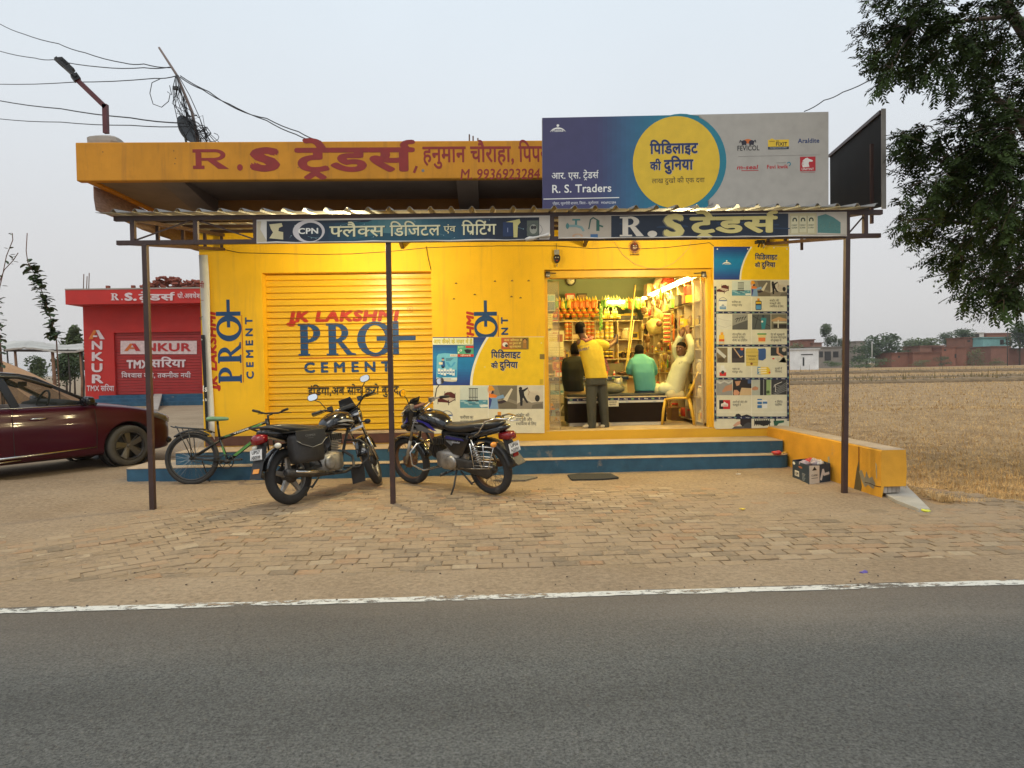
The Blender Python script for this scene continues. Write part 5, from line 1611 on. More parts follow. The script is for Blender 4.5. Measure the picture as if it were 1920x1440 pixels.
	part('front_mudguard',GLOSS,lambda b:arc_strip(b,WB,r,r+0.035,R(30 if A else 20),R(168),0.075,16))
	CURT=None
	part('rear_mudguard',GLOSS if A else BPLAS,lambda b:arc_strip(b,0,r,r+0.05,R(62),R(165 if A else 172),0.078,14))
	part('tank',GLOSS,lambda b:b.loft([sect(0.54,0.76,0.07,0.05,18,2.6),sect(0.60,0.80,0.115,0.085,18,2.6,0,0.2),sect(0.70,0.825,0.145,0.115,18,2.8,0,0.3),sect(0.82,0.83,0.155,0.13,18,2.8,0,0.25),sect(0.94,0.82,0.13,0.125,18,2.8,0,0.3),sect(1.0,0.81,0.07,0.09,18,2.6)]),sub=1)
	part('fuel_cap',CHROME,lambda b:b.lathe([(0.001,0.955),(0.036,0.955),(0.04,0.965),(0.034,0.973),(0.001,0.975)],(0.83,0,0),'Z',16))
	part('seat',SEATM,lambda b:b.loft([sect(0.60,0.775,0.085,0.035,16,3),sect(0.45,0.765,0.115,0.05,16,3),sect(0.28,0.765,0.135,0.055,16,3),sect(0.12,0.795,0.14,0.06,16,3),sect(-0.12,0.825,0.13,0.05,16,3),sect(-0.27,0.835,0.10,0.035,16,3)]),sub=1)
	part('tail_cowl',GLOSS,lambda b:b.loft([sect(0.30,0.66,0.10,0.05,16,2.6),sect(0.1,0.71,0.125,0.06,16,2.8),sect(-0.15,0.765,0.12,0.05,16,2.8),sect(-0.34,0.80,0.075,0.035,16,2.8)]),sub=1)
	if A:
		part('tail_light',REDLENS,lambda b:b.loft([sect(-0.28,0.735,0.085,0.055,16,2.6),sect(-0.36,0.725,0.075,0.055,16,2.6),sect(-0.395,0.715,0.045,0.035,16,2.4)]))
	else:
		part('tail_light',REDLENS,lambda b:b.loft([sect(-0.24,0.705,0.08,0.042,16,4),sect(-0.35,0.705,0.072,0.042,16,4),sect(-0.375,0.70,0.06,0.034,16,4)]))
	part('side_panel',GLOSS,lambda b:[b.prism([(0.16,0.66),(0.54,0.70),(0.56,0.58),(0.44,0.47),(0.30,0.45)],'Y',s*0.085,s*0.115)for s in(-1,1)]and None,bevel=0.012)
	bk=Vector((-1,0,0.35 if A else 0.25))
	part('plate_bracket',BPLAS,lambda b:b.hexa([(-0.36,-0.07,0.52),(-0.33,-0.07,0.52),(-0.33,0.07,0.52),(-0.36,0.07,0.52),(-0.30,-0.05,0.70),(-0.26,-0.05,0.70),(-0.26,0.05,0.70),(-0.30,0.05,0.70)]))
	plate(root,(-0.385,0,0.575),(-1,0,0.12),(0,0,1),('UP57','AB0599')if A else('UP56','N2591'),0.18,0.11)
	if A:
		part('mud_flap',BPLAS,lambda b:b.hexa([(-0.43,-0.085,0.33),(-0.425,-0.085,0.33),(-0.425,0.085,0.33),(-0.43,0.085,0.33),(-0.36,-0.085,0.52),(-0.355,-0.085,0.52),(-0.355,0.085,0.52),(-0.36,0.085,0.52)]))
		part('reflector',AMBER,lambda b:b.hexa([(-0.418,-0.045,0.385),(-0.412,-0.045,0.385),(-0.412,0.045,0.385),(-0.418,0.045,0.385),(-0.400,-0.045,0.43),(-0.394,-0.045,0.43),(-0.394,0.045,0.43),(-0.400,0.045,0.43)]))
	else:
		part('mud_flap',DKMET,lambda b:b.hexa([(-0.46,-0.07,0.40),(-0.455,-0.07,0.39),(-0.455,0.07,0.39),(-0.46,0.07,0.40),(-0.37,-0.075,0.50),(-0.36,-0.075,0.50),(-0.36,0.075,0.50),(-0.37,0.075,0.50)]))
		part('reflector',REDLENS,lambda b:b.box(-0.395,-0.385,-0.04,0.04,0.475,0.515))
	for s in(-1,1):
		part('indicator',CLEARL if A else AMBER,lambda b:(b.tube([(-0.22,0.09*s,0.64),(-0.24,0.16*s,0.64)],0.009,8),b.ball((-0.245,0.18*s,0.64),(0.032,0.04,0.03),12,8)))
		part('indicator',BPLAS,lambda b:(b.tube([(1.08,0.09*s,0.79),(1.085,0.17*s,0.79)],0.009,8),b.ball((1.09,0.20*s,0.79),(0.032,0.045,0.03),12,8)))
	CURT=ST_
	bar_z=1.0
	def hb(b):
		b.tube([(0.86,0.34,1.03),(0.93,0.25,1.04),(1.0,0.12,0.96),(1.02,0,0.92),(1.0,-0.12,0.96),(0.93,-0.25,1.04),(0.86,-0.34,1.03)],0.011,8)
	part('handlebar',CHROME if not A else BPLAS,hb)
	for s in(-1,1):
		part('grip',BPLAS,lambda b:(b.tube([(0.90,0.28*s,1.037),(0.84,0.385*s,1.027)],0.018,10)))
		part('lever',BPLAS if A else ALU,lambda b:(b.tube([(0.96,0.22*s,1.03),(0.95,0.30*s,1.02),(0.90,0.40*s,1.01)],0.006,6),b.box(0.93,0.98,0.19*s-0.03,0.19*s+0.03,1.01,1.06)))
		mirror(root,(0.93,0.23*s,1.05),(0.92,0.27*s,1.15),(0.90,0.33*s,1.20),0,(-1,-0.15*s,0.08))
	if A:
		part('headlamp_cowl',GLOSS,lambda b:b.loft([sect(1.02,0.90,0.11,0.10,16,2.8),sect(1.10,0.90,0.13,0.125,16,2.8),sect(1.18,0.87,0.115,0.11,16,2.8),sect(1.23,0.84,0.07,0.07,16,2.4)]),sub=1)
		part('visor',GLOSS,lambda b:b.hexa([(1.02,-0.10,0.98),(1.04,-0.10,0.975),(1.04,0.10,0.975),(1.02,0.10,0.98),(0.99,-0.075,1.10),(1.0,-0.075,1.10),(1.0,0.075,1.10),(0.99,0.075,1.10)]),bevel=0.01)
		part('instrument_cluster',BPLAS,lambda b:b.box(0.95,1.02,-0.10,0.10,0.96,1.01),bevel=0.012)
	else:
		part('headlamp_cowl',GLOSS,lambda b:b.loft([sect(0.99,0.95,0.11,0.07,16,3),sect(1.06,0.90,0.145,0.16,16,3),sect(1.14,0.86,0.14,0.19,16,3),sect(1.21,0.83,0.11,0.15,16,2.8),sect(1.245,0.80,0.06,0.09,16,2.4)]),sub=1)
		part('instrument_cluster',mat('red_grey_plastic',(0.16,0.06,0.05),0.4,var=0.4),lambda b:b.box(0.97,1.03,-0.09,0.09,0.985,1.02),bevel=0.012)
		part('visor',mat('smoked_visor',(0.03,0.03,0.03),0.2),lambda b:b.hexa([(1.08,-0.10,1.03),(1.10,-0.10,1.02),(1.10,0.10,1.02),(1.08,0.10,1.03),(1.03,-0.08,1.10),(1.04,-0.08,1.10),(1.04,0.08,1.10),(1.03,0.08,1.10)]),bevel=0.008)
	part('headlamp',CLEARL,lambda b:b.loft([sect(1.20,0.83,0.085,0.07,16,2.4),sect(1.255,0.82,0.065,0.055,16,2.4),sect(1.27,0.815,0.03,0.03,16,2)]))
	part('cables',WIRE,lambda b:(b.tube([(0.95,0.2,1.03),(1.06,0.14,0.98),(1.06,0.06,0.84),(1.0,0.03,0.72)],0.005,6),b.tube([(0.95,-0.2,1.03),(1.07,-0.14,0.97),(1.06,-0.06,0.8),(1.15,-0.08,0.5)],0.005,6)))
	CURT=None
	def rail(b):
		for s in(-1,1):
			b.tube([(0.10,0.13*s,0.70),(-0.02,0.145*s,0.75),(-0.14,0.15*s,0.88),(-0.26,0.12*s,0.91),(-0.38,0.08*s,0.90),(-0.40,0,0.90)],0.010,8)
	if not A:
		part('grab_rail',CHROME,rail)
		part('luggage_hook',CHROME,lambda b:b.tube([(-0.36,0.08,0.90),(-0.46,0.10,0.89),(-0.52,0.0,0.88),(-0.46,-0.10,0.89),(-0.36,-0.08,0.90)],0.006,6))
	else:
		part('grab_rail',BPLAS,lambda b:b.tube([(-0.05,0.14,0.78),(-0.25,0.13,0.83),(-0.36,0.06,0.85),(-0.36,-0.06,0.85),(-0.25,-0.13,0.83),(-0.05,-0.14,0.78)],0.012,8))
	part('leg_guard',CHROME if not A else BPLAS,lambda b:[b.tube([(0.86,0.04*s,0.60),(0.92,0.20*s,0.58),(0.95,0.29*s,0.50),(0.93,0.30*s,0.36),(0.86,0.20*s,0.27),(0.76,0.05*s,0.28)],0.012,8)for s in(-1,1)]and None)
	if A:
		part('leg_guard_flap',BPLAS,lambda b:b.hexa([(0.84,-0.28,0.10),(0.85,-0.28,0.10),(0.88,-0.05,0.07),(0.87,-0.05,0.07),(0.86,-0.27,0.30),(0.87,-0.27,0.30),(0.88,-0.05,0.30),(0.87,-0.05,0.30)]))
		sb=part('saddlebag',mat('worn_black_leather',(0.022,0.02,0.019),0.6,var=0.35,scale=9,bump=0.2,bscale=40,col2=(0.06,0.05,0.045),stain=0.0),lambda b:b.loft([sect(0.28,0.59,0.06,0.13,16,5,-0.22),sect(0.25,0.58,0.085,0.16,16,5,-0.225),sect(-0.08,0.58,0.085,0.16,16,5,-0.225),sect(-0.11,0.58,0.06,0.13,16,5,-0.22)]))
		part('flap',SEATM,lambda b:(b.prism([(-0.12,0.76),(0.29,0.76),(0.29,0.66),(0.22,0.60),(0.085,0.575),(-0.05,0.62),(-0.12,0.66)],'Y',-0.322,-0.312),b.box(-0.12,0.29,-0.317,-0.10,0.755,0.765)),sb,bevel=0.004)
		part('flap_trim',mat('grey_piping',(0.2,0.2,0.19),0.5),lambda b:b.tube([(-0.12,-0.323,0.66),(-0.05,-0.323,0.62),(0.085,-0.323,0.575),(0.22,-0.323,0.60),(0.29,-0.323,0.66)],0.004,5),sb)
		ink_on(sb,'bag_print',(0.05,-0.3235,0.69),(1,0,0),(0,0,1),lambda k:(k.text('COSMOS',-0.05,0.005,0.02,(120,120,118),1,0.01,width=0.14),k.rect(-0.02,-0.015,0.06,-0.011,(90,90,88),1)))
		def dec(k):
			for(x,z)in((0,0),):
				k.poly([(-0.16,0.02),(-0.06,0.045),(0.05,0.03),(0.12,0.005),(0.0,0.015),(-0.10,0.012)],(196,196,190),0)
				k.poly([(-0.17,-0.01),(-0.05,-0.005),(0.06,-0.03),(0.0,-0.03)],(130,130,128),0.4)
		ink_on(root,'tank_decal',(0.80,-0.160,0.80),(1,0,0),(0,-0.1,1),dec)
		ink_on(root,'panel_decal',(0.38,-0.118,0.60),(1,0,0),(0,0,1),lambda k:(k.poly([(-0.14,0.06),(0.0,0.03),(0.14,0.07),(0.02,0.01)],(190,176,110),0),k.poly([(-0.12,0.03),(0.0,0.0),(0.02,0.01),(-0.1,0.04)],(60,60,58),0.4)))
		ink_on(root,'seat_print',(-0.02,-0.05,0.884),(1,0,0.1),(0,1,0),lambda k:k.text('PLATINA',-0.07,0,0.03,(190,190,186),0,0.01,width=0.15))
	else:
		def dec(k):
			k.poly([(-0.17,0.06),(-0.06,0.075),(0.09,0.03),(0.20,-0.06),(0.13,-0.05),(0.0,0.035)],(48,44,150),0)
			k.poly([(-0.17,0.01),(-0.04,0.01),(0.07,-0.045),(0.16,-0.085),(0.0,-0.08),(-0.10,-0.06)],(104,106,108),0)
			k.text('HERO',-0.16,0.055,0.018,(220,220,220),1,0.02,width=0.07);k.text('HONDA',-0.16,0.03,0.018,(220,220,220),1,0.02,width=0.08)
		ink_on(root,'tank_decal',(0.80,0.163,0.80),(-1,0,0),(0,0.12,1),dec)
		ink_on(root,'panel_decal',(0.38,0.118,0.60),(-1,0,0),(0,0,1),lambda k:(k.text('Splendor',-0.05,0.005,0.024,(200,200,206),1,0.01,width=0.13,skew=0.3),k.poly([(-0.15,0.05),(0.15,0.035),(0.12,0.06),(-0.12,0.085)],(44,44,110),0),k.poly([(-0.14,0.03),(0.0,0.03),(-0.06,-0.03)],(110,112,114),0)))
		ink_on(root,'cowl_decal',(1.13,0.147,0.88),(-1,0,0.3),(0,0.05,1),lambda k:(k.poly([(-0.05,-0.07),(0.03,-0.03),(0.05,0.02),(0.02,-0.06)],(150,150,170),0),k.poly([(-0.04,-0.075),(0.05,-0.06),(0.055,0.0),(0.03,-0.05)],(60,50,160),0.4),k.ring(-0.02,0.05,0.025,0.022,0.017,0.014,(190,190,190),0)))
		ink_on(root,'seat_print',(-0.02,0.143,0.80),(-1,0,-0.1),(0,0.1,1),lambda k:k.text('Splendor',-0.05,0,0.016,(150,150,146),0,0.0,width=0.1))
		def saree(b):
			y=0.165
			for q in range(5):b.tube([(-0.22+0.01*q,y,0.60-q*0.055),(0.10,y,0.60-q*0.055),(0.13,y-0.03,0.60-q*0.055)],0.005,6)
			b.tube([(-0.24,y,0.64),(-0.12,y,0.36),(0.10,y,0.34),(0.32,y-0.03,0.32)],0.008,6)
			b.tube([(0.11,y,0.63),(0.09,y,0.35)],0.007,6);b.tube([(-0.08,y,0.63),(-0.06,y,0.36)],0.007,6)
		part('wire_guard',CHROME,saree)
	return root
g0=gnd(548,945);g1=gnd(703,909)
hA=math.atan2(g1.y-g0.y,g1.x-g0.x)
motorcycle('black motorcycle with a leather saddlebag and red tail light, parked nose towards the shutter',(g0.x,g0.y,0.0),hA,R(8),'bag')
g0=gnd(925,927);g1=gnd(775,907)
hB=math.atan2(g1.y-g0.y,g1.x-g0.x)
motorcycle('older black motorcycle with blue tank stripes and wire spoked wheels behind the middle post',(g0.x,g0.y,0.0),hB,R(9),'spoked')
# BICYCLE
def bicycle():
	g=gnd(360,909)
	root=thing('bicycle','black and green bicycle with a pale green saddle leaning by the left steps','bicycle',(g.x,g.y,0.0),rot=(-R(5),0,R(3)))
	r=0.335
	FR=mat('bicycle_black_paint',(0.015,0.016,0.015),0.3,var=0.3)
	def part(name,m,fn,parent=None,**k):
		b=MB();fn(b);return b.build(name,m,parent or root,local=True,**k)
	def wheel(loc,rz):
		t=bpy.data.objects.new('wheel',None);COL.objects.link(t);t.parent=root;t.location=loc;t.rotation_euler=(0,0,rz)
		m=MB();m.lathe(tyre_prof(r,0.05),(0,0,0),'Y',44,closed=True);m.build('tyre',RUBBER,t,local=True)
		m=MB();m.lathe([(0.288,-0.014),(0.268,-0.012),(0.264,0),(0.268,0.012),(0.288,0.014)],(0,0,0),'Y',44,closed=True);m.build('rim',BPLAS,t,local=True)
		m=MB()
		for q in range(32):
			a=q*2*PI/32;m.tube([(0.02*math.cos(a+(1 if q%2 else-1)),0.025 if q%4<2 else-0.025,0.02*math.sin(a+(1 if q%2 else-1))),(0.27*math.cos(a),0,0.27*math.sin(a))],0.0013,3,caps=False)
		m.build('spokes',CHROME,t,local=True)
		m=MB();m.lathe([(0.001,-0.05),(0.022,-0.05),(0.022,0.05),(0.001,0.05)],(0,0,0),'Y',14);m.build('hub',DKMET,t,local=True)
	wheel((0,0,r),0)
	hub=Vector((0,0,r));bb=Vector((0.44,0,0.285));st=Vector((0.335,0,0.60));ht=Vector((0.93,0,0.79));hb_=Vector((0.955,0,0.69));sp=Vector((0.31,0,0.80))
	part('frame',FR,lambda b:(b.tube([bb,st],0.017,10),b.tube([st+Vector((0.0,0,-0.03)),ht+Vector((0,0,-0.01))],0.02,10),b.tube([bb,hb_],0.024,10),b.tube([ht+Vector((-0.008,0,0.03)),hb_+Vector((0.008,0,-0.03))],0.023,12),[b.tube([st+Vector((0,0.02*s,-0.05)),hub+Vector((0,0.06*s,0))],0.012,8)for s in(-1,1)],[b.tube([bb+Vector((0,0.03*s,0)),hub+Vector((0,0.06*s,0))],0.011,8)for s in(-1,1)]))
	part('seat_post',FR,lambda b:b.tube([st,sp],0.014,10))
	part('saddle',mat('pale_green_saddle_cover',(0.16,0.30,0.18),0.4,var=0.2,scale=10,bump=0.2,bscale=30),lambda b:b.loft([sect(0.18,0.825,0.075,0.03,16,2.6),sect(0.22,0.835,0.09,0.035,16,2.6),sect(0.30,0.83,0.075,0.03,16,2.6),sect(0.40,0.832,0.04,0.026,16,2.4),sect(0.455,0.83,0.025,0.02,16,2.2)]),sub=1)
	fr=bpy.data.objects.new('front_fork',None);COL.objects.link(fr);fr.parent=root;fr.location=hb_;fr.rotation_euler=(0,0,R(58))
	part('fork_blade',FR,lambda b:[(b.tube([(0,0.0,0.0),(0.0,0.055*s,-0.02),(0.06,0.055*s,r-0.69)],0.013,8))for s in(-1,1)]and None,fr)
	part('handlebar',BPLAS,lambda b:(b.tube([(0,0,0.05),(-0.02,0,0.17),(0.05,0,0.19)],0.014,8),b.tube([(0.02,0.29,0.24),(0.05,0.12,0.20),(0.05,-0.12,0.20),(0.02,-0.29,0.24)],0.012,8)),fr)
	for s in(-1,1):
		part('grip',RUBBER,lambda b:b.tube([(0.032,0.20*s,0.222),(0.015,0.31*s,0.246)],0.017,8),fr)
		part('brake_lever',BPLAS,lambda b:b.tube([(0.05,0.16*s,0.20),(0.09,0.24*s,0.20),(0.09,0.30*s,0.20)],0.006,6),fr)
	w2=bpy.data.objects.new('front_wheel',None);COL.objects.link(w2);w2.parent=fr;w2.location=(0.075,0,r-0.69)
	m=MB();m.lathe(tyre_prof(r,0.05),(0,0,0),'Y',44,closed=True);m.lathe([(0.288,-0.014),(0.268,-0.012),(0.264,0),(0.268,0.012),(0.288,0.014)],(0,0,0),'Y',44,closed=True);m.build('tyre',RUBBER,w2,local=True)
	part('chain_ring',BPLAS,lambda b:(b.lathe([(0.082,-0.055),(0.095,-0.055),(0.095,-0.048),(0.082,-0.048)],(bb.x,0,bb.z),'Y',28,closed=True),b.lathe([(0.001,-0.06),(0.03,-0.06),(0.03,0.04),(0.001,0.04)],(bb.x,0,bb.z),'Y',14),[b.bar((bb.x,-0.052,bb.z),(bb.x+0.085*math.cos(a),-0.052,bb.z+0.085*math.sin(a)),0.014,0.006)for a in(0.4,1.66,2.9,4.2,5.4)]))
	part('chain_guard',FR,lambda b:b.bar((0.0,-0.066,r+0.03),(bb.x-0.06,-0.066,bb.z+0.06),0.006,0.02))
	part('chain',DKMET,lambda b:(b.tube([(0,-0.052,r-0.03),(bb.x,-0.052,bb.z-0.088)],0.004,5),b.tube([(0,-0.052,r+0.03),(bb.x,-0.052,bb.z+0.088)],0.004,5)))
	for s,a in((-1,R(8)),(1,R(188))):
		e=Vector((bb.x+0.165*math.cos(a),0.075*s,bb.z+0.165*math.sin(a)))
		part('crank',DKMET,lambda b:(b.bar((bb.x,0.07*s,bb.z),e,0.018,0.012)))
		part('pedal',BPLAS,lambda b:b.box(e.x-0.045,e.x+0.045,min(e.y,e.y+0.09*s),max(e.y,e.y+0.09*s),e.z-0.012,e.z+0.012),bevel=0.004)
	def carrier(b):
		for s in(-1,1):
			b.tube([(0.26,0.05*s,0.655),(0.15,0.075*s,0.70),(-0.20,0.075*s,0.735),(-0.24,0.06*s,0.75)],0.008,8)
			b.tube([(0.02,0.065*s,r),(-0.16,0.075*s,0.73)],0.006,6);b.tube([(0.02,0.065*s,r),(-0.02,0.075*s,0.715)],0.006,6)
		for x in(-0.20,-0.08,0.04,0.15):b.tube([(x,-0.075,0.735-0.1*(x+0.2)),(x,0.075,0.735-0.1*(x+0.2))],0.006,6)
		b.tube([(-0.15,0.03,0.735),(0.15,0.03,0.705)],0.006,6);b.tube([(-0.15,-0.03,0.735),(0.15,-0.03,0.705)],0.006,6)
	part('carrier',FR,carrier)
	part('mudguard',BPLAS,lambda b:arc_strip(b,0,r,r+0.03,R(55),R(128),0.03,10))
	part('kick_stand',FR,lambda b:b.tube([(0.1,0.06,0.3),(0.16,0.16,0.02)],0.007,6))
	GRN=(84,140,66)
	d1=(ht-st).normalized();L1=(ht-st).length
	ink_on(root,'frame_decal',st+Vector((0,-0.0225,-0.02)),d1,Vector((0,-1,0)).cross(d1)*-1,lambda k:(k.poly([(0.06,-0.012),(0.14,-0.012),(0.16,0.012),(0.08,0.012)],(70,110,60),0),k.text('AVONE',0.19,-0.010,0.02,WHITE,0.4,0.03,width=0.2,skew=0.3),k.poly([(0.42,-0.014),(0.56,-0.01),(0.56,0.012),(0.45,0.012)],GRN,0)))
	d2=(hb_-bb).normalized()
	ink_on(root,'frame_decal',bb+Vector((0,-0.0265,0)),d2,Vector((0,-1,0)).cross(d2)*-1,lambda k:(k.poly([(0.10,-0.016),(0.5,-0.016),(0.5,0.016),(0.13,0.016)],GRN,0),k.text('RAMBER',0.15,-0.010,0.02,(20,40,20),0.6,0.02,width=0.26)))
	d3=(st-bb).normalized()
	ink_on(root,'frame_decal',bb+Vector((0,-0.0195,0)),d3,Vector((0,-1,0)).cross(d3)*-1,lambda k:(k.poly([(0.06,-0.010),(0.2,-0.012),(0.2,0.010),(0.1,0.012)],GRN,0),k.poly([(0.08,-0.004),(0.18,-0.01),(0.16,0.006)],WHITE,0.4)))
bicycle()
# CAR
def car():
	fw=gnd(242,873)
	hd=R(54)
	MARO=mat('maroon_car_paint',(0.050,0.002,0.011),0.32,var=0.08,scale=2,coat=0.25,spec=0.25)
	GLS=glass('tinted_car_glass',(0.03,0.035,0.03),0.02,0.42)
	DARK=mat('car_interior',(0.018,0.017,0.016),0.7)
	left=Vector((-math.sin(hd),math.cos(hd),0))
	o=fw+left*0.78
	root=thing('parked_car','dark maroon saloon car parked at the left edge of the forecourt','car',(o.x,o.y,0.0),hd)
	def part(name,m,fn,parent=None,**k):
		b=MB();fn(b);return b.build(name,m,parent or root,local=True,**k)
	ST=[(0.80,0.40,0.30,0.60,0.02),(0.76,0.58,0.20,0.70,0.02),(0.66,0.72,0.18,0.765,0.03),(0.45,0.80,0.17,0.83,0.035),(0.15,0.83,0.17,0.90,0.04),(-0.25,0.838,0.17,0.955,0.04),(-0.50,0.84,0.17,0.985,0.03),(-1.0,0.845,0.17,0.985,0.0),(-1.8,0.845,0.17,0.995,0.0),(-2.6,0.84,0.17,1.015,0.0),(-2.95,0.82,0.18,1.03,0.02),(-3.12,0.74,0.22,1.02,0.02),(-3.2,0.6,0.32,0.9,0.02)]
	def body(b):
		rings=[]
		for x,hw,zs,zt,cr in ST:
			h=zt-zs
			half=[(hw*0.90,zs),(hw*0.975,zs+h*0.12),(hw*0.985,zs+h*0.30),(hw*1.0,zs+h*0.52),(hw*0.995,zs+h*0.68),(hw*0.965,zs+h*0.74),(hw*0.955,zs+h*0.88),(hw*0.90,zt-0.012),(hw*0.80,zt+cr*0.35),(hw*0.4,zt+cr*0.9),(0,zt+cr)]
			ring=[Vector((x,-y,z))for y,z in half]+[Vector((x,y,z))for y,z in reversed(half[:-1])]
			rings.append(ring)
		b.loft(rings)
	bo=part('body',MARO,body)
	sb=bo.modifiers.new('s','SUBSURF');sb.levels=sb.render_levels=2
	cut=MB()
	for x in(0,-2.47):
		for s in(-1,1):cut.cyl((x,s*0.55,0.325),(x,s*1.1,0.325),0.372,0.372,40)
	co=cut.build('cutter',DARK,root,local=True)
	bm_=bo.modifiers.new('b','BOOLEAN');bm_.object=co;bm_.operation='DIFFERENCE';bm_.solver='EXACT'
	bpy.context.view_layer.update()
	dg=bpy.context.evaluated_depsgraph_get()
	me=bpy.data.meshes.new_from_object(bo.evaluated_get(dg))
	bo.modifiers.clear();old=bo.data;bo.data=me
	bpy.data.objects.remove(co)
	me.materials.clear();me.materials.append(MARO);me.polygons.foreach_set('use_smooth',[True]*len(me.polygons))
	for x in(0,-2.47):
		for s in(-1,1):
			part('wheel_arch_liner',DARK,lambda b:b.lathe([(0.36,s*0.56),(0.372,s*0.56),(0.372,s*0.81),(0.366,s*0.81),(0.36,s*0.6)],(x,0,0.325),'Y',40,closed=True))
	for x in(0,-2.47):
		for s in(-1,1):
			t=bpy.data.objects.new('wheel',None);COL.objects.link(t);t.parent=root;t.location=(x,s*0.745,0.315)
			m=MB();m.lathe([(0.215,-0.085),(0.26,-0.098),(0.295,-0.092),(0.314,-0.07),(0.316,0),(0.314,0.07),(0.295,0.092),(0.26,0.098),(0.215,0.085)],(0,0,0),'Y',44,closed=True)
			m.build('tyre',mat('dusty_car_tyre',(0.075,0.068,0.055),0.9,var=0.2,scale=8,bump=0.15),t,local=True)
			m=MB();m.lathe([(0.222,s*0.09),(0.215,s*0.095),(0.205,s*0.085),(0.195,s*0.03),(0.205,0),(0.218,s*0.02)],(0,0,0),'Y',44,closed=True);m.build('rim',DKMET,t,local=True)
			m=MB();m.lathe([(0.001,s*0.02),(0.19,s*0.02),(0.19,s*0.0),(0.001,0)],(0,0,0),'Y',28);m.build('brake_disc',DARK,t,local=True)
			m=MB()
			for q in range(5):
				a=q*2*PI/5+0.35
				ca,sa=math.cos(a),math.sin(a)
				def P(rad,off,y):return(rad*ca-off*sa,y,rad*sa+off*ca)
				m.hexa([P(0.03,-0.03,s*0.055),P(0.2,-0.02,s*0.065),P(0.2,-0.02,s*0.04),P(0.03,-0.03,s*0.03),P(0.03,0.03,s*0.06),P(0.2,0.075,s*0.085),P(0.2,0.075,s*0.04),P(0.03,0.03,s*0.03)])
				m.hexa([P(0.05,0.03,s*0.05),P(0.2,0.10,s*0.06),P(0.2,0.10,s*0.04),P(0.05,0.03,s*0.03),P(0.05,0.045,s*0.05),P(0.2,0.118,s*0.06),P(0.2,0.118,s*0.04),P(0.05,0.045,s*0.03)])
			m.lathe([(0.001,s*0.07),(0.028,s*0.068),(0.034,s*0.05),(0.034,s*0.03),(0.001,s*0.03)],(0,0,0),'Y',16)
			m.build('spokes',mat('dark_alloy',(0.16,0.155,0.15),0.35,metal=0.8,var=0.2),t,local=True,bevel=0.003)
	def top_half(x):return None
	RP_=[(-1.13,0.50,1.385),(-1.35,0.56,1.44),(-1.75,0.585,1.475),(-2.2,0.58,1.465),(-2.55,0.55,1.41)]
	def roof(b):
		rings=[]
		for x,hw,z in RP_:
			half=[(hw,z-0.03),(hw*0.97,z),(hw*0.8,z+0.02),(hw*0.4,z+0.035),(0,z+0.04)]
			lower=[(y,zz-0.028)for y,zz in half]
			ring=[Vector((x,-y,zz))for y,zz in half]+[Vector((x,y,zz))for y,zz in reversed(half[:-1])]+[Vector((x,y,zz))for y,zz in lower]+[Vector((x,-y,zz))for y,zz in reversed(lower[:-1])]
			rings.append(ring)
		b.loft(rings)
	part('roof',MARO,roof)
	for s in(-1,1):
		def pil(b,s=s):
			b.bar((-0.42,0.735*s,0.975),(-1.16,0.51*s,1.38),0.055,0.045)
			b.bar((-0.62,0.745*s,0.98),(-0.63,0.72*s,1.06),0.03)
		part('windscreen_pillar',mat('black_car_trim',(0.01,0.01,0.012),0.25),pil)
		part('door_pillar',mat('black_car_trim',(0.01,0.01,0.012)),lambda b:b.bar((-1.47,0.765*s,0.985),(-1.62,0.585*s,1.44),0.10,0.03,up=(0,1,0)))
		part('rear_pillar',MARO,lambda b:b.hexa([(-2.55,0.76*s,1.0),(-2.95,0.70*s,1.03),(-2.95,0.66*s,1.03),(-2.55,0.72*s,1.0),(-2.42,0.565*s,1.44),(-2.60,0.53*s,1.40),(-2.60,0.49*s,1.40),(-2.42,0.53*s,1.44)]))
		part('window_rail',mat('black_car_trim',(0.01,0.01,0.012)),lambda b:b.tube([(-0.45,0.742*s,0.975),(-1.14,0.52*s,1.385),(-1.36,0.575*s,1.435),(-1.75,0.60*s,1.468),(-2.2,0.595*s,1.455),(-2.5,0.57*s,1.41)],0.020,8))
		part('rain_visor',mat('smoked_visor',(0.03,0.03,0.03)),lambda b:b.tube([(-0.95,0.60*s,1.255),(-1.36,0.605*s,1.405),(-1.75,0.63*s,1.435),(-2.2,0.62*s,1.425),(-2.45,0.61*s,1.39)],0.026,8))
		part('door_glass',GLS,lambda b:b.add([(-0.66,0.745*s,0.985),(-1.46,0.768*s,0.985),(-1.58,0.62*s,1.40),(-1.34,0.59*s,1.42),(-1.14,0.535*s,1.37)],[(0,1,2,3,4)]))
		part('door_glass',GLS,lambda b:b.add([(-1.52,0.768*s,0.985),(-2.5,0.765*s,1.0),(-2.40,0.59*s,1.42),(-1.66,0.62*s,1.43)],[(0,1,2,3)]))
		part('belt_trim',CHROME,lambda b:b.tube([(-0.6,0.775*s,0.978),(-1.5,0.79*s,0.978),(-2.6,0.785*s,1.0)],0.007,6))
		for x in(-1.22,-2.26):
			part('door_handle',CHROME,lambda b:b.tube([(x+0.10,0.842*s,0.815),(x+0.05,0.862*s,0.82),(x-0.06,0.862*s,0.822),(x-0.11,0.842*s,0.818)],[0.008,0.013,0.013,0.008],8))
		part('side_moulding',CHROME,lambda b:(b.tube([(-0.48,0.838*s,0.345),(-1.4,0.842*s,0.315),(-2.0,0.838*s,0.30)],[0.008,0.016,0.018],8),b.tube([(-1.45,0.838*s,0.27),(-2.0,0.836*s,0.245)],0.012,8)))
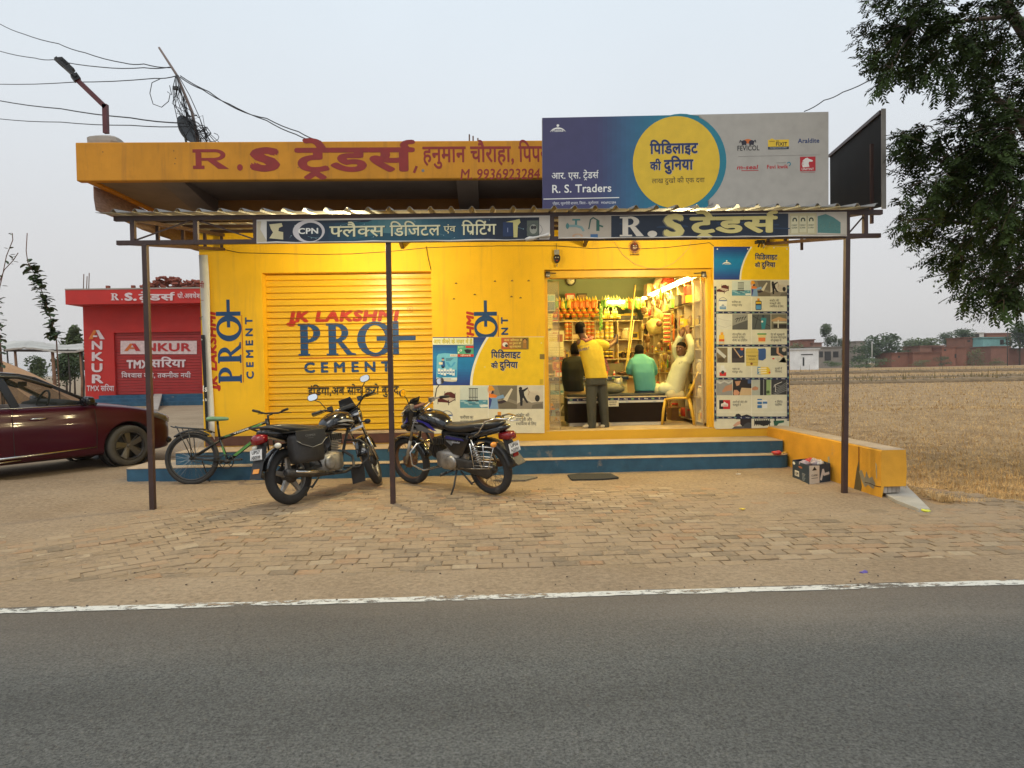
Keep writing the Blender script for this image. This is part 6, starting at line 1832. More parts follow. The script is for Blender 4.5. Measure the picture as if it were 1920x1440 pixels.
		part('door_seam',DARK,lambda b:(b.tube([(-0.50,0.838*s,0.92),(-0.47,0.842*s,0.62),(-0.48,0.835*s,0.30)],0.004,4),b.tube([(-1.53,0.822*s,0.96),(-1.53,0.842*s,0.62),(-1.52,0.836*s,0.30)],0.004,4)))
		part('wing_mirror',mat('black_car_trim',(0.01,0.01,0.012)),lambda b:(b.loft([sect(-0.52,1.03,0.02,0.03,12,2.6,0.90*s),sect(-0.56,1.035,0.09,0.065,12,2.8,0.90*s),sect(-0.63,1.04,0.10,0.07,12,2.8,0.90*s),sect(-0.66,1.04,0.095,0.065,12,2.8,0.90*s)]),b.bar((-0.60,0.76*s,0.98),(-0.6,0.86*s,1.01),0.05,0.04)))
		part('headlight',mat('dull_headlight',(0.16,0.15,0.13),0.15,coat=0.3),lambda b:b.loft([sect(0.30,0.80,0.02,0.02,12,2.2,0.765*s),sect(0.48,0.755,0.035,0.05,12,2.2,0.745*s),sect(0.64,0.70,0.06,0.06,12,2.2,0.665*s),sect(0.75,0.66,0.05,0.05,12,2.2,0.55*s)]))
		part('fog_lamp',mat('black_car_trim',(0.01,0.01,0.012)),lambda b:b.ball((0.70,0.60*s,0.33),(0.07,0.10,0.06),12,8))
	part('windscreen',GLS,lambda b:b.add([(-0.40,-0.70,0.985),(-0.40,0.70,0.985),(-1.14,0.50,1.385),(-1.14,-0.50,1.385)],[(0,1,2,3)]))
	part('rear_window',GLS,lambda b:b.add([(-2.92,-0.66,1.04),(-2.92,0.66,1.04),(-2.57,0.50,1.40),(-2.57,-0.50,1.40)],[(0,1,2,3)]))
	part('grille',BPLAS,lambda b:b.box(0.74,0.82,-0.42,0.42,0.48,0.64),bevel=0.02)
	part('dashboard',DARK,lambda b:b.loft([sect(-0.45,0.98,0.66,0.04,12,4),sect(-0.75,1.02,0.66,0.05,12,4),sect(-0.9,0.98,0.66,0.05,12,4)]))
	part('steering_wheel',DARK,lambda b:(b.tube([(-0.98+0.06*math.sin(a),-0.34+0.18*math.cos(a),1.03+0.17*math.sin(a))for a in[q*2*PI/24 for q in range(24)]],0.014,6,closed=True),b.bar((-0.98,-0.5,1.03),(-0.98,-0.18,1.03),0.03)))
	for y in(-0.34,0.34):
		part('front_seat',DARK,lambda b:(b.loft([sect(-1.70,0.95,0.23,0.26,14,3.5,y),sect(-1.80,0.95,0.23,0.26,14,3.5,y)]),b.ball((-1.80,y,1.29),(0.05,0.12,0.08),12,8)))
	part('rear_seat',DARK,lambda b:b.loft([sect(-2.6,0.93,0.62,0.24,14,4),sect(-2.75,0.95,0.62,0.24,14,4)]))
	part('rear_view_mirror',DARK,lambda b:(b.box(-1.12,-1.09,-0.13,0.13,1.27,1.34),),bevel=0.01)
	part('floor_pan',DARK,lambda b:b.box(-2.9,0.5,-0.6,0.6,0.2,0.3))
car()
# INSIDE THE SHOP
WOODW=mat('cream_laminate',(0.68,0.56,0.33),0.5,var=0.08,scale=3)
FX,FY=3.22,13.72
def unit(name,label,boards,m=WOODW):
	"""boards: list of (part, x0,x1,y0,y1,z0,z1)"""
	xs=[b[1]for b in boards];ys=[b[3]for b in boards]
	t=thing(name,label,'shelves',(min(xs),min(ys),FLOOR))
	for(nm,*c)in boards:
		b=MB();b.box(*c);b.build(nm,m,t)
	return t
RZ=[0.56,0.93,1.30,1.67,2.04,2.41,2.78]
RYS=[10.0+0.415*q for q in range(10)]
bo=[('back_panel',3.585,3.615,9.98,13.735,FLOOR,2.80)]
for z in RZ:bo.append(('shelf_board',FX,3.584,9.985,13.73,z-0.018,z))
for q,y in enumerate(RYS):
	for a,b in zip(RZ,RZ[1:]):bo.append(('divider',FX+0.002,3.584,y-0.009,y+0.009,a+0.0005,b-0.0185))
unit('pigeonhole_shelves','cream pigeonhole shelving along the right wall of the lit shop',bo)
BZ=[0.56,1.20,1.58,1.98,2.37]
BXS=[1.32,1.75,2.22,2.69,3.20]
bo=[('back_panel',1.31,3.21,14.05,14.08,FLOOR,2.42)]
for z in BZ:bo.append(('shelf_board',1.31,3.21,FY,14.049,z-0.02,z))
for x in BXS:
	for a,b in zip(BZ,BZ[1:]):bo.append(('divider',x-0.01,x+0.01,FY+0.002,14.049,a+0.0005,b-0.0205))
unit('back_shelves','cream shelving full of orange tins and packets across the back of the shop',bo)
bo=[('back_panel',0.80,1.24,12.74,12.76,FLOOR,2.0),('shelf_board',0.80,1.24,12.45,12.739,1.28,1.30),('shelf_board',0.80,1.24,12.45,12.739,1.48,1.50),('shelf_board',0.80,1.24,12.45,12.739,1.98,2.0),('side_panel',0.78,0.799,12.45,12.76,FLOOR,2.0),('side_panel',1.241,1.26,12.45,12.76,FLOOR,2.0)]
unit('side_cabinet','narrow cream cabinet carrying the wall calendar, left of the back shelves',bo)
# lit tubes
TUBE=mat('tube_glow',(1.0,0.74,0.21),0.3,emit=260,var=0)
def tube_light(label,a,b,r=0.014):
	a,b=Vector(a),Vector(b)
	t=thing('tube_light',label,'lamp',(a+b)/2,group='lit tubes in the shop')
	m=MB();m.tube([a,b],r,8);m.build('tube',TUBE,t)
	m=MB();m.bar(a+Vector((0.02,0,0.02)),b+Vector((0.02,0,0.02)),0.03,0.02);m.build('batten',mat('white_plastic',(0.7,0.68,0.62)),t)
tube_light('lit tube at the near end of the right shelf top',(FX-0.02,10.0,2.815),(FX-0.02,11.2,2.815))
tube_light('lit tube in the middle of the right shelf top',(FX-0.02,11.23,2.815),(FX-0.02,12.43,2.815))
tube_light('lit tube at the far end of the right shelf top',(FX-0.02,12.46,2.815),(FX-0.02,13.6,2.815))
tube_light('short lit tube over the back shelf packets',(2.48,FY-0.10,2.745),(2.80,FY-0.10,2.745),0.02)
tube_light('added unseen tube behind the doorway header, spilling light outwards',(1.2,10.12,3.0),(2.6,10.12,3.0),0.014)  # extra tube added out of sight so light spills through the doorway
# clock
c=at(1070,526,14.08)
t=thing('wall_clock','round white wall clock with a black rim high on the back wall','clock',c)
m=MB();m.lathe([(0.085,-0.012),(0.105,-0.03),(0.112,-0.02),(0.112,0.03),(0.085,0.03)],(c.x,c.y,c.z),'Y',28,closed=True);m.build('rim',BPLAS,t)
m=MB();m.lathe([(0.001,-0.008),(0.088,-0.008),(0.088,0.0),(0.001,0.0)],(c.x,c.y,c.z),'Y',28);m.build('dial',mat('clock_dial',(0.7,0.68,0.6),0.4),t)
k=Ink((c.x,c.y-0.010,c.z))
k.line([(0,0),(-0.02,0.045)],0.008,BLACK,1);k.line([(0,0),(0.045,0.03)],0.006,BLACK,1.5)
for q in range(12):k.line([(0.07*math.cos(q*PI/6),0.07*math.sin(q*PI/6)),(0.08*math.cos(q*PI/6),0.08*math.sin(q*PI/6))],0.004,BLACK,0.5)
k.build('hands',t,INK)
# goods: one of each kind, then copies
PROTO={}
def proto(kind,col,fn,ink=None):
	def make(loc,label,group,sc=1.0,rz=0.0):
		key=(kind,col)
		if key not in PROTO:
			b=MB();b.smooth=True;fn(b)
			o=b.build(kind,[mat('goods_%s'%'_'.join(str(int(v*100))for v in col),col,0.45,var=0.15,scale=25),mat('goods_label_%s'%'_'.join(str(int(v*100))for v in(ink or col)),ink or col,0.45,var=0.1,scale=30)],None)
			PROTO[key]=o
		else:
			o=PROTO[key].copy();COL.objects.link(o)
		o.location=loc;o.scale=(sc,sc,sc);o.rotation_euler=(0,0,rz)
		return setp(o,label,kind.replace('_',' '),group)
	return make
def pouch_fn(b):
	b.loft([[Vector((x*w,y*w*0.35,z))for x,y in[(math.cos(a),math.sin(a))for a in[q*2*PI/10 for q in range(10)]]]for w,z in((0.028,0),(0.038,0.03),(0.04,0.11),(0.034,0.16))],smooth=True)
	b.m=1
	b.loft([[Vector((x*w,y*w*0.35,z))for x,y in[(math.cos(a),math.sin(a))for a in[q*2*PI/10 for q in range(10)]]]for w,z in((0.0345,0.161),(0.02,0.20),(0.007,0.235),(0.003,0.25))],smooth=True)
def tin_fn(b):
	b.lathe([(0.001,0),(0.042,0),(0.044,0.006),(0.044,0.075),(0.042,0.078),(0.001,0.078)],n=14)
	b.m=1;b.lathe([(0.0405,0.0785),(0.0405,0.085),(0.001,0.085)],n=14);b.lathe([(0.0446,0.02),(0.0446,0.052),(0.0441,0.052),(0.0441,0.02)],n=14,closed=True)
def round_fn(b):
	b.ball((0,0,0.05),(0.046,0.03,0.05),12,8);b.m=1;b.lathe([(0.0475,-0.004),(0.0475,0.012),(0.046,0.012),(0.046,-0.004)],(0,0,0.05),'Z',12,closed=True);b.ball((0,0,0.105),(0.012,0.01,0.014),8,6)
def box_fn(b):
	b.smooth=False
	b.box(-0.06,0.06,-0.05,0.05,0,0.09);b.m=1;b.box(-0.045,0.045,-0.0515,-0.0505,0.02,0.07);b.box(-0.06,0.06,-0.008,0.008,0.0905,0.0915)
def jar_fn(b):
	b.lathe([(0.001,0),(0.04,0),(0.042,0.01),(0.042,0.08),(0.03,0.095),(0.03,0.1),(0.001,0.1)],n=14);b.m=1;b.lathe([(0.001,0.1),(0.034,0.1),(0.034,0.12),(0.001,0.12)],n=14)
def bottle_fn(b):
	b.lathe([(0.001,0),(0.024,0),(0.026,0.01),(0.026,0.09),(0.012,0.115),(0.012,0.125),(0.001,0.125)],n=12);b.m=1;b.lathe([(0.001,0.125),(0.014,0.125),(0.014,0.145),(0.001,0.145)],n=12);b.lathe([(0.0266,0.02),(0.0266,0.07),(0.026,0.07),(0.026,0.02)],n=12,closed=True)
def coil_fn(b):
	for q in range(3):b.tube([(0.06*math.cos(a)*(1-q*0.1),0.02*q-0.02+0.004*math.sin(3*a),0.065+0.06*math.sin(a)*(1-q*0.06))for a in[p*2*PI/18 for p in range(18)]],0.009,5,closed=True)
	b.m=1;b.bar((0,-0.04,0.118),(0,0.04,0.118),0.012,0.02)
def packet_fn(b):
	b.smooth=False
	b.loft([[Vector((x,y,z))for x,y in((-w,-d),(0,-d*1.3),(w,-d),(w,d),(0,d*1.3),(-w,d))]for w,d,z in((0.045,0.004,0),(0.043,0.02,0.03),(0.044,0.024,0.07),(0.046,0.004,0.12))],smooth=True);b.m=1;b.box(-0.03,0.03,-0.034,-0.031,0.035,0.08)
ORA,YLW,GRN_,REDC,CRM,BRN,BLK,WHT,BLU=(0.75,0.20,0.03),(0.80,0.58,0.06),(0.16,0.38,0.06),(0.60,0.05,0.03),(0.62,0.50,0.28),(0.30,0.17,0.07),(0.03,0.025,0.02),(0.66,0.64,0.56),(0.06,0.16,0.4)
P_or=proto('pouch',ORA,pouch_fn,(0.80,0.55,0.06));P_yl=proto('pouch',YLW,pouch_fn,(0.7,0.66,0.3));P_gr=proto('pouch',GRN_,pouch_fn,(0.62,0.6,0.2))
T_or=proto('tin',(0.70,0.17,0.03),tin_fn,(0.72,0.55,0.2));T_bk=proto('tin',BLK,tin_fn,YLW);T_yl=proto('tin',YLW,tin_fn,CRM)
R_or=proto('packet',ORA,round_fn,YLW)
B_br=proto('carton',BRN,box_fn,CRM);B_yl=proto('carton',YLW,box_fn,BLK);B_rd=proto('carton',REDC,box_fn,WHT);B_bk=proto('carton',BLK,box_fn,BRN);B_gr=proto('carton',GRN_,box_fn,WHT);B_bl=proto('carton',BLU,box_fn,WHT)
J_w=proto('jar',CRM,jar_fn,WHT);J_r=proto('jar',BRN,jar_fn,REDC)
BT1=proto('bottle',WHT,bottle_fn,REDC);BT2=proto('bottle',YLW,bottle_fn,BLK)
C_bk=proto('coil',BLK,coil_fn,BRN);C_br=proto('coil',BRN,coil_fn,YLW);C_w=proto('coil',CRM,coil_fn,WHT)
K_y=proto('packet',(0.55,0.42,0.14),packet_fn,REDC);K_b=proto('packet',(0.36,0.24,0.12),packet_fn,CRM);K_r=proto('packet',REDC,packet_fn,YLW)
yh=FY-0.05
for q in range(15):
	x=1.36+q*0.062
	mk,lb=(P_gr,'green pouch with a pointed top')if q in(1,4)else(P_yl,'yellow pouch with a pointed top')if q<6 and q%2 else(P_or,'orange pouch with a pointed top')
	mk((x,yh-0.02*(q%2),2.60+0.015*(q%3)),lb+' hung on the left of the back shelves','pouches hung on the left of the back shelves')
for q in range(14):
	x=1.37+q*0.066
	R_or((x,yh-0.01-0.03*(q%2),2.43+0.08*(q%2)),'round orange packet on the top row of the back shelves','round orange packets on the back shelves',1.15)
for q in range(7):
	P_gr((2.37+q*0.058,yh-0.02*(q%2),2.62+0.012*(q%3)),'green and yellow pouch hung under the short lit tube','green pouches under the short lit tube')
for q in range(7):
	(P_yl if q%3 else T_yl)((2.36+q*0.056,yh-0.03,2.40),'small yellow pack standing under the green pouches','yellow packs under the green pouches',0.9)
for q in range(9):
	mk=P_or if q in(2,3)else P_gr if q%2 else P_yl
	mk((2.80+q*0.052,yh-0.02*(q%2)-0.02,2.58+0.01*(q%3)),('orange' if mk is P_or else 'green' if mk is P_gr else 'yellow')+' pouch hung at the corner of the two shelf units','pouches hung at the shelf corner')
for q in range(6):
	B_bk((2.73+q*0.066,yh+0.1,2.372),'upright black box in the row beside the shelf corner','row of upright black boxes',1.0,PI/2)
for q in range(9):
	P_gr((2.30+0.03*(q%2),yh-0.09,2.14+q*0.055),'green sachet of the long curly strip hung before the back shelves','sachets of the curly green strip',0.55)
for(x0,nx,nz,mk,lb,gp,z0)in((1.63,2,4,T_or,'orange tin stacked behind the standing man','orange tins left of the standing man',2.0),(2.0,3,4,T_or,'orange tin stacked right of the standing man\'s head','orange tins right of the head',2.0),(2.27,4,2,T_bk,'black can with a yellow label on the middle shelf','black cans on the middle shelf',1.6),(1.80,4,3,T_or,'orange tin on the shelf behind the standing man\'s head','orange tins behind the head',1.6),(2.27,2,2,T_yl,'yellow tin stacked over the black cans','yellow tins over the black cans',2.0),(2.47,2,4,T_yl,'yellow tin stacked beside the black cans','yellow tins beside the black cans',2.0)):
	for i in range(nx):
		for j in range(nz):mk((x0+i*0.092,FY+0.07+rnd.uniform(-0.01,0.01),z0+j*0.0862),lb,gp)
B_br((1.48,FY+0.12,2.0),'brown cardboard carton at the left end of the middle shelf','brown cartons on the back shelves',2.0)
B_br((1.5,FY+0.12,1.6),'brown cardboard carton at the left end of the lower shelf','brown cartons on the back shelves',1.8)
J_w((2.86,FY+0.08,1.985),'large cream jar alone in its shelf opening','jars on the back shelves',1.8)
for q in range(3):B_rd((2.66,FY-0.03,1.2+q*0.1),'tall red carton behind the standing man\'s hands','red cartons behind the hands',1.05,PI/2)
for q in range(3):K_y((2.3+q*0.11,FY+0.05,1.205),'yellow packet on the low shelf behind the counter','yellow packets behind the counter',1.5)
B_br((2.55,FY+0.0,1.205),'brown cardboard carton on the low shelf right of the packets','brown cartons on the back shelves',1.5)
for q in range(8):(C_br if q%2 else C_bk)((2.80+0.05*q,FY+0.05,1.585),('brown' if q%2 else 'black')+' coil lying in the corner shelf opening','coils in the corner shelf opening',1.0)
for q in range(4):
	for z_,h_ in((2.372,1),(1.982,1),(1.582,1),(1.202,1),(0.562,1)):
		for i in range(4):
			mk,lb=rnd.choice([(B_yl,'yellow carton'),(K_y,'yellow packet'),(B_br,'brown carton'),(T_yl,'yellow tin'),(J_w,'cream jar'),(BT2,'yellow bottle'),(B_rd,'red carton'),(K_b,'brown packet')])
			mk((BXS[q]+0.07+i*0.098,FY+0.2+rnd.uniform(-0.03,0.05),z_),lb+' in the deep back of the rear shelves','goods deep in the rear shelves',rnd.uniform(1.2,2.0))
B_rd((1.72,FY+0.15,2.80),'dark red carton on top of the pouches under the clock','cartons under the clock',1.6)
B_bk((1.97,FY+0.15,2.80),'black carton on top of the pouches under the clock','cartons under the clock',1.6)
b=MB();b.box(1.31,3.21,FY-0.02,14.04,2.775,2.795);setp(b.build('top_shelf_board',WOODW),'long cream board across the top of the hanging pouches','shelf board')
KINDS=[(C_bk,'small black coil'),(C_br,'small brown coil'),(C_w,'small cream coil'),(K_y,'small yellow packet'),(K_b,'small brown packet'),(B_yl,'small yellow carton'),(J_w,'small cream jar'),(J_r,'small brown jar'),(BT1,'small white bottle'),(BT2,'small yellow bottle'),(B_br,'small brown carton'),(K_r,'small red packet'),(T_yl,'small yellow tin'),(K_y,'small yellow packet')]
ROWN=['bottom row','second row from the bottom','third row from the bottom','third row from the top','second row from the top','top row']
for q in range(9):
	for rw in range(6):
		if rw==5 and q in(0,5):continue
		n=3
		for i in range(n):
			mk,lb=rnd.choice(KINDS)
			mk((FX+0.02+rnd.uniform(0,0.09),RYS[q]+0.08+i*0.115+rnd.uniform(-0.01,0.01),RZ[rw]+0.001),lb+' in the '+ROWN[rw]+' of pigeonholes','goods in the pigeonholes',rnd.uniform(1.1,1.9),PI/2+rnd.uniform(-0.5,0.5))
for q in range(34):
	mk,lb=rnd.choice([(K_y,'yellow packet'),(K_b,'brown packet'),(P_yl,'yellow pouch'),(P_or,'orange pouch'),(C_w,'cream coil'),(C_br,'brown coil'),(P_gr,'green pouch')])
	mk((FX-0.05-rnd.uniform(0,0.04),rnd.uniform(10.7,13.6),rnd.choice(RZ[2:6])+rnd.uniform(0.05,0.22)),lb+' hung on the front of the right hand pigeonholes','goods hung on the pigeonhole fronts',rnd.uniform(0.8,1.3),PI/2+rnd.uniform(-0.4,0.4))
B_gr((FX+0.03,11.5,2.412),'bright green carton in the top row of pigeonholes','green cartons',1.7,PI/2)
B_rd((FX+0.03,10.62,2.412),'tall red and white carton near the tube end','red cartons near the tube end',1.5,PI/2)
B_rd((FX+0.03,10.62,2.55),'tall red and white carton near the tube end','red cartons near the tube end',1.5,PI/2)
B_bk((FX+0.03,11.05,2.412),'black upright carton in the top row of pigeonholes','black cartons in the pigeonholes',1.9,PI/2)
def sack(name,label,c,r,col,mname,knot=True):
	t=thing(name,label,name.replace('_',' '),(c[0],c[1],c[2]-r[2]))
	b=MB();b.ball(c,r,18,14)
	o=b.build('bag',mat(mname,col,0.5,var=0.25,scale=12,bump=0.5,bscale=14),t)
	for v in o.data.vertices:
		d=1+0.16*noise.noise(Vector(v.co)*9+Vector(c)*3)
		v.co=Vector(v.co)*1.0+(Vector(v.co)-Vector((0,0,r[2])))*(d-1)
	if knot:
		b=MB();b.tube([(c[0],c[1],c[2]+r[2]*0.9),(c[0]+0.01,c[1],c[2]+r[2]*1.25),(c[0]+0.02,c[1],c[2]+r[2]*1.6)],[r[0]*0.35,r[0]*0.12,r[0]*0.25],8)
		b.build('tied_neck',mat(mname,col),t)
	return t
sack('plastic_bag','red and orange plastic bag on top of the right shelves',(FX+0.12,12.1,2.93),(0.16,0.27,0.13),(0.62,0.10,0.05),'red_plastic_bag',False)
sack('plastic_bag','beige sack on top of the right shelves at the far end',(FX+0.14,12.75,2.98),(0.15,0.22,0.18),(0.55,0.42,0.24),'beige_sack')
sack('plastic_bag','black and white bundle on top of the right shelves near the tube middle',(FX+0.14,11.4,2.93),(0.13,0.2,0.12),(0.16,0.14,0.12),'dark_bundle',False)
sack('plastic_bag','brown parcel on top of the right shelves near the doorway',(FX+0.14,10.8,2.93),(0.14,0.24,0.11),(0.3,0.2,0.1),'brown_parcel',False)
B_br((FX+0.06,13.2,2.80),'brown cardboard carton on top of the right shelves in the corner','brown cartons on the right shelves',2.6,PI/2)
c=at(1228,612,11.9)
t=sack('plastic_bag','big translucent yellow bag of goods hung before the pigeonholes',(c.x,c.y,c.z),(0.16,0.12,0.15),(0.62,0.5,0.16),'yellow_plastic_bag')
b=MB();b.loft([[Vector((c.x+0.12*w+x*w,c.y+y*w,c.z+z))for x,y in[(0.11*math.cos(a),0.05*math.sin(a))for a in[q*2*PI/10 for q in range(10)]]]for w,z in((1.2,0.10),(0.6,0.24),(0.1,0.34))]);b.build('bag_top',mat('yellow_plastic_bag',(0.62,0.5,0.16)),t)
c=at(1236,607,11.7)
t=thing('ball','dark red and green ball hung beside the yellow bag','ball',c);b=MB();b.ball(c,0.055,16,10);b.build('ball_skin',mat('dark_ball',(0.2,0.06,0.04),0.5,var=0.6,scale=14,col2=(0.05,0.12,0.05),stain=0.3),t);b=MB();b.tube([c+Vector((0,0,0.05)),c+Vector((0,0,0.2))],0.003,5);b.build('string',mat('black_string',(0.02,0.02,0.02)),t)
for i in range(3):
	for j in range(7):
		p=at(1246+i*4,588+j*8.2,11.2)
		K_y((p.x,p.y,p.z-0.06),'yellow sachet on the hanging strips before the pigeonholes','sachets on the hanging strips',0.55)
for(a,b_)in(((1191,535,12.2),(1173,700,11.0)),((1189,600,12.4),(1176,690,11.1))):
	m=MB();m.tube([at(*a),at(*b_)],0.014 if a[1]<560 else 0.008,8)
	setp(m.build('bamboo_stick',mat('yellow_bamboo',(0.62,0.47,0.10),0.5,var=0.15,scale=6)),'long yellow bamboo stick leaning in the shelf corner' if a[1]<560 else 'thinner short stick leaning beside the long bamboo','stick')
def paper(label,px0,py0,px1,py1,Y,fn,base=(214,206,150),name='notice'):
	k=on_plane(Ink((0,Y,0)))
	t=board(name,label,name,k,[(px0,py0),(px1,py0),(px1,py1),(px0,py1)],0.004,POSTB)
	k.rect(px0,-py1,px1,-py0,base,0.2)
	fn(k)
	k.build('printed_face',t,INK)
def cal(k):
	k.rect(1030,-640,1056,-633,(216,208,120),0.6);k.rect(1045,-641,1055,-627,(150,90,60),0.9)
	for i in range(6):
		for j in range(5):k.rect(1030.5+i*2.4,-632.5-j*3.4+6,1031.6+i*2.4,-631-j*3.4+6,(150,90,60),1.1)
	for j in range(4):k.rect(1030,-652-j*5,1055,-651.4-j*5,(150,150,110),0.8)
	k.text('2024',1036,-626,3.4,(170,50,40),0.9,0.01,width=12)
paper('yellowish paper calendar with a month grid on the side cabinet',1028,620,1057,668,12.43,cal,(216,208,160),'calendar')
paper('strip of small pictures under the calendar',1029,669.5,1056,675,12.43,lambda k:[k.rect(1030+q*6.5,-674.4,1035.4+q*6.5,-670.2,((60,70,130),(150,60,40))[q%2],0.6)for q in range(4)],(60,50,60))
paper('orange framed devotional picture low on the side cabinet',1036,678,1055,695,12.43,lambda k:(k.rect(1038,-693,1053,-680,(150,70,30),0.6),k.oval(1046,-686,3,4.6,(220,170,80),1,12)),(200,130,40),'picture')
paper('pale blue product sheet high at the left of the back shelves',1026,552,1041,583,13.0,lambda k:(k.rect(1027,-564,1040,-554,(110,170,200),0.6),k.rect(1027,-582,1040,-566,(70,120,170),0.6)),(190,206,200))
paper('plain yellow notice sheet below the pale blue sheet',1026,588,1036,616,12.9,lambda k:[k.rect(1027,-592-q*4,1034,-591-q*4,(150,140,60),0.6)for q in range(5)],(220,210,110))
# counter with glass display, behind the bench
CF=11.45
ct=thing('shop_counter','glass fronted counter with a blue taped edge behind the bench','counter',(1.4,CF,FLOOR))
def bx(name,m,*c,parent=ct,bevel=0.0):
	b=MB();b.box(*c);return b.build(name,m,parent,bevel=bevel)
bx('counter_top',mat('grey_counter_top',(0.36,0.33,0.24),0.35),0.92,2.42,CF-0.03,CF+0.55,1.225,1.25)
bx('body',WOODW,0.95,2.40,CF+0.02,CF+0.5,FLOOR,1.224)
bx('edge_tape',mat('navy_tape',(0.02,0.035,0.11),0.4),0.93,2.41,CF-0.036,CF-0.031,1.19,1.245)
bx('glass_front',glass('counter_glass',(0.7,0.72,0.6),0.05,0.25),1.28,2.39,CF,CF+0.006,0.8,1.18)
k=Ink((0,CF-0.038,0));
for q in range(11):
	x=0.98+q*0.13
	if q%3==0:k.oval(x,1.217,0.03,0.015,(120,160,110),0,12)
	elif q%3==1:k.ring(x,1.217,0.016,0.016,0.008,0.008,WHITE,0,0.6,5.6,10)
	else:k.text('Mira',x-0.03,1.207,0.024,WHITE,0,0.02)
k.build('tape_print',ct,INK)
k=on_plane(Ink((0,CF+0.012,0)))
k.rect(1031,-800,1057,-714,(200,186,160),0);k.rect(1058,-800,1090,-714,(190,174,150),0)
photo_rows(k,1006,-718,0.52);photo_rows(k,975,-756,0.55)
k.rect(1031,-801,1032,-714,(150,130,90),3)
k.build('front_poster',ct,INK)
for q in range(9):
	mk,lb=((BT1,'white bottle'),(K_r,'red packet'),(C_bk,'black coil'))[q%3]
	mk((1.75+q*0.07,CF-0.0+0.06*0,1.2505+0*q),lb+' standing on the counter top','small goods on the counter',0.7)if q%2==0 else None
sack('plastic_bag','crumpled grey green bag lying on the bench between the seated men',(1.95,10.6,1.06),(0.22,0.13,0.085),(0.18,0.17,0.10),'olive_bag',False)
b=MB();b.lathe([(0.001,0),(0.07,0),(0.075,0.15),(0.07,0.24),(0.001,0.24)],(2.17,11.1,0.98),'Z',16);setp(b.build('steel_canister',mat('pale_steel',(0.5,0.48,0.42),0.4,metal=0.4)),'pale canister standing on the bench beside the teal shirt','canister')
m=MB();pts=[at(1133,683,11.5),at(1168,680,11.5),at(1170,704,11.5),at(1138,704,11.5)]
m.add([p+Vector((0,d_,0))for d_ in(0,0.02)for p in pts],[(0,1,2,3),(7,6,5,4),(0,4,5,1),(1,5,6,2),(2,6,7,3),(3,7,4,0)])
setp(m.build('open_carton_lid',mat('olive_board',(0.15,0.13,0.06),0.6)),'olive grey board standing on the counter behind the men','board')
# bench
xl,xr=at(1065,770,10.33).x,at(1249,770,10.33).x
bn=thing('bench','low dark box bench with blue tape and a dark mat along its top','bench',((xl+xr)/2,10.33,FLOOR))
bx('body',mat('dark_brown_laminate',(0.014,0.008,0.005),0.75,spec=0.15),xl,xr,10.33,10.83,FLOOR+0.055,0.93,parent=bn)
bx('plinth',mat('pale_plinth',(0.5,0.47,0.4),0.6),xl+0.02,xr-0.04,10.34,10.8,FLOOR,FLOOR+0.054,parent=bn)
bx('top',WOODW,xl-0.01,xr+0.01,10.32,10.84,0.931,0.95,parent=bn)
b=MB()
rings=[]
for i in range(13):
	t_=i/12;x=xl+0.01+(xr-xl-0.02)*t_
	rings.append([Vector((x,10.33,0.951)),Vector((x,10.33+0.015,0.985+0.008*math.sin(i*2.1))),Vector((x,10.80,0.985+0.006*math.cos(i*1.7))),Vector((x,10.82,0.951))])
b.loft(rings);b.build('mat',mat('dark_bench_mat',(0.03,0.032,0.034),0.7,var=0.3,scale=10,bump=0.2),bn)
k=Ink((0,10.3285,0))
k.rect(xl,0.885,xr,0.93,(24,34,84),0);k.rect(xl,0.85,xr,0.884,(214,214,204),0)
for q in range(14):
	x=xl+0.05+q*0.107
	if q%3==0:k.oval(x,0.908,0.026,0.013,(120,160,120),1,12)
	elif q%3==1:k.ring(x,0.908,0.014,0.014,0.007,0.007,WHITE,1,0.6,5.6,10);k.rect(x+0.016,0.901,x+0.045,0.905,(150,160,190),1)
	else:k.text('Mira',x-0.03,0.898,0.022,WHITE,1,0.02)
	if q%4==0:k.rect(x,0.856,x+0.05,0.87,(170,180,190),1)
a=at(1140,751,10.328);b2=at(1160,762,10.328)
k.rect(a.x,b2.z,b2.x,a.z,(226,220,196),1)
k.text('नमस_ते',a.x+0.015,b2.z+0.055,0.022,BLACK,2,0.01,width=0.12);k.text('स्वागत',a.x+0.02,b2.z+0.02,0.022,BLACK,2,0.01,width=0.1)
k.build('printed_tape',bn,INK)
for(x0,x1,lb)in((0.885,1.06,'clear door pane folded against the left jamb'),(3.12,3.235,'narrow clear door pane folded against the right jamb')):
	t=thing('glass_door',lb,'glass door',(x0,9.95,FLOOR))
	b=MB();b.box(x0,x1,9.95,9.962,FLOOR+0.01,2.70);b.build('pane',glass('clear_door_glass',(0.8,0.72,0.55),0.04,0.16),t)
	for x in(x0-0.0101,x1+0.0001):
		b=MB();b.box(x,x+0.01,9.945,9.967,FLOOR+0.005,2.70);b.build('frame_edge',mat('brass_edge',(0.45,0.33,0.16),0.4,metal=0.4),t)
for px,lb in((1027,'black hinge bracket at the left end of the doorway header'),(1319,'grey spotlight on a bracket at the right end of the doorway header')):
	c=at(px,513,D+0.06)
	t=thing('header_bracket',lb,'bracket',c)
	b=MB();b.bar(c+Vector((-0.03,0,0.01)),c+Vector((0.12 if px<1100 else-0.14,0,0.005)),0.012);b.box(c.x-0.03,c.x+0.03,c.y-0.02,c.y+0.02,c.z-0.05,c.z+0.03);b.build('arm',BPLAS if px<1100 else DKMET,t)
	b=MB();b.lathe([(0.001,-0.03),(0.03,-0.03),(0.036,0.0),(0.02,0.02),(0.001,0.02)],(c.x,c.y-0.02,c.z-0.03),'Y',14);b.build('knob',ALU,t)
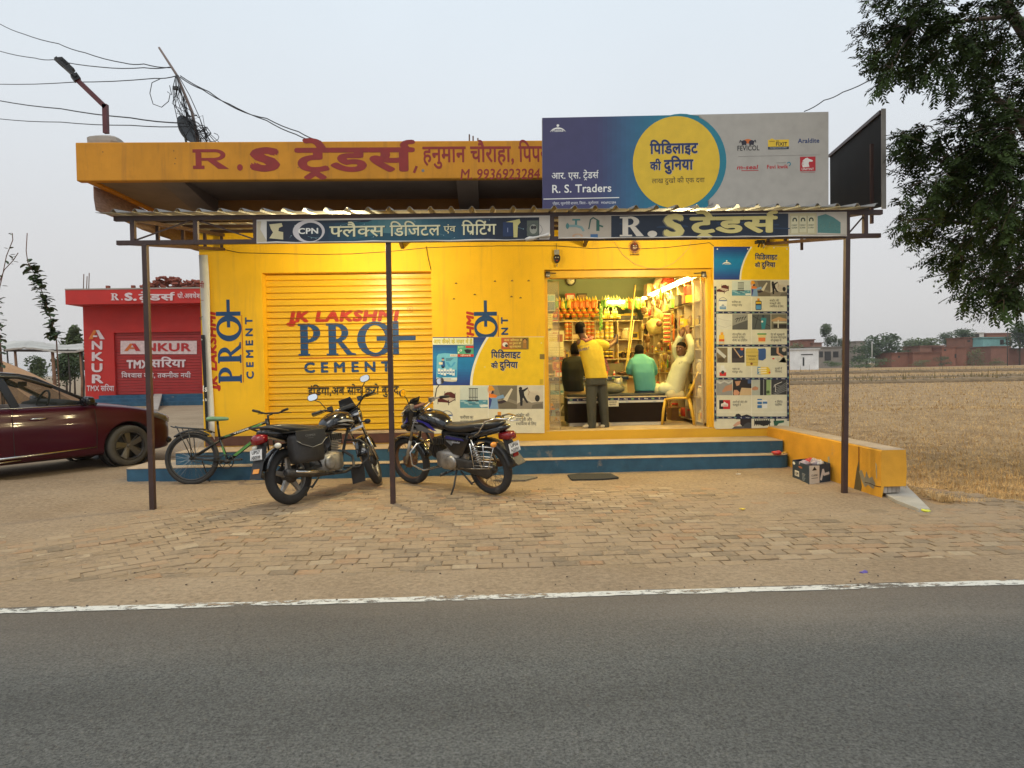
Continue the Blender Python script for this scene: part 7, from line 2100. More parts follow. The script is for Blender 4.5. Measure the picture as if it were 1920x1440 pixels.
# PEOPLE
def blob(name,fn,m,parent,voxel=0.014,sm=5):
	b=MB();fn(b)
	o=b.build(name,m,parent)
	r_=o.modifiers.new('r','REMESH');r_.mode='VOXEL';r_.voxel_size=voxel;r_.use_smooth_shade=True
	s_=o.modifiers.new('s','SMOOTH');s_.iterations=sm;s_.factor=0.5
	bpy.context.view_layer.update()
	dg=bpy.context.evaluated_depsgraph_get()
	me=bpy.data.meshes.new_from_object(o.evaluated_get(dg))
	o.modifiers.clear();o.data=me
	me.polygons.foreach_set('use_smooth',[True]*len(me.polygons))
	return o
SKIN=mat('brown_skin',(0.16,0.075,0.035),0.5,var=0.12,scale=20)
HAIRM=mat('black_hair',(0.008,0.006,0.005),0.8,spec=0.1,var=0.4,scale=60,bump=0.5,bscale=90)
def ring_at(c,s,d,w,dp,n=18,p=2.3):
	"""elliptic ring: s = sideways unit vector, d = depth unit vector"""
	out=[]
	for k_ in range(n):
		a=2*PI*k_/n
		out.append(c+s*(math.copysign(abs(math.cos(a))**(2/p),math.cos(a))*w)+d*(math.copysign(abs(math.sin(a))**(2/p),math.sin(a))*dp))
	return out
def limb(b,pts,rs,n=12):
	b.tube(pts,rs,n)
	for p,r_ in zip(pts,rs):b.ball(p,r_*0.99,12,8)
def hand(b,wr,dirv,palm,size=0.17,curl=0.5):
	"""palm, four fingers of unequal length and a thumb; dirv = pointing direction, palm = palm normal"""
	d=Vector(dirv).normalized();nrm=Vector(palm);nrm=(nrm-d*nrm.dot(d)).normalized();s=d.cross(nrm)
	pc=wr+d*size*0.28
	b.loft([ring_at(wr+d*size*t_,s,nrm,size*w,size*h,12)for t_,w,h in((-0.05,0.15,0.13),(0.12,0.20,0.13),(0.32,0.24,0.12),(0.5,0.23,0.10))])
	for q,(o_,l_)in enumerate(((-0.17,0.40),(-0.06,0.46),(0.06,0.43),(0.17,0.34))):
		p0=wr+d*size*0.46+s*size*o_
		p1=p0+d*size*l_*0.45+nrm*size*curl*0.08
		p2=p1+(d*(1-curl*0.5)+nrm*curl*0.8).normalized()*size*l_*0.32
		p3=p2+(d*(1-curl)+nrm*curl*1.1).normalized()*size*l_*0.25
		b.tube([p0-d*size*0.06,p1,p2,p3],[size*0.055,size*0.052,size*0.047,size*0.038],7)
	t0=wr+d*size*0.15-s*size*0.17
	b.tube([t0,t0+(d*0.6-s*0.7+nrm*0.2).normalized()*size*0.2,t0+(d*0.9-s*0.55+nrm*0.3).normalized()*size*0.38],[size*0.07,size*0.06,size*0.045],7)
def head_mesh(b,c,f,up,h=0.225):
	"""skull, jaw, nose, ears; c = centre of the head, f = facing"""
	f=f.normalized();s=up.cross(f).normalized();u=f.cross(s).normalized()
	def L(x,y,z):return c+s*x*h+f*y*h+u*z*h
	b.loft([ring_at(L(0,y,z),s,f,w*h,d*h,18,2.2)for z,y,w,d in((-0.50,0.17,0.10,0.10),(-0.46,0.14,0.17,0.20),(-0.34,0.06,0.255,0.32),(-0.15,0.01,0.305,0.385),(0.05,-0.01,0.325,0.41),(0.22,-0.02,0.325,0.41),(0.38,-0.03,0.27,0.34),(0.47,-0.03,0.16,0.2),(0.5,-0.03,0.05,0.06))])
	b.tube([L(0,0.38,0.06),L(0,0.43,-0.05),L(0,0.47,-0.12),L(0,0.38,-0.155)],[0.035*h,0.045*h,0.065*h,0.05*h],8)
	for sg in(-1,1):
		b.loft([ring_at(L(sg*(0.325+o_),-0.05,0),f,u,w*h,z*h,10)for o_,w,z in((-0.04,0.05,0.1),(0.02,0.075,0.125),(0.05,0.06,0.1))])
		b.ball(L(sg*0.12,0.355,0.09),0.05*h,8,6)
	b.tube([L(-0.09,0.375,-0.265),L(0,0.40,-0.26),L(0.09,0.375,-0.265)],[0.025*h,0.04*h,0.025*h],7)
	return L
def face_parts(L,parent,h=0.225):
	f=(L(0,1,0)-L(0,0,0)).normalized();s=(L(1,0,0)-L(0,0,0)).normalized();u=(L(0,0,1)-L(0,0,0)).normalized()
	for sg in(-1,1):
		b=MB();b.ball(L(sg*0.135,0.335,0.05),0.052*h,10,8);b.build('eye',mat('eye_white',(0.6,0.55,0.48),0.3),parent)
		b=MB();b.ball(L(sg*0.135,0.375,0.05),0.025*h,8,6);b.build('pupil',mat('eye_dark',(0.01,0.008,0.006),0.2),parent)
		b=MB();b.tube([L(sg*0.06,0.40,0.135),L(sg*0.15,0.38,0.155),L(sg*0.23,0.31,0.12)],[0.018*h,0.024*h,0.012*h],6);b.build('eyebrow',HAIRM,parent)
	b=MB();b.tube([L(-0.08,0.405,-0.21),L(0,0.43,-0.195),L(0.08,0.405,-0.21)],[0.012*h,0.024*h,0.012*h],6);b.build('moustache',HAIRM,parent)
def hair_mesh(b,L,c,f,up,h=0.225,low=-0.2):
	f=f.normalized();s=up.cross(f).normalized()
	b.loft([ring_at(L(0,y,z),s,f,w*h,d*h,18,2.2)for z,y,w,d in((low,-0.16,0.285,0.265),(0.0,-0.10,0.335,0.33),(0.17,-0.05,0.345,0.39),(0.30,-0.03,0.325,0.40),(0.44,-0.03,0.25,0.30),(0.53,-0.03,0.12,0.14),(0.545,-0.03,0.03,0.03))])
def torso(b,pts,s,d):
	"""pts: (centre, half width, half depth)"""
	b.loft([ring_at(Vector(c),s,d,w,dp,20,2.5)for c,w,dp in pts])
UP=Vector((0,0,1))
def P_(px,py,Y):return at(px,py,Y)
# the standing man in yellow
def man_standing():
	Y=10.06
	root=thing('person','man in a yellow t-shirt and grey trousers standing before the bench, back turned','person',(P_(1118,803,Y).x,Y,FLOOR),group=None)
	s=Vector((0.93,0.36,0)).normalized();d=UP.cross(s)
	f=Vector((0.75,0.66,0.1)).normalized()
	hc=P_(1089,617.5,Y)
	shL,shR=P_(1086,642,Y-0.02),P_(1126,643,Y+0.09)
	hip=P_(1117,712,Y);ch=P_(1107,655,Y+0.03);wa=P_(1113,690,Y)
	kl,kr=P_(1109,757,Y-0.03),P_(1131,756,Y+0.05)
	al,ar=P_(1109,797,Y-0.02),P_(1133,796,Y+0.06)
	hl,hr=P_(1109,715,Y),P_(1127,715,Y+0.05)
	eR,wR=P_(1141,650,Y+0.22),P_(1153,640,Y+0.42)
	eL,wL=P_(1120,655,Y+0.30),P_(1147,643,Y+0.46)
	Ls=[]
	def body(b):
		Ls.append(head_mesh(b,hc,f,Vector((-0.05,0,1)),0.215))
		limb(b,[P_(1099,642,Y+0.02),hc+Vector((0.0,-0.01,-0.06))],[0.062,0.052])
		torso(b,[(hip,0.13,0.09),(wa,0.13,0.09),(ch,0.16,0.10),(P_(1104,641,Y+0.03),0.15,0.07)],s,d)
		for a_,e_,w_,pn in((shR,eR,wR,Vector((-0.3,0.2,1))),(shL,eL,wL,Vector((0.3,0,1)))):
			limb(b,[a_,e_,w_],[0.05,0.04,0.028]);hand(b,w_,(w_-e_)+Vector((0,0,0.15)),Vector((-1,0.2,0.1)),0.175,0.7)
		limb(b,[hl,kl,al],[0.075,0.05,0.035]);limb(b,[hr,kr,ar],[0.075,0.05,0.035])
	blob('body',body,SKIN,root,0.010,2)
	hairb=MB();hair_mesh(hairb,Ls[0],hc,f,Vector((-0.05,0,1)),0.215,-0.28);hairb.build('hair',HAIRM,root)
	YT_=mat('mustard_tshirt',(0.62,0.44,0.03),0.8,var=0.12,scale=6,bump=0.5,bscale=7)
	def shirt(b):
		torso(b,[(P_(1118.5,709,Y),0.178,0.125),(P_(1116,695,Y),0.170,0.12),(P_(1111,672,Y+0.01),0.180,0.125),(P_(1107,655,Y+0.03),0.195,0.125),(P_(1105,645,Y+0.03),0.185,0.10),(P_(1101,637,Y+0.03),0.09,0.075)],s,d)
		limb(b,[P_(1120,646,Y+0.07),P_(1129,647,Y+0.13),P_(1134,648,Y+0.18)],[0.085,0.082,0.078])
		limb(b,[P_(1092,645,Y),P_(1098,650,Y+0.15),P_(1105,653,Y+0.22)],[0.085,0.08,0.075])
	blob('shirt',shirt,YT_,root,0.012,3)
	TG=mat('grey_green_trousers',(0.055,0.055,0.042),0.85,var=0.15,scale=8,bump=0.5,bscale=9)
	def trousers(b):
		torso(b,[(P_(1118,722,Y),0.168,0.115),(P_(1117.5,706,Y),0.160,0.11)],s,d)
		limb(b,[P_(1108.5,718,Y),kl,P_(1110,790,Y-0.02),P_(1109,800,Y-0.02)],[0.095,0.078,0.064,0.072]);limb(b,[P_(1127.5,718,Y+0.05),kr,P_(1134,789,Y+0.06),P_(1134,799,Y+0.06)],[0.095,0.078,0.064,0.070])
	blob('trousers',trousers,TG,root,0.012,3)
	SHO=mat('cream_shoes',(0.55,0.47,0.34),0.6,var=0.2,scale=20)
	for(tx,hx,yy)in((1098,1115,Y-0.03),(1131,1138,Y+0.04)):
		tp,hp=P_(tx,802,yy),P_(hx,801,yy+(0.05 if tx<1100 else 0.12))
		tp.z=hp.z=FLOOR
		ax=(tp-hp).normalized();sd2=UP.cross(ax)
		b=MB();b.loft([ring_at(hp+ax*t_+UP*(z),sd2,UP,w,hh,12,2.6)for t_,z,w,hh in((-0.06,0.03,0.02,0.02),(-0.045,0.035,0.036,0.034),(0.05,0.038,0.042,0.037),(0.13,0.03,0.046,0.029),(0.185,0.022,0.038,0.02),(0.205,0.018,0.015,0.012))]);b.build('shoe',SHO,root)
	b=MB()
	b.tube([P_(1091,636,Y-0.04),P_(1098,639,Y-0.075),P_(1106,637,Y-0.02),P_(1110,633,Y+0.08),P_(1103,632,Y+0.12),P_(1093,634,Y+0.06)],[0.028]*6,8,closed=True);b.build('neck_scarf',mat('red_check_scarf',(0.30,0.10,0.08),0.85,var=0.6,scale=60),root)
	b=MB();b.hexa([P_(1133,672,Y+0.1),P_(1137,672,Y+0.1),P_(1137,672,Y+0.12),P_(1133,672,Y+0.12),P_(1139.5,697,Y+0.08),P_(1144,694,Y+0.08),P_(1144,694,Y+0.1),P_(1139.5,697,Y+0.1)]);b.build('scarf_end',mat('red_check_scarf',(0.30,0.10,0.08)),root)
	k=on_plane(Ink(P_(1095,655,Y-0.165),Vector((0.96,0.0,0.02)).normalized(),UP))
	t_=k.tf
	k.tf=lambda p:t_((p[0],p[1]+0.20*(p[0]-1084)))
	k.text('SAMRAT',1084.5,-659.5,5.0,(52,62,120),0.4,0.02,width=21);k.text('BIRLA CEMENT',1087,-651.5,2.6,(120,110,80),0.4,0.0,width=18)
	k.build('shirt_print',root,INK)
	ph=P_(1155,636,Y+0.47);b=MB();b.box(ph.x-0.04,ph.x+0.035,ph.y,ph.y+0.012,ph.z-0.07,ph.z+0.08)
	setp(b.build('mobile_phone',BPLAS,bevel=0.004),'dark phone held up by the standing man','phone')
man_standing()
# seated man in a dark shirt
def man_dark():
	Y=10.68
	root=thing('person','man in a dark shirt sitting on the left end of the bench','person',(P_(1078,738,Y).x,Y,0.96))
	s=Vector((0.92,-0.30,0)).normalized();s=Vector((0.96,0.25,0)).normalized();d=UP.cross(s)
	f=Vector((0.35,0.93,-0.1)).normalized()
	hc=P_(1079,656,Y+0.02)
	Ls=[]
	hip=P_(1079,733,Y)
	def body(b):
		Ls.append(head_mesh(b,hc,f,UP,0.22));limb(b,[P_(1078,676,Y),hc+Vector((0,0,-0.06))],[0.06,0.055])
		torso(b,[(hip,0.14,0.10),(P_(1076,705,Y),0.14,0.10),(P_(1076,682,Y),0.16,0.1),(P_(1077,672,Y),0.14,0.07)],s,d)
		e1,w1=P_(1096,697,Y+0.12),P_(1100,703,Y+0.33)
		limb(b,[P_(1092,678,Y),e1,w1],[0.05,0.042,0.03]);hand(b,w1,w1-e1,Vector((0,0,-1)),0.17,0.5)
		e2,w2=P_(1062,700,Y+0.12),P_(1072,702,Y+0.36)
		limb(b,[P_(1060,678,Y),e2,w2],[0.05,0.042,0.03]);hand(b,w2,w2-e2,Vector((0,0,-1)),0.17,0.5)
		limb(b,[P_(1068,737,Y),P_(1076,735,Y+0.42),P_(1078,780,Y+0.46)],[0.08,0.06,0.045]);limb(b,[P_(1090,737,Y+0.05),P_(1112,733,Y+0.30),P_(1110,780,Y+0.44)],[0.08,0.06,0.045])
	blob('body',body,SKIN,root,0.012,2)
	hb_=MB();hair_mesh(hb_,Ls[0],hc,f,UP,0.22,-0.34);hb_.build('hair',HAIRM,root)
	def shirt(b):
		torso(b,[(P_(1077,734,Y-0.01),0.165,0.125),(P_(1074,715,Y-0.02),0.170,0.13),(P_(1074,692,Y-0.01),0.185,0.13),(P_(1076,678,Y),0.185,0.11),(P_(1078,668,Y+0.01),0.085,0.075)],s,d)
		limb(b,[P_(1089,679,Y),P_(1095,692,Y+0.06),P_(1097,699,Y+0.14)],[0.08,0.075,0.062]);limb(b,[P_(1063,679,Y),P_(1060,692,Y+0.04),P_(1063,702,Y+0.14)],[0.08,0.072,0.062])
	blob('shirt',shirt,mat('charcoal_shirt',(0.007,0.009,0.007),0.8,var=0.2,scale=8,bump=0.6,bscale=7),root,0.013,3)
	def tr(b):
		torso(b,[(P_(1078,744,Y),0.18,0.135),(P_(1077,732,Y),0.165,0.12)],s,d)
		limb(b,[P_(1068,740,Y),P_(1074,737,Y+0.40),P_(1076,775,Y+0.46)],[0.095,0.085,0.065]);limb(b,[P_(1087,741,Y-0.02),P_(1108,733,Y+0.24),P_(1110,775,Y+0.42)],[0.10,0.088,0.065])
	blob('trousers',tr,mat('khaki_trousers',(0.30,0.20,0.08),0.85,var=0.15,scale=8,bump=0.4,bscale=9),root,0.013,3)
man_dark()
# seated man in teal
def man_teal():
	Y=10.66
	root=thing('person','man in a teal polo shirt sitting on the bench with his back to the road','person',(P_(1211,738,Y).x,Y,0.96))
	s=Vector((0.99,-0.1,0)).normalized();d=UP.cross(s)
	f=Vector((0.55,0.8,-0.25)).normalized()
	hc=P_(1199.5,659,Y+0.10)
	Ls=[]
	def body(b):
		Ls.append(head_mesh(b,hc,f,Vector((0,0.2,1)),0.215));limb(b,[P_(1201,676,Y+0.02),hc+Vector((0,-0.02,-0.05))],[0.062,0.055])
		torso(b,[(P_(1211,733,Y),0.15,0.1),(P_(1208,705,Y),0.14,0.10),(P_(1203,682,Y),0.155,0.1),(P_(1202,672,Y),0.13,0.07)],s,d)
		e1,w1=P_(1181,700,Y+0.06),P_(1168,700,Y+0.22)
		limb(b,[P_(1186,676,Y),e1,w1],[0.052,0.043,0.030]);hand(b,w1,Vector((-1,0.5,-0.05)),Vector((0,0.4,1)),0.17,0.8)
		e2,w2=P_(1226,700,Y+0.15),P_(1215,702,Y+0.36)
		limb(b,[P_(1220,676,Y),e2,w2],[0.052,0.043,0.030]);hand(b,w2,w2-e2,Vector((0,0,-1)),0.17,0.5)
		limb(b,[P_(1203,738,Y),P_(1198,736,Y+0.42),P_(1198,782,Y+0.46)],[0.08,0.06,0.045]);limb(b,[P_(1222,738,Y),P_(1228,736,Y+0.42),P_(1228,782,Y+0.46)],[0.08,0.06,0.045])
	blob('body',body,SKIN,root,0.012,2)
	hb_=MB();hair_mesh(hb_,Ls[0],hc,f,Vector((0,0.2,1)),0.215,-0.24);hb_.build('hair',HAIRM,root)
	L=Ls[0]
	b=MB();b.tube([L(0.36,-0.05,0.08),L(0.36,0.3,0.07),L(0.15,0.42,0.05)],0.004,5);b.build('glasses',BPLAS,root)
	TL=mat('teal_polo_shirt',(0.10,0.36,0.33),0.8,var=0.10,scale=5,bump=0.4,bscale=7)
	def shirt(b):
		torso(b,[(P_(1211,733,Y-0.01),0.175,0.13),(P_(1209,718,Y-0.02),0.172,0.135),(P_(1206,698,Y-0.03),0.178,0.135),(P_(1203,682,Y-0.01),0.185,0.125),(P_(1202,673,Y),0.155,0.095),(P_(1200.5,664,Y+0.03),0.078,0.072)],s,d)
		limb(b,[P_(1188,679,Y),P_(1182,690,Y+0.03),P_(1181,696,Y+0.06)],[0.08,0.072,0.068]);limb(b,[P_(1218,679,Y),P_(1225,692,Y+0.08),P_(1226,698,Y+0.12)],[0.08,0.072,0.066])
	blob('shirt',shirt,TL,root,0.013,3)
	b=MB();c_=P_(1200.5,664.5,Y+0.03);b.tube([c_+s*0.075*math.cos(a)+d*0.07*math.sin(a)+UP*(-0.012+0.012*math.sin(a))for a in[q*2*PI/18 for q in range(18)]],0.014,8,closed=True);b.build('collar',TL,root)
	def tr(b):
		torso(b,[(P_(1211,743,Y),0.178,0.135),(P_(1211,731,Y),0.166,0.12)],s,d)
		limb(b,[P_(1203,740,Y),P_(1198,737,Y+0.42),P_(1198,778,Y+0.46)],[0.095,0.082,0.065]);limb(b,[P_(1222,740,Y),P_(1228,737,Y+0.42),P_(1228,778,Y+0.46)],[0.095,0.082,0.065])
	blob('trousers',tr,mat('dark_blue_jeans',(0.03,0.05,0.075),0.85,var=0.2,scale=10),root,0.013,3)
	b=MB();w1=P_(1170,700,Y+0.20);b.tube([w1+Vector((0.0,0.033*math.cos(a),0.033*math.sin(a)))for a in[q*2*PI/14 for q in range(14)]],0.006,6,closed=True);b.build('bracelet',mat('dark_bracelet',(0.08,0.03,0.02),0.5),root)
man_teal()
# man leaning back on the chair, arms up
def man_chair():
	Y=10.5
	root=thing('person','man in a long cream kurta leaning back on the yellow chair, hands over his head','person',(P_(1268,735,Y).x,Y,0.95))
	s=Vector((0.35,0.93,0)).normalized();d=Vector((-0.93,0.35,0)).normalized()
	s=Vector((0.55,0.83,0)).normalized();d=Vector((-0.83,0.55,0)).normalized()
	f=Vector((-0.72,-0.69,-0.05)).normalized()
	hc=P_(1277,654.5,Y-0.06)
	shN,shF=P_(1294,671,Y-0.10),P_(1272,668,Y+0.20)
	Ls=[]
	eN,wN=P_(1298,648,Y-0.16),P_(1291,627,Y-0.06)
	eF,wF=P_(1267,650,Y+0.12),P_(1277,630,Y+0.04)
	def body(b):
		Ls.append(head_mesh(b,hc,f,Vector((0.1,0,1)),0.215));limb(b,[P_(1283,672,Y),hc+Vector((0.02,0.02,-0.06))],[0.06,0.055])
		torso(b,[(P_(1264,733,Y),0.14,0.11),(P_(1270,705,Y),0.14,0.11),(P_(1281,680,Y),0.16,0.1)],s,d)
		limb(b,[shN,eN,wN],[0.05,0.042,0.03]);hand(b,wN,Vector((-0.15,0.1,1)),Vector((0.3,1,0)),0.175,0.25)
		limb(b,[shF,eF,wF],[0.05,0.042,0.03]);hand(b,wF,Vector((0.35,-0.1,1)),Vector((-0.2,-1,0)),0.175,0.25)
		limb(b,[P_(1262,735,Y-0.08),P_(1232,728,Y+0.12),P_(1202,734,Y+0.25)],[0.085,0.065,0.05]);limb(b,[P_(1262,733,Y+0.14),P_(1232,726,Y+0.26),P_(1202,733,Y+0.34)],[0.085,0.065,0.05])
	blob('body',body,SKIN,root,0.009,2)
	face_parts(Ls[0],root,0.215)
	hb_=MB();hair_mesh(hb_,Ls[0],hc,f,Vector((0.1,0,1)),0.215,-0.05);hb_.build('hair',HAIRM,root)
	KU=mat('pale_cream_kurta',(0.52,0.53,0.36),0.8,var=0.08,scale=6,bump=0.5,bscale=8)
	tv=(P_(1283,673,Y)-P_(1264,733,Y)).normalized()
	dd=tv.cross(s).normalized()
	def shirt(b):
		torso(b,[(P_(1262,738,Y),0.17,0.15),(P_(1266,722,Y),0.17,0.145),(P_(1271,705,Y),0.17,0.14),(P_(1278,686,Y),0.185,0.135),(P_(1282,675,Y),0.175,0.105),(P_(1282,667,Y-0.01),0.085,0.075)],s,dd)
		limb(b,[P_(1291,674,Y-0.08),P_(1297,662,Y-0.14),eN,P_(1292,632,Y-0.08)],[0.085,0.078,0.066,0.055]);limb(b,[P_(1274,672,Y+0.17),P_(1269,662,Y+0.17),eF,P_(1275,634,Y+0.06)],[0.08,0.075,0.064,0.053])
		limb(b,[P_(1262,731,Y-0.06),P_(1244,729,Y-0.06)],[0.105,0.09]);limb(b,[P_(1262,730,Y+0.12),P_(1244,727,Y+0.14)],[0.10,0.09])
	blob('kurta',shirt,KU,root,0.013,3)
	def tr(b):
		limb(b,[P_(1258,738,Y-0.08),P_(1230,730,Y+0.12),P_(1203,735,Y+0.25)],[0.105,0.088,0.07]);limb(b,[P_(1258,736,Y+0.14),P_(1230,728,Y+0.26),P_(1203,734,Y+0.33)],[0.105,0.088,0.07])
		limb(b,[P_(1274,741,Y-0.08),P_(1258,739,Y-0.08)],[0.09,0.1])
	blob('trousers',tr,mat('cream_trousers',(0.55,0.50,0.30),0.85,var=0.08,scale=8,bump=0.3,bscale=9),root,0.013,3)
	k=on_plane(Ink(P_(1276,680,Y-0.23),Vector((0.83,-0.0,0.25)).normalized(),UP));k.text('N Y',1272,-682,3.4,(90,90,60),0,0.01,width=8);k.build('kurta_print',root,INK)
man_chair()
# yellow plastic chair
def chair():
	CHM=mat('yellow_plastic',(0.66,0.40,0.04),0.4,var=0.06)
	o=P_(1270,746,10.46)
	root=thing('plastic_chair','yellow moulded plastic chair under the man at the right of the bench','chair',(o.x,o.y,FLOOR),R(162))
	def part(name,fn,**k_):
		b=MB();fn(b);return b.build(name,CHM,root,local=True,**k_)
	part('seat',lambda b:b.loft([[Vector((x,y,0.42+0.02*math.cos(y*6)-0.015*(x>0.1)+dz))for y,dz in((-w,0),(-w*0.5,-0.006),(0,-0.008),(w*0.5,-0.006),(w,0),(w,-0.022),(0,-0.03),(-w,-0.022))]for x,w in((-0.2,0.19),(-0.1,0.21),(0.05,0.215),(0.17,0.205),(0.21,0.19))]))
	for sg in(-1,1):
		part('leg',lambda b:b.tube([(0.18,0.18*sg,0.41),(0.21,0.20*sg,0.2),(0.23,0.215*sg,0.0)],[0.026,0.024,0.02],8))
		part('leg',lambda b:b.tube([(-0.18,0.17*sg,0.41),(-0.23,0.19*sg,0.2),(-0.26,0.205*sg,0.0)],[0.028,0.026,0.02],8))
		part('back_post',lambda b:b.tube([(-0.16,0.19*sg,0.42),(-0.24,0.20*sg,0.60),(-0.33,0.19*sg,0.82),(-0.345,0.15*sg,0.86)],[0.022,0.02,0.018,0.018],8))
	part('backrest',lambda b:([b.tube([(-0.185,y,0.44),(-0.25,y,0.62),(-0.335,y*0.95,0.84)],0.014,6)for y in(-0.12,-0.06,0.0,0.06,0.12)],b.tube([(-0.335,-0.19,0.83),(-0.36,-0.08,0.87),(-0.36,0.08,0.87),(-0.335,0.19,0.83)],0.022,8)))
chair()
b=MB();c=at(1275,775,11.3);b.box(c.x-0.2,c.x+0.2,11.1,11.4,FLOOR,FLOOR+0.22);o=b.build('cardboard_carton',mat('brown_cardboard',(0.22,0.12,0.05),0.8,var=0.2),bevel=0.006);setp(o,'dark brown carton on the floor under the yellow chair','carton')
# LOW WALL, STEPS CLUTTER
a0,a1=at(1447,806,D-0.02),at(1652,846,6.78)
lw=thing('low_wall','low yellow side wall with a broken grey lower corner at the field edge','wall',(a1.x,7.0,0))
zt=0.50
x1=a1.x;x2=at(1698,846,6.78).x
b=MB()
def wp(y):return x1+(4.08-x1)*(y-6.78)/(D-6.78)
ys=[6.78+(D-0.003-6.78)*q/16 for q in range(17)]
rg=[]
for q,y in enumerate(ys):
	bo_=-0.05;br_=-0.05 if q>2 else 0.12
	o1=x2-x1
	e=0.018*noise.noise((0,y*7,2))if q<3 else 0
	rg.append([Vector((wp(y),y,bo_)),Vector((wp(y),y,zt-0.012)),Vector((wp(y)+0.012,y,zt)),Vector((wp(y)+o1+e,y,zt)),Vector((wp(y)+o1+e+0.01,y,0.3)),Vector((wp(y)+o1+e,y,br_)),Vector((wp(y)+0.03,y,br_))])
b.loft(rg,smooth=False)
b.build('wall',OW if False else mat('yellow_low_wall',(0.64,0.31,0.022),0.75,var=0.14,scale=3,bump=0.2,bscale=20,col2=(0.30,0.22,0.13),stain=-0.12),lw)
b=MB();b.hexa([(wp(6.8)+0.014,6.785,zt+0.001),(x2-0.004,6.785,zt+0.001),(4.08+x2-x1,D-0.01,zt+0.001),(4.095,D-0.01,zt+0.001),(wp(6.8)+0.016,6.79,zt+0.009),(x2-0.008,6.79,zt+0.009),(4.08+x2-x1-0.004,D-0.01,zt+0.009),(4.10,D-0.01,zt+0.009)]);b.build('coping',TREAD,lw)
b=MB()
for q in range(4):b.box(x1+0.035+q*0.052,x1+0.08+q*0.052,6.80+0.01*q,6.95,0.045,0.115)
b.build('exposed_brick',CONC,lw,bevel=0.006)
wa_=Vector((wp(D)-wp(6.78),D-6.78,0)).normalized()
k=Ink((wp(6.78)-0.002,6.78,0),-wa_,UP,step=0.0006)
k.poly([(-0.42,0.22),(-0.36,0.12),(-0.30,0.06),(-0.24,0.10),(-0.14,0.07),(-0.10,0.13),(-0.16,0.2),(-0.22,0.17),(-0.27,0.24),(-0.30,0.16),(-0.36,0.24)],(150,140,118),1)
k.poly([(-0.52,0.0),(-0.46,0.24),(-0.42,0.34),(-0.40,0.2),(-0.36,0.06),(-0.38,0.0)],(92,80,52),0.4)
k.poly([(-0.10,0.36),(-0.085,0.2),(-0.07,0.19),(-0.075,0.34)],(170,160,130),0.6);k.poly([(-1.1,0.28),(-1.08,0.18),(-1.05,0.22),(-1.06,0.3)],(170,160,130),0.6)
k.line([(-0.3,0.115),(-0.2,0.12),(-0.1,0.11),(0,0.118)],0.008,(60,40,20),1.6)
k.rect(-0.43,0.0,-0.405,0.49,(150,96,20),0.2)
k.build('peeled_patch',lw,WALLINK)
pts=[gnd(1650,926),gnd(1700,915),gnd(1744,960),gnd(1722,960),gnd(1680,944)]
b=MB();b.prism([(p.x,p.y)for p in pts],'Z',-0.05,0.035)
o=b.build('concrete_slab',mat('pale_concrete',(0.40,0.37,0.31),0.85,var=0.12,scale=6,bump=0.2),bevel=0.01);setp(o,'pale grey concrete slab lying at the broken end of the low wall','slab')
g=gnd(1519,905)
c0,c1,c2=gnd(1486,896),gnd(1517,909),gnd(1557,904)
t=thing('cardboard_box','open blue and white carton full of wrappers beside the low wall','box',c1)
u,v=(c0-c1),(c2-c1);zb=Vector((0,0,at(1519,873,c1.y).z))
c3=c0+v
CB=mat('navy_carton',(0.022,0.04,0.065),0.6,var=0.15)
b=MB()
for p,q in((c0,c1),(c1,c2),(c2,c3),(c3,c0)):
	n_=(q-p).normalized().cross(UP)*0.006
	b.hexa([p,q,q-n_,p-n_,p+zb,q+zb,q+zb-n_,p+zb-n_])
b.add([p+UP*0.01 for p in(c0,c1,c2,c3)],[(0,1,2,3)]);b.build('carton',CB,t)
k=Ink(c1,v.normalized(),UP);W=v.length;Hh=zb.z
k.poly([(0,0),(W*0.48,0),(W*0.48,Hh*0.95),(0,Hh)],(206,200,186),1);k.poly([(W*0.14,Hh*0.72),(W*0.36,Hh*0.72),(W*0.25,Hh*0.92)],BLACK,2);k.text('CLASSIC',W*0.1,Hh*0.42,Hh*0.09,BLACK,2,0.02,width=W*0.3);k.rect(W*0.1,Hh*0.3,W*0.4,Hh*0.33,(90,90,90),2)
k.line([(W*0.55,Hh*0.2),(W*0.65,Hh*0.7),(W*0.7,Hh*0.45),(W*0.92,Hh*0.5)],Hh*0.14,(200,200,200),1.5)
k.build('side_print',t,INK)
k=Ink(c0,-u.normalized(),UP);W=u.length
k.rect(W*0.15,Hh*0.2,W*0.42,Hh*0.5,(220,216,206),1);k.text('CPP',W*0.18,Hh*0.27,Hh*0.14,BLACK,2,0.03,width=W*0.2);k.oval(W*0.1,Hh*0.85,W*0.08,Hh*0.08,WHITE,1)
for q in range(6):k.rect(W*0.6,Hh*(0.1+q*0.07),W*(0.74+0.03*(q%3)),Hh*(0.13+q*0.07),(140,150,160),1)
k.oval(W*0.5,Hh*0.75,W*0.12,Hh*0.05,(180,100,50),1)
k.build('side_print',t,INK)
mid=(c0+c1+c2+c3)/4
for q in range(9):
	p=mid+u*rnd.uniform(-0.3,0.3)+v*rnd.uniform(-0.3,0.3)+UP*(Hh*0.93)
	cc,nm=(((0.35,0.28,0.3),'mauve wrapper'),((0.5,0.05,0.05),'red wrapper'),((0.55,0.52,0.48),'white wrapper'))[q%3]
	b=MB();b.ball(p,(0.07,0.05,0.035),9,6)
	o=b.build('wrapper',mat('wrapper_%d'%(q%3),cc,0.3,var=0.4,scale=30,bump=0.6,bscale=40))
	for vv in o.data.vertices:vv.co+=Vector((noise.noise(vv.co*30),noise.noise(vv.co*31+Vector((5,0,0))),noise.noise(vv.co*29)))*0.03
	setp(o,'crumpled '+nm+' in the open carton','wrapper','wrappers in the carton')
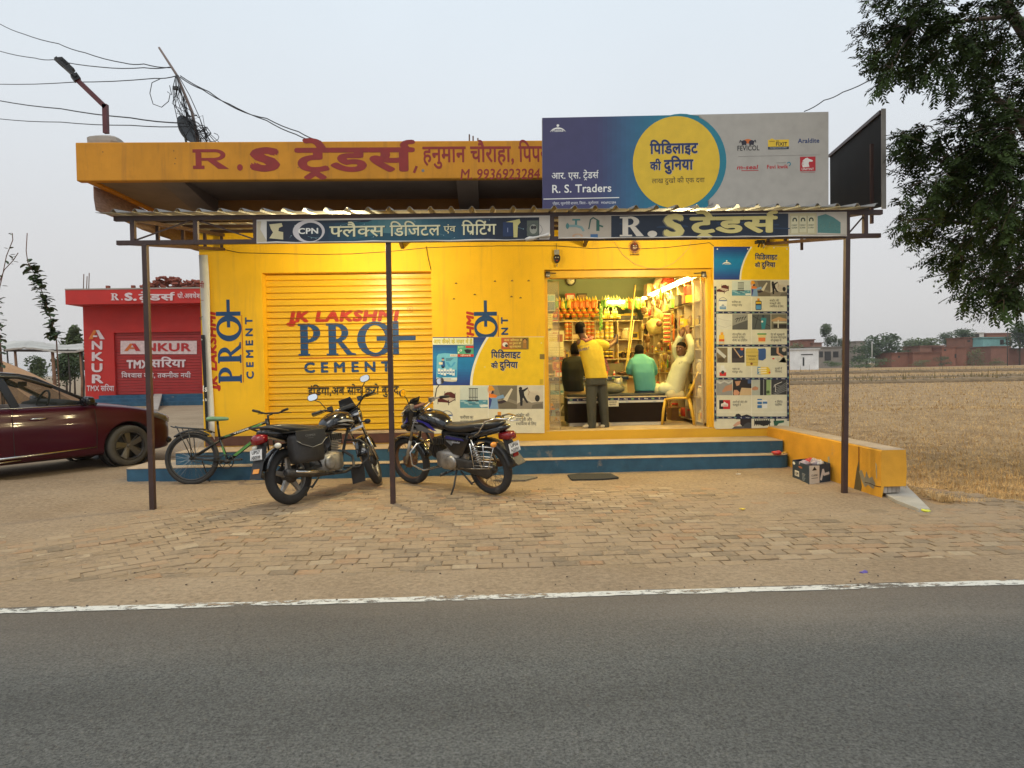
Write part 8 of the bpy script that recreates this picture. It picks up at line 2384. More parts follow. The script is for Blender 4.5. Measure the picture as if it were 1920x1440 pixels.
for(px,py,zz,cc,nm,lb,r_)in((1457,853,0.19,(0.5,0.05,0.05),'wrapper_1','red and yellow wrapper dropped on the lower blue step',(0.07,0.05,0.03)),(1384,891,0.0,(0.6,0.6,0.58),'wrapper_2','small white paper scrap on the paving before the steps',(0.03,0.02,0.012)),(1392,956,0.0,(0.6,0.42,0.05),'yellow_wrapper','tiny yellow wrapper on the paving',(0.03,0.02,0.01)),(1736,960,0.04,(0.6,0.6,0.05),'lime_wrapper','lime wrapper at the tip of the grey slab',(0.04,0.03,0.012)),(1620,1075,0.0,(0.12,0.08,0.3),'purple_wrapper','purple wrapper on the dusty road verge',(0.025,0.018,0.008)),(1469,850,0.19,(0.6,0.4,0.1),'orange_wrapper','orange scrap at the end of the lower blue step',(0.04,0.03,0.01))):
	p=gnd(px,py,zz);b=MB();b.ball(p+UP*r_[2],r_,9,6);o=b.build('wrapper',mat(nm,cc,0.4,var=0.3,scale=30))
	for vv in o.data.vertices:vv.co+=Vector((noise.noise(vv.co*40),noise.noise(vv.co*41),noise.noise(vv.co*43)*0.5))*0.02
	setp(o,lb,'wrapper')
for(pp_,lb)in(([(1064,893),(1085,890.5),(1145,890.5),(1160,898),(1130,901),(1072,902)],'black rubber doormat on the paving below the steps'),([(925,903),(965,894),(990,895),(1008,897),(985,903)],'dusty grey mat behind the rear wheel of the blue striped motorcycle')):
	b=MB();P0=[gnd(*q)for q in pp_];b.prism([(p.x,p.y)for p in P0],'Z',0.004,0.022)
	o=b.build('doormat',mat('rubber_mat' if 'rubber' in lb else 'grey_mat',(0.025,0.025,0.025)if 'rubber' in lb else(0.16,0.14,0.11),0.9,var=0.3,scale=40,bump=0.6,bscale=90));setp(o,lb,'doormat')
b=MB()
for q in range(230):
	x=rnd.uniform(-4.5,5.5);y=4.1+rnd.random()**1.5*1.2 if rnd.random()<0.7 else rnd.uniform(4.7,8.6)
	s_=rnd.uniform(0.003,0.009)*(1.5 if rnd.random()<0.08 else 1)
	b.ball((x,y,hgt(x,y)+s_*0.3+0.004),(s_,s_*0.8,s_*0.6),6,4)
setp(b.build('pebbles',mat('verge_pebbles',(0.15,0.11,0.08),0.9,var=0.5,scale=9)),kind='stuff')
# FIELD
def blades(name,n,gen,m):
	b=MB();vs=[];fs=[]
	for _ in range(n):
		x,y,h,wd,lean,a=gen()
		z=hgt(x,y)
		dx,dy=math.cos(a),math.sin(a)
		k_=len(vs)
		vs+=[(x-dy*wd,y+dx*wd,z),(x+dy*wd,y-dx*wd,z),(x+dx*lean,y+dy*lean,z+h)]
		fs.append((k_,k_+1,k_+2))
	b.add(vs,fs);return setp(b.build(name,m),kind='stuff')
STRAW=mat('dry_straw',(0.55,0.35,0.14),0.85,var=0.45,scale=3)
def g1():
	y=6.5+rnd.random()**1.6*15;x=4.5+rnd.random()*(y*0.82-3.2)
	flat=rnd.random()<0.7
	return x,y,rnd.uniform(0.01,0.04)if flat else rnd.uniform(0.03,0.085),0.0035+y*0.0002,rnd.uniform(0.08,0.2)if flat else rnd.uniform(0,0.05),rnd.uniform(0,2*PI)
blades('stubble',42000,g1,STRAW)
def g2():
	y=20+rnd.random()**1.3*130;x=4.6+rnd.random()*(y*0.85)
	return x,y,rnd.uniform(0.04,0.10),0.004+y*0.0004,rnd.uniform(0,0.1),rnd.uniform(0,2*PI)
blades('stubble_far',45000,g2,STRAW)
for(Y0,hh,x0,x1_)in((47,0.32,17,60),(60,0.2,22,80),(88,0.5,30,110)):
	b=MB();rg=[]
	for q in range(60):
		x=x0+(x1_-x0)*q/59;y=Y0+1.5*noise.noise((x*0.1,Y0,0));h_=hh*(0.6+0.6*abs(noise.noise((x*0.3,Y0,4))))
		rg.append([Vector((x,y-1.6,-0.15)),Vector((x,y-0.5,h_-0.06)),Vector((x,y+0.4,h_-0.06)),Vector((x,y+1.6,-0.15))])
	b.loft(rg,caps=False);setp(b.build('field_bank',mat('dark_field_bank',(0.20,0.135,0.07),0.95,var=0.4,scale=2)),kind='structure')
	blades('bank_weeds',900,lambda:(x0+rnd.random()*(x1_-x0),Y0+rnd.uniform(-0.8,0.8),rnd.uniform(0.1,0.3)+hh*rnd.random()*(3 if rnd.random()<0.06 else 1),0.05,rnd.uniform(0,0.1),rnd.uniform(0,6.3)),mat('dry_weeds',(0.17,0.13,0.05),0.9,var=0.4,scale=1))
# trees
BARK=mat('tree_bark',(0.075,0.05,0.032),0.9,var=0.3,scale=6,bump=0.5)
def leafm(nm,c):return mat(nm,c,0.7,var=0.45,scale=0.9,spec=0.2)
def tree(label,px,pyb,pyt,wpx,Y,col,nm,lobes=8,n=1700,group=None,trunk=True,name='tree'):
	"""far tree: leaf quads in clumps round a forked trunk"""
	base=at(px,pyb,Y);base.z=hgt(base.x,Y)if abs(base.z)<3 else base.z
	top=at(px,pyt,Y).z;h=top-base.z;w_=wpx*(1.35 if pyt>600 and Y>150 else 1)/FPX*Y/2
	t=thing(name,label,'tree' if name=='tree' else 'bush',base,group=group)
	b=MB();vs=[];fs=[]
	cl=[]
	for q in range(lobes):
		a=rnd.uniform(0,2*PI);rr_=rnd.random()**0.6
		z=rnd.uniform(0.34 if trunk else 0.15,0.82)
		wz=math.sin(min(1,max(0.15,z*1.1))*PI*0.9)**0.5
		cl.append((base+Vector((math.cos(a)*rr_*w_*0.72*wz,math.sin(a)*rr_*w_*0.72*wz,z*h)),rnd.uniform(0.24,0.42)))
	cl.append((base+Vector((0,0,h*0.78)),0.36));cl.append((base+Vector((w_*0.1,0,h*0.5)),0.5))
	for _ in range(n):
		c,r_=rnd.choice(cl)
		v_=Vector((rnd.gauss(0,1),rnd.gauss(0,1),rnd.gauss(0,1))).normalized()*rnd.random()**0.4
		p=c+Vector((v_.x*w_*r_*1.25,v_.y*w_*r_*1.25,v_.z*h*r_*0.55))
		s_=(w_+h)*0.022*rnd.uniform(0.6,1.5)
		e1=Vector((rnd.gauss(0,1),rnd.gauss(0,1),rnd.gauss(0,0.6))).normalized()*s_;e2=e1.orthogonal().normalized()*s_*0.6
		k_=len(vs);vs+=[p-e1,p-e2*0.9,p+e1,p+e2];fs.append((k_,k_+1,k_+2,k_+3))
	b.add(vs,fs);b.build('crown',leafm(nm,col),t)
	if trunk:
		b=MB();b.tube([base-UP*0.2,base+UP*h*0.25,base+Vector((w_*0.06,0,h*0.5)),base+Vector((0.02,0,h*0.8))],[w_*0.07,w_*0.055,w_*0.035,w_*0.01],7)
		for c,r_ in cl[:4]:b.tube([base+UP*h*0.32,base.lerp(c,0.6)+UP*h*0.12,c],[w_*0.035,w_*0.022,w_*0.008],5)
		b.build('trunk',BARK,t)
	return t
DG,MG,OG=(0.045,0.065,0.025),(0.07,0.09,0.035),(0.10,0.105,0.04)
TR=[('tall thin pale tree rising behind the grey unfinished house',1552,660,604,26,200,MG,'far_leaf_mid'),('broad dark tree with a round top left of the brick houses',1660,672,622,66,185,DG,'far_leaf_dark'),('low green tree spreading right of the round dark tree',1716,672,630,70,190,MG,'far_leaf_mid'),('dark umbrella topped tree behind the brick houses',1806,660,613,44,215,DG,'far_leaf_dark'),('smaller dark tree leaning against the umbrella topped tree',1775,660,621,36,214,DG,'far_leaf_dark'),('tall dark tree at the right picture edge in the village',1912,668,598,50,180,DG,'far_leaf_dark'),('small bushy tree between the grey house and the round tree',1625,680,646,50,182,DG,'far_leaf_dark'),('pale bushy tree behind the white building',1494,672,640,46,195,OG,'far_leaf_olive'),('dark tree filling the gap behind the grey house roof',1577,660,633,30,215,DG,'far_leaf_dark'),('grey green tree low behind the brown post shed',72,706,667,62,70,MG,'far_leaf_mid'),('tall tree close to the left side of the red shop',140,715,607,50,52,MG,'far_leaf_mid'),('dark bushy tree at the left foot of the red shop',125,722,655,60,48,DG,'far_leaf_dark'),('dull tree far left behind the sand heap',20,712,680,50,75,OG,'far_leaf_olive')]
for q in TR:tree(*q)
BU=[('round green bush before the brick houses',1767,684,666,30,172,DG,'far_leaf_dark'),('olive bush at the corner of the pale brick wall',1829,682,652,34,172,OG,'far_leaf_olive'),('long low scrub right of the white building',1556,688,676,46,165,MG,'far_leaf_mid'),('long low scrub under the round dark tree',1630,687,671,90,168,MG,'far_leaf_mid'),('low dry bush near the turquoise house',1870,684,670,30,172,OG,'far_leaf_olive'),('low dry bush left of the green round bush',1726,686,674,40,172,OG,'far_leaf_olive')]
for q in BU:tree(*q,lobes=6,n=700,trunk=False,name='bush')
# village houses beyond the field
def house(label,px0,pyt,px1,pyb,Y,col,nm,wins=(),deep=8,roof=0.0,cat='house',par=None):
	a,c=at(px0,pyt,Y),at(px1,pyb,Y)
	t=thing('village_house',label,cat,((a.x+c.x)/2,Y,0))
	zb=min(c.z,-0.1)
	b=MB();b.box(a.x,c.x,Y,Y+deep,zb-0.3,a.z);b.build('wall',mat(nm,col,0.9,var=0.16,scale=0.5,bump=0.2),t)
	b=MB();b.box(a.x-0.25,c.x+0.25,Y-0.3,Y+deep+0.2,a.z+0.002,a.z+0.28+roof);b.build('roof',mat(nm+'_roof',tuple(v*0.75 for v in col),0.9,var=0.2,scale=0.5),t)
	for(w0,w1,w2,w3,nmw)in wins:
		p,q=at(w0,w1,Y-0.02),at(w2,w3,Y-0.02)
		b=MB();b.box(p.x,q.x,Y-0.06,Y-0.003,q.z,p.z);b.build(nmw,mat('dark_opening',(0.03,0.028,0.026),0.8),t)
	return t
BRK,GRY,TUR=(0.22,0.092,0.055),(0.25,0.22,0.185),(0.20,0.42,0.40)
house('small white flat roofed building at the near edge of the village',1478,656,1535,687,150,(0.70,0.70,0.68),'whitewash',((1505,670,1508,686,'door'),(1502,664,1524,665.5,'window')),10)
house('grey unfinished house with open upper storey and parapet',1522,652,1600,677,190,GRY,'bare_concrete',((1536,659,1543,670,'window'),(1546,659,1558,676,'door'),(1562,659,1572,670,'window'),(1578,656,1582,676,'window')),9)
house('brick upper room standing behind the grey unfinished house',1503,638,1527,660,200,BRK,'far_brick')
house('brick room with a lighter parapet next to the thin tree',1524,644,1541,660,199,(0.26,0.13,0.085),'far_brick_pale')
house('low brick outhouse before the round dark tree',1672,663,1708,684,178,BRK,'far_brick',((1684,667,1687,671,'window'),))
house('long pale fronted brick house in the middle of the village',1725,650,1770,682,184,(0.25,0.125,0.08),'far_brick_pale')
house('sloping brick wall house left of the tall brick house',1712,662,1762,684,176,(0.24,0.10,0.06),'far_brick')
house('square brick house with a small dark window',1766,652,1792,680,180,(0.25,0.10,0.06),'far_brick_red',((1770,655,1774,658,'window'),(1790,664,1793,671,'door')))
house('tall brick house with two small windows by the turquoise house',1810,634,1843,680,190,BRK,'far_brick',((1814,638,1819,641,'window'),(1832,638,1836,641,'window')))
house('brick house lower front beside the olive bush',1793,652,1812,680,182,(0.26,0.11,0.07),'far_brick')
house('turquoise painted house with a balcony opening',1843,634,1893,668,186,TUR,'turquoise_wall',((1875,637,1882,646,'window'),(1886,637,1888,646,'window')))
house('brick ground floor under the turquoise house',1858,651,1892,681,180,(0.20,0.09,0.06),'far_brick_dark')
house('pale white room on a roof behind the umbrella tree',1826,625,1845,640,222,(0.62,0.61,0.58),'whitewash_dull',((1827,626,1836,634,'window'),))
house('brick upper storey behind the turquoise house',1850,626,1896,640,224,(0.25,0.12,0.08),'far_brick')
house('dark brick wall house at the right picture edge',1892,655,1935,681,182,(0.17,0.10,0.075),'far_brick_dark')
house('grey far house with a flat top behind the small bushy tree',1605,641,1623,664,215,GRY,'bare_concrete')
for(px,pt,pb,Y,lb,r_)in((1635,640,680,170,'pale concrete pole before the round dark tree',0.16),(1889,614,684,168,'thin dark pole before the turquoise house',0.12),(1570,634,652,195,'short pale post on the grey unfinished roof',0.1)):
	p=at(px,pb,Y);q=at(px,pt,Y);b=MB();b.tube([(p.x,Y,p.z-0.3),(q.x,Y,q.z)],[r_,r_*0.7],8);o=b.build('utility_pole',mat('pale_pole' if 'pale' in lb else 'dark_pole',(0.4,0.38,0.34)if 'pale' in lb else(0.05,0.045,0.04),0.8));setp(o,lb,'pole')
# RED SHOP AND YARD ON THE LEFT
RY=31.5
RED_=mat('red_wall_paint',(0.50,0.022,0.016),0.7,var=0.12,scale=1,bump=0.1)
rs=thing('red_shop','small red painted shop with white lettering and a red shutter behind the car','shop',(at(260,757,RY).x,RY,0))
def R_(px,py,Y=RY):p=at(px,py,Y);return p.x,p.z
xl_,zf=R_(155,571);xr_=R_(470,571)[0];xs0,zs1=R_(213,624);xs1,zs0=R_(379,738)
b=MB();b.box(xl_,xs0,RY,RY+0.3,-0.1,zf+0.1);b.box(xs1,xr_,RY,RY+0.3,-0.1,zf+0.1);b.box(xs0,xs1,RY,RY+0.3,zs1,zf+0.1);b.box(xl_,xl_+0.3,RY+0.3,RY+7,-0.1,zf+0.1);b.box(xr_-0.3,xr_,RY+0.3,RY+7,-0.1,zf+0.1);b.build('wall',RED_,rs)
x0_,z1_=R_(122,544,RY-0.9);z0_=R_(122,571,RY-0.9)[1]
b=MB();b.box(x0_,xr_+0.6,RY-0.9,RY+7.2,z0_,z1_);b.build('roof_slab',RED_,rs)
b=MB();b.box(x0_-0.0,xr_+0.7,RY-0.92,RY+7.3,z1_+0.001,z1_+0.06);b.build('roof_edge',CONC,rs)
shutter('roller_shutter',xs0,xs1,zs0,zs1,22,RY+0.12,mat('red_shutter_paint',(0.36,0.02,0.018),0.5,var=0.12,scale=2),rs)
zb_=R_(300,757)[1]
b=MB()
for q in range(3):b.box(xl_+0.8,xr_,RY-0.35*(3-q),RY-0.35*(2-q)-0.001,-0.1,0.02+(zs0-0.02)*(q+1)/3)
b.build('steps',BLUEP,rs)
b=MB();b.hexa([(*gnd(272,770)[:2],-0.05),(*gnd(296,770)[:2],-0.05),(R_(306,740)[0],RY-0.1,zs0-0.1),(R_(292,740)[0],RY-0.1,zs0-0.1),(*gnd(272,770)[:2],0.05),(*gnd(296,770)[:2],0.05),(R_(306,740)[0],RY-0.1,zs0+0.03),(R_(292,740)[0],RY-0.1,zs0+0.03)]);b.build('ramp',CONC,rs)
k=on_plane(Ink((0,RY-0.93,0),step=0.012))
PW=(226,206,206)
serifR_px(208,-563,13,PW,1);k_=k
def txt(s,x,y,h,w,bo_=0.02,c=PW,l=1):k.text(s,x,y,h,c,l,bo_,width=w)
k.oval(229,-561.5,1.3,1.6,PW,1,8);txt('S.',234,-563,13,24,0.05);txt('ट^ेडस~',261,-563,11,66,0.03);txt('प/ो.अवधेश',333,-559,8,44,0.014)
k.build('fascia_lettering',rs,WALLINK)
k=on_plane(Ink((0,RY-0.02,0),step=0.012))
def ankur(x,y,h,vertical):
	if vertical:
		for q,ch in enumerate('NKUR'):txt(ch,x,y-24-q*21,15,23,0.035)
		k.poly([(x-5,y-5),(x+5,y+12),(x+11,y+12),(x+3,y-5)],(222,120,40),1.3);k.poly([(x+9,y+12),(x+15,y+12),(x+26,y-5),(x+17,y-5)],PW,1.6);k.rect(x+4,y-1,x+12,y+2,PW,2)
	else:
		k.poly([(x,y),(x+11,y+14),(x+17,y+14),(x+7,y)],(214,110,40),1.3);k.poly([(x+14,y+14),(x+21,y+14),(x+31,y),(x+22,y)],(190,40,40),1.6);k.rect(x+10,y+4,x+20,y+6.6,(214,110,40),2)
		k.text('NKUR',x+37,y,14,(190,40,40),1,0.035,width=88)
ankur(171,-631,15,True);txt('TMX सिरया',163,-733,9,51,0.02)
k.build('wall_lettering',rs,WALLINK)
k=on_plane(Ink((0,RY+0.10,0),step=0.012))
k.rect(226,-664,369,-639,(226,200,196),0);ankur(233,-658,14,False)
txt('TMX',238,-690,14,42,0.05);txt('सिरया',282,-688,13,66,0.03);txt('िवश_वास वही, तकनीक नयी',228,-708,8,130,0.016)
k.build('shutter_lettering',rs,WALLINK)
BR_=mat('red_brick',(0.24,0.065,0.04),0.9,var=0.3,scale=3,bump=0.2)
proto_b=None
ztop_=z1_+0.06
for q in range(240):
	u_=rnd.random()
	px=266+u_*180;hmax=min(1,u_*3.2+0.15)*min(1,(1-u_)*3+0.2)*0.62*(0.8+0.3*math.sin(u_*9))
	lvl=rnd.random()
	p=at(px,545,RY-0.5+rnd.uniform(0,1.6)*(1-lvl*0.6))
	if proto_b is None:
		b=MB();b.box(-0.125,0.125,-0.06,0.06,-0.04,0.04);o=proto_b=b.build('brick',BR_)
	else:o=proto_b.copy();COL.objects.link(o)
	o.location=(p.x,p.y,ztop_+0.04+lvl*max(0.06,hmax));o.rotation_euler=(rnd.uniform(-0.6,0.6),rnd.uniform(-0.6,0.6),rnd.uniform(0,3.1))
	setp(o,'loose red brick in the heap on the flat red shop roof','brick','bricks heaped on the red shop roof')
b=MB()
for px,pt in((156,514),(162,518),(166,512)):
	p=at(px,545,RY);q=at(px,pt,RY);b.tube([(p.x,RY,ztop_-0.1),(q.x+0.03,RY,q.z)],0.02,5)
b.build('rebar',RUSTY,rs)
for px in(208,255):
	p=at(px,545,RY);b=MB();b.box(p.x-0.07,p.x+0.07,RY-0.3,RY-0.15,ztop_,ztop_+0.2);b.build('column_stub',BR_,rs)
b=MB();W_=26;vs=[]
for j in range(25):
	for i in range(W_+1):
		x=-26+i*0.62;y=15+j*0.5
		pk=math.exp(-((x+14.6)/2.9)**2-((y-19.5)/2.6)**2)*1.95+math.exp(-((x+19)/4)**2-((y-20)/3)**2)*1.7
		vs.append((x,y,pk-0.25+0.22*noise.noise((x*0.6,y*0.6,1))+0.08*noise.noise((x*2.2,y*2.2,4))))
b.add(vs,[(j*(W_+1)+i,j*(W_+1)+i+1,(j+1)*(W_+1)+i+1,(j+1)*(W_+1)+i)for j in range(24)for i in range(W_)],smooth=True)
o=b.build('sand_mound',earth_mat('orange_sand',(0.40,0.22,0.11),(0.48,0.28,0.15),(0.33,0.18,0.09)));setp(o,kind='structure');sb_=o.modifiers.new('s','SUBSURF');sb_.levels=sb_.render_levels=2
sh=thing('open_shed','open shed of crooked wooden posts with a thin pale sheet roof beyond the sand heap','shed',(at(80,720,25).x,25,0))
b=MB();vs=[]
for j in range(4):
	for i in range(29):
		p=at(8+i*5.3,655-4*math.sin(i*0.22)+rnd.uniform(-0.8,0.8),24.4+j*0.9);vs.append((p.x,p.y,p.z+j*0.09))
b.add(vs,[(j*29+i,j*29+i+1,(j+1)*29+i+1,(j+1)*29+i)for j in range(3)for i in range(28)])
o=b.build('sheet_roof',mat('pale_sheet_roof',(0.42,0.40,0.36),0.7,var=0.25,scale=1),sh);s__=o.modifiers.new('t','SOLIDIFY');s__.thickness=0.06
for px,w__ in((13,0.03),(28,0.05),(98,0.06),(127,0.028),(150,0.045),(153,0.03)):
	a=at(px,655,24.6);b=MB();b.tube([(a.x,24.6,a.z),(a.x+0.05,24.6,a.z*0.5),(a.x-0.02,24.6,-0.1)],[w__*0.8,w__,w__],6);b.build('post',mat('weathered_wood' if w__>0.04 else 'dark_wood',(0.22,0.12,0.07)if w__>0.04 else(0.05,0.04,0.035),0.9,var=0.3),sh)
b=MB();b.tube([at(8,657,24.5),at(156,658,24.5)],0.05,6);b.build('beam',mat('dark_wood',(0.05,0.04,0.035)),sh)
def shoot(label,pts,Y,nleaf,ls,twig=0):
	P0=[at(px,py,Y)for px,py in pts]
	t=thing('leafy_shrub',label,'shrub',(P0[0].x,Y,0))
	b=MB();b.tube([Vector((P0[0].x+0.05,Y,-0.05))]+P0,[0.012]*2+[0.008]*(len(P0)-1),6);b.build('stem',mat('reddish_stem',(0.16,0.08,0.05),0.7),t)
	b=MB();vs=[];fs=[]
	for q in range(nleaf):
		u_=rnd.random()*(len(P0)-1-twig);i=int(u_);p=P0[i].lerp(P0[i+1],u_-i)
		d_=Vector((rnd.gauss(0,1),rnd.gauss(0,1),rnd.gauss(0.1,0.6))).normalized();s_=ls*rnd.uniform(0.6,1.2);sd_=d_.cross(UP).normalized()if abs(d_.z)<0.95 else Vector((1,0,0))
		p=p+d_*s_*0.2;nn=sd_.cross(d_)
		k_=len(vs);vs+=[p,p+d_*s_*0.3+sd_*s_*0.35,p+d_*s_*0.75+sd_*s_*0.28+nn*s_*-0.1,p+d_*s_+nn*s_*-0.25,p+d_*s_*0.75-sd_*s_*0.28+nn*s_*-0.1,p+d_*s_*0.3-sd_*s_*0.35]
		fs+=[(k_,k_+1,k_+2,k_+3),(k_,k_+3,k_+4,k_+5)]
	b.add(vs,fs);b.build('leaves',mat('dark_shrub_leaf',(0.055,0.085,0.032),0.5,var=0.35,scale=4),t)
shoot('slanting dark leafed shoot standing against the sky left of the red shop',[(106,640),(96,600),(82,555),(66,515),(52,492),(49,470),(51,437)],13.5,190,0.15,2)
shoot('dark leafed shoot cut by the left picture edge',[(4,690),(1,640),(-4,600),(-8,560)],13.6,60,0.13)
shoot('nearly bare twig with few leaves at the far left',[(-6,560),(4,520),(12,480),(24,450),(23,437)],13.8,9,0.1)
shoot('second bare twig curving up beside the nearly bare one',[(-6,540),(8,506),(25,488),(34,474)],13.9,7,0.1)
# ON THE ROOF
RZT=4.265
def on(px,py,Y):return at(px,py,Y)
c=on(200,268,8.6)
t=thing('street_lamp','bent maroon street lamp set in a concrete lump on the roof corner','street lamp',(c.x,8.6,RZT))
b=MB();b.loft([ring_at(Vector((c.x-0.02+dx,8.62,RZT+z)),Vector((1,0,0)),Vector((0,1,0)),w_,w_*0.8,12,3)for z,w_,dx in((-0.01,0.19,0),(0.05,0.2,0.01),(0.10,0.195,0.0),(0.125,0.14,0.02))],smooth=False);b.build('concrete_base',CONC,t)
MP=mat('maroon_pole_paint',(0.10,0.018,0.02),0.5,var=0.15)
b=MB();b.bar(on(199,250,8.6),on(197.5,196,8.6),0.055);b.bar(on(199,202,8.6),on(143,148,8.6),0.055);b.build('pole',MP,t)
b=MB();p0,p1,p2=on(146,151,8.6),on(138,140,8.58),on(106,111,8.52)
b.bar(p0,p1,0.09,0.08);b.bar(p1.lerp(p2,-0.2),p2,0.13,0.035);b.bar(p1.lerp(p2,0.05)+UP*0.03,p1.lerp(p2,0.35)+UP*0.03,0.09,0.07)
for q in range(7):b.bar(p1.lerp(p2,0.45+q*0.07)+UP*0.012,p1.lerp(p2,0.47+q*0.07)+UP*0.045,0.10,0.012)
b.build('lamp_head',mat('black_lamp_housing',(0.015,0.015,0.016),0.5),t)
t=thing('service_pole','thin leaning pole wrapped with tangled service wires on the shop roof','pole',(on(372,266,9.4).x,9.4,RZT))
b=MB();b.tube([on(372,268,9.4),on(360,210,9.4),on(331,140,9.38),on(298,89,9.36)],[0.022,0.021,0.017,0.014],8);b.build('pole',mat('grey_brown_pole',(0.20,0.15,0.13),0.7),t)
b=MB()
for pts in(((330,140),(324,165),(326,195),(334,230),(352,264)),((330,140),(332,180),(345,205),(362,232),(378,266)),((332,140),(342,180),(352,215),(366,236)),((334,141),(356,180),(374,220),(390,264)),((331,142),(338,175),(333,168),(327,188)),((300,148),(285,155),(281,175),(287,195),(303,201),(316,190),(319,176)),((326,165),(330,200),(342,222),(362,230),(384,245),(394,266)),((384,236),(390,250),(400,262),(406,268)),((376,240),(388,238),(396,250),(384,262)),((318,160),(322,178),(314,172)),((346,258),(360,234),(374,246),(386,240))):
	b.tube([on(px,py,9.3+0.02*(q%3))for q,(px,py)in enumerate(pts)],0.0055,5)
for q in range(14):
	x0,x1=rnd.uniform(326,350),rnd.uniform(366,412)
	y0=140+(x0-326)*2.2
	b.tube([on(x0,y0,9.3),on(x0+rnd.uniform(-14,14),y0+rnd.uniform(25,50),9.32),on((x0+x1)/2+rnd.uniform(-8,12),rnd.uniform(215,240),9.34),on(x1,267,9.36)],0.0042,4)
for q in range(7):
	cx,cy,r_=rnd.uniform(372,398),rnd.uniform(236,258),rnd.uniform(5,11)
	b.tube([on(cx+r_*math.cos(a)*1.3,cy+r_*math.sin(a)*0.8,9.3+0.01*q)for a in[p*0.6+q for p in range(10)]],0.0045,4)
b.build('wire_tangle',WIRE,t)
b=MB();c=on(329,165,9.3);b.box(c.x-0.03,c.x+0.03,9.28,9.32,c.z-0.02,c.z+0.02);b.build('clamp',BPLAS,t)
c=on(350,245,9.5)
t=thing('satellite_dish','dark satellite dish half hidden behind the roof edge','satellite dish',(c.x,9.5,RZT))
b=MB();n_=Vector((0.86,-0.4,0.35)).normalized();u_=n_.cross(UP).normalized();v_=u_.cross(n_)*-1
b.loft([[c+u_*0.17*w_*math.cos(a)+v_*0.21*w_*math.sin(a)+n_*dz for a in[q*2*PI/24 for q in range(24)]]for w_,dz in((0.02,-0.055),(0.4,-0.045),(0.75,-0.015),(1.0,0.03),(1.0,0.036),(0.7,-0.005),(0.02,-0.045))]);b.build('dish',mat('dark_dish',(0.04,0.042,0.045),0.4,var=0.2),t)
b=MB();b.tube([c-n_*0.05,(c.x+0.05,9.5,RZT)],0.015,6);b.tube([c-v_*0.2,c+n_*0.25-v_*0.1],0.008,5);b.build('bracket',DKMET,t)
for lst,lb in((((880,268),(880,252)),'left'),(((887,268),(887,255)),'mid'),(((896,268),(896,259)),'short')):
	p,q=on(*lst[0],8.9),on(*lst[1],8.9);b=MB();b.tube([(p.x,8.9,RZT-0.02),(q.x,8.9,q.z)],0.01,5);setp(b.build('rebar_stub',RUSTY),{'left':'tallest of the rusty reinforcement stubs on the roof edge','mid':'middle height rusty reinforcement stub on the roof edge','short':'shortest of the rusty reinforcement stubs on the roof edge'}[lb],'rebar')
WR=[([(-60,22,14),(0,45,12.5),(45,64,11.6),(110,82,10.8),(160,99,10.2),(232,118,9.7),(270,120,9.5),(320,127,9.36)],'topmost overhead wire coming in from the left'),([(-60,84,14),(0,96,12.5),(66,109,11.5),(100,112,11),(190,126,10),(270,127,9.5),(318,126,9.36)],'overhead wire passing just over the street lamp head'),([(-60,158,14),(0,158,12.5),(140,154,10.6),(290,147,9.5),(332,142,9.36)],'overhead wire crossing the middle of the lamp arm'),([(-60,180,14),(0,189,12.5),(115,204,11),(245,221,9.7),(345,231,9.36)],'thick overhead wire crossing the lamp pole'),([(-60,221,14),(0,223,12.5),(115,229,11),(245,235,9.7),(360,237,9.36)],'lowest overhead wire just over the roof edge'),([(338,142,9.36),(392,172,9.2),(445,205,9),(500,222,8.9),(560,247,8.8),(602,265,8.6)],'upper service wire running down to the roof right of the pole'),([(338,145,9.36),(380,168,9.2),(430,195,9),(500,226,8.9),(555,252,8.8),(596,266,8.6)],'lower service wire running down to the roof right of the pole'),([(1508,209,9.5),(1545,188,9.2),(1580,173,8.8),(1640,145,8.3),(1740,60,7.8),(1840,0,7.4),(1900,-40,7)],'overhead wire from behind the signboard up into the neem tree'),([(1640,285,12),(1665,284,11.6),(1700,290,11),(1800,300,10),(1960,330,9)],'upper thin wire between the side signboard and the tree'),([(1640,296,12),(1665,300,11.6),(1720,306,11),(1960,350,9)],'lower thin wire between the side signboard and the tree'),([(1640,312,12),(1665,318,11.6),(1690,325,11),(1960,390,9)],'lowest thin wire passing behind the side signboard')]
for pts,lb in WR:
	b=MB();q=[at(*p)for p in pts]
	sm=[]
	for i in range(len(q)-1):
		for s_ in range(4):sm.append(q[i].lerp(q[i+1],s_/4)-UP*0.015*math.sin(PI*s_/4))
	b.tube(sm+[q[-1]],0.009 if 'thick' in lb else 0.007,5);setp(b.build('overhead_wire',WIRE),lb,'wire')
k=Ink(at(180,357,8.75),Vector((0,1,0)),UP)
t=thing('cloth_banner','faded cloth banner hanging under the left edge of the roof slab','banner',(-5.02,9,3.5))
b=MB();rg=[]
for q in range(9):
	y=8.75+q*0.4;rg.append([Vector((-5.0+0.02*math.sin(q),y,3.83)),Vector((-5.0+0.04*math.sin(q*1.3),y,3.68)),Vector((-4.98+0.05*math.sin(q*1.9),y,3.52-0.02*math.sin(q*2.1)))])
b.add([p for r2 in rg for p in r2],[(i*3+j,i*3+j+1,(i+1)*3+j+1,(i+1)*3+j)for i in range(8)for j in range(2)],smooth=True)
o=b.build('cloth',mat('faded_pink_cloth',(0.42,0.30,0.26),0.9,var=0.3,scale=4,stretch=(1,3,9)),t);s__=o.modifiers.new('t','SOLIDIFY');s__.thickness=0.004
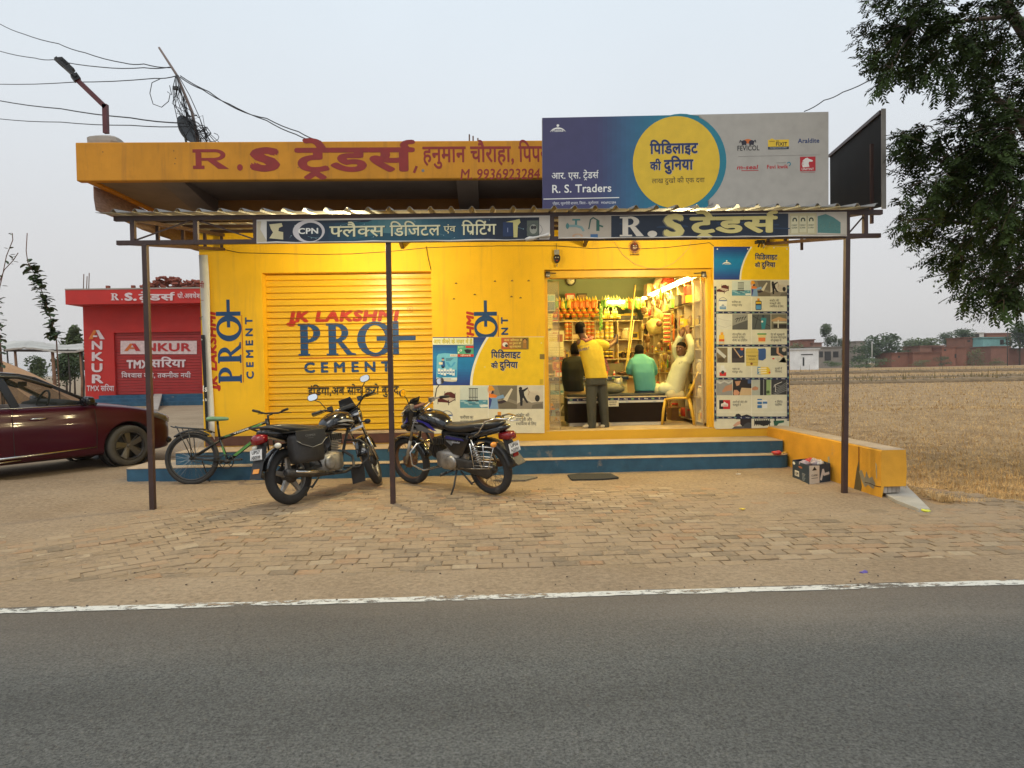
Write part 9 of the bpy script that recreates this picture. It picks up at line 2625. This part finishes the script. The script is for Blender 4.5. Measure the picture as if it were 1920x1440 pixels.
# NEEM TREE ON THE RIGHT
nt_=thing('neem_tree','large dark neem tree with feathery leaves filling the right edge','tree',(7.6,7.7,0))
CL=[(1712,52,62),(1668,25,42),(1760,100,46),(1678,100,32),(1648,92,12),(1690,145,24),(1668,128,22),(1740,20,60),(1835,90,66),(1890,60,80),(1872,180,58),(1905,250,85),(1800,255,52),(1745,238,32),(1725,285,40),(1696,252,16),(1800,320,75),(1752,330,36),(1880,350,90),(1830,420,85),(1765,405,40),(1722,385,20),(1704,412,14),(1722,428,16),(1900,450,90),(1850,515,52),(1800,470,36),(1910,530,46),(1882,560,18),(1780,60,30),(1960,150,90),(1970,330,90),(1960,480,80),(1935,390,70),(1820,30,55)]
b=MB();vs=[];fs=[];tw=MB()
cen=[]
for(px,py,r_)in CL:
	Yc=7.7+rnd.uniform(-0.9,0.9)
	c=at(px,py,Yc);rad=r_/FPX*Yc;cen.append((c,rad))
	for _ in range(int(r_*r_/225)+2):
		v_=Vector((rnd.gauss(0,1),rnd.gauss(0,1),rnd.gauss(0,0.9))).normalized()
		p0=c+Vector((v_.x*rad,v_.y*rad*1.2,v_.z*rad))*rnd.uniform(0.0,0.6)
		bd=(v_*0.8+Vector((-0.55,rnd.gauss(0,0.3),-0.25))).normalized();BL=min(0.5,rad*0.75)+0.06
		tip=p0+bd*BL-UP*0.06
		tw.tube([p0,p0+bd*BL*0.5,tip],[0.006,0.004,0.002],4)
		for h_ in range(8):
			u_=0.2+0.8*h_/7;p=p0.lerp(tip,u_)
			d_=(bd*0.5+Vector((rnd.gauss(0,0.65),rnd.gauss(0,0.65),rnd.gauss(-0.25,0.35)))).normalized()
			L_=rnd.uniform(0.13,0.22);sd_=d_.cross(UP)
			sd_=sd_.normalized()if sd_.length>0.1 else Vector((1,0,0));up_=sd_.cross(d_)
			for q in range(6):
				bp=p+d_*L_*(q+0.6)/6-UP*0.035*(q/6)**2
				for sg in(-1,1):
					e_=(sd_*sg*0.8+d_*0.7+up_*rnd.gauss(-0.3,0.25)).normalized()*rnd.uniform(0.06,0.085)*(1-0.3*abs(q-2.5)/3)
					w_=e_.cross(up_);w_=w_.normalized()*0.0125 if w_.length>1e-4 else sd_*0.0125
					k_=len(vs);vs+=[bp,bp+e_*0.4+w_,bp+e_,bp+e_*0.4-w_];fs.append((k_,k_+1,k_+2,k_+3))
b.add(vs,fs)
b.build('crown',mat('neem_leaf',(0.034,0.054,0.014),0.75,var=0.45,scale=2.5,spec=0.12),nt_)
b=tw;tb=Vector((7.6,7.7,-0.1));fk=Vector((7.3,7.7,2.3))
b.tube([tb,Vector((7.5,7.7,1.2)),fk],[0.24,0.2,0.17],12)
hubs=[(at(1900,560,7.7),(1,0.2)),(at(1895,225,7.8),(1,0.1)),(at(1890,30,7.6),(1,0.1))]
b.tube([fk,at(1940,600,7.7),at(1905,560,7.7),at(1870,530,7.7)],[0.07,0.045,0.035,0.012],8)
b.tube([fk,at(1985,450,7.8),at(1950,280,7.8),at(1905,215,7.8),at(1850,170,7.7)],[0.14,0.11,0.09,0.055,0.02],8)
b.tube([at(1950,280,7.8),at(1960,120,7.7),at(1900,30,7.6),at(1870,-20,7.6),at(1830,-60,7.6)],[0.09,0.08,0.06,0.05,0.03],8)
b.tube([at(1900,30,7.6),at(1800,40,7.6),at(1720,50,7.6),at(1660,90,7.6)],[0.028,0.018,0.01,0.004],6)
b.tube([at(1950,280,7.8),at(1870,300,7.7),at(1790,310,7.7),at(1720,290,7.7)],[0.05,0.03,0.018,0.005],6)
b.tube([at(1985,450,7.8),at(1900,430,7.7),at(1820,420,7.7),at(1740,410,7.7)],[0.05,0.03,0.016,0.005],6)
for c,rad in cen:
	hb2=min((at(1905,215,7.8),at(1800,310,7.7),at(1820,420,7.7),at(1720,50,7.6),at(1900,30,7.6),at(1870,530,7.7),at(1820,40,7.6)),key=lambda h_:(h_-c).length)
	b.tube([hb2,hb2.lerp(c,0.5)+UP*0.04,c],[0.012,0.009,0.004],5)
b.build('trunk',BARK,nt_)
# AIR
hz=MB();hz.box(-1900,1900,-1900,1900,-1.6,30)
hm=bpy.data.materials.new('haze_air');hm.use_nodes=True
t=hm.node_tree;t.nodes.remove(t.nodes['Principled BSDF'])
pvv=t.nodes.new('ShaderNodeVolumePrincipled');pvv.inputs['Color'].default_value=(0.93,0.94,0.95,1);pvv.inputs['Density'].default_value=0.00032;pvv.inputs['Anisotropy'].default_value=0.0
t.links.new(pvv.outputs[0],t.nodes['Material Output'].inputs['Volume'])
setp(hz.build('haze',hm),kind='stuff')
SC.cycles.volume_bounces=0
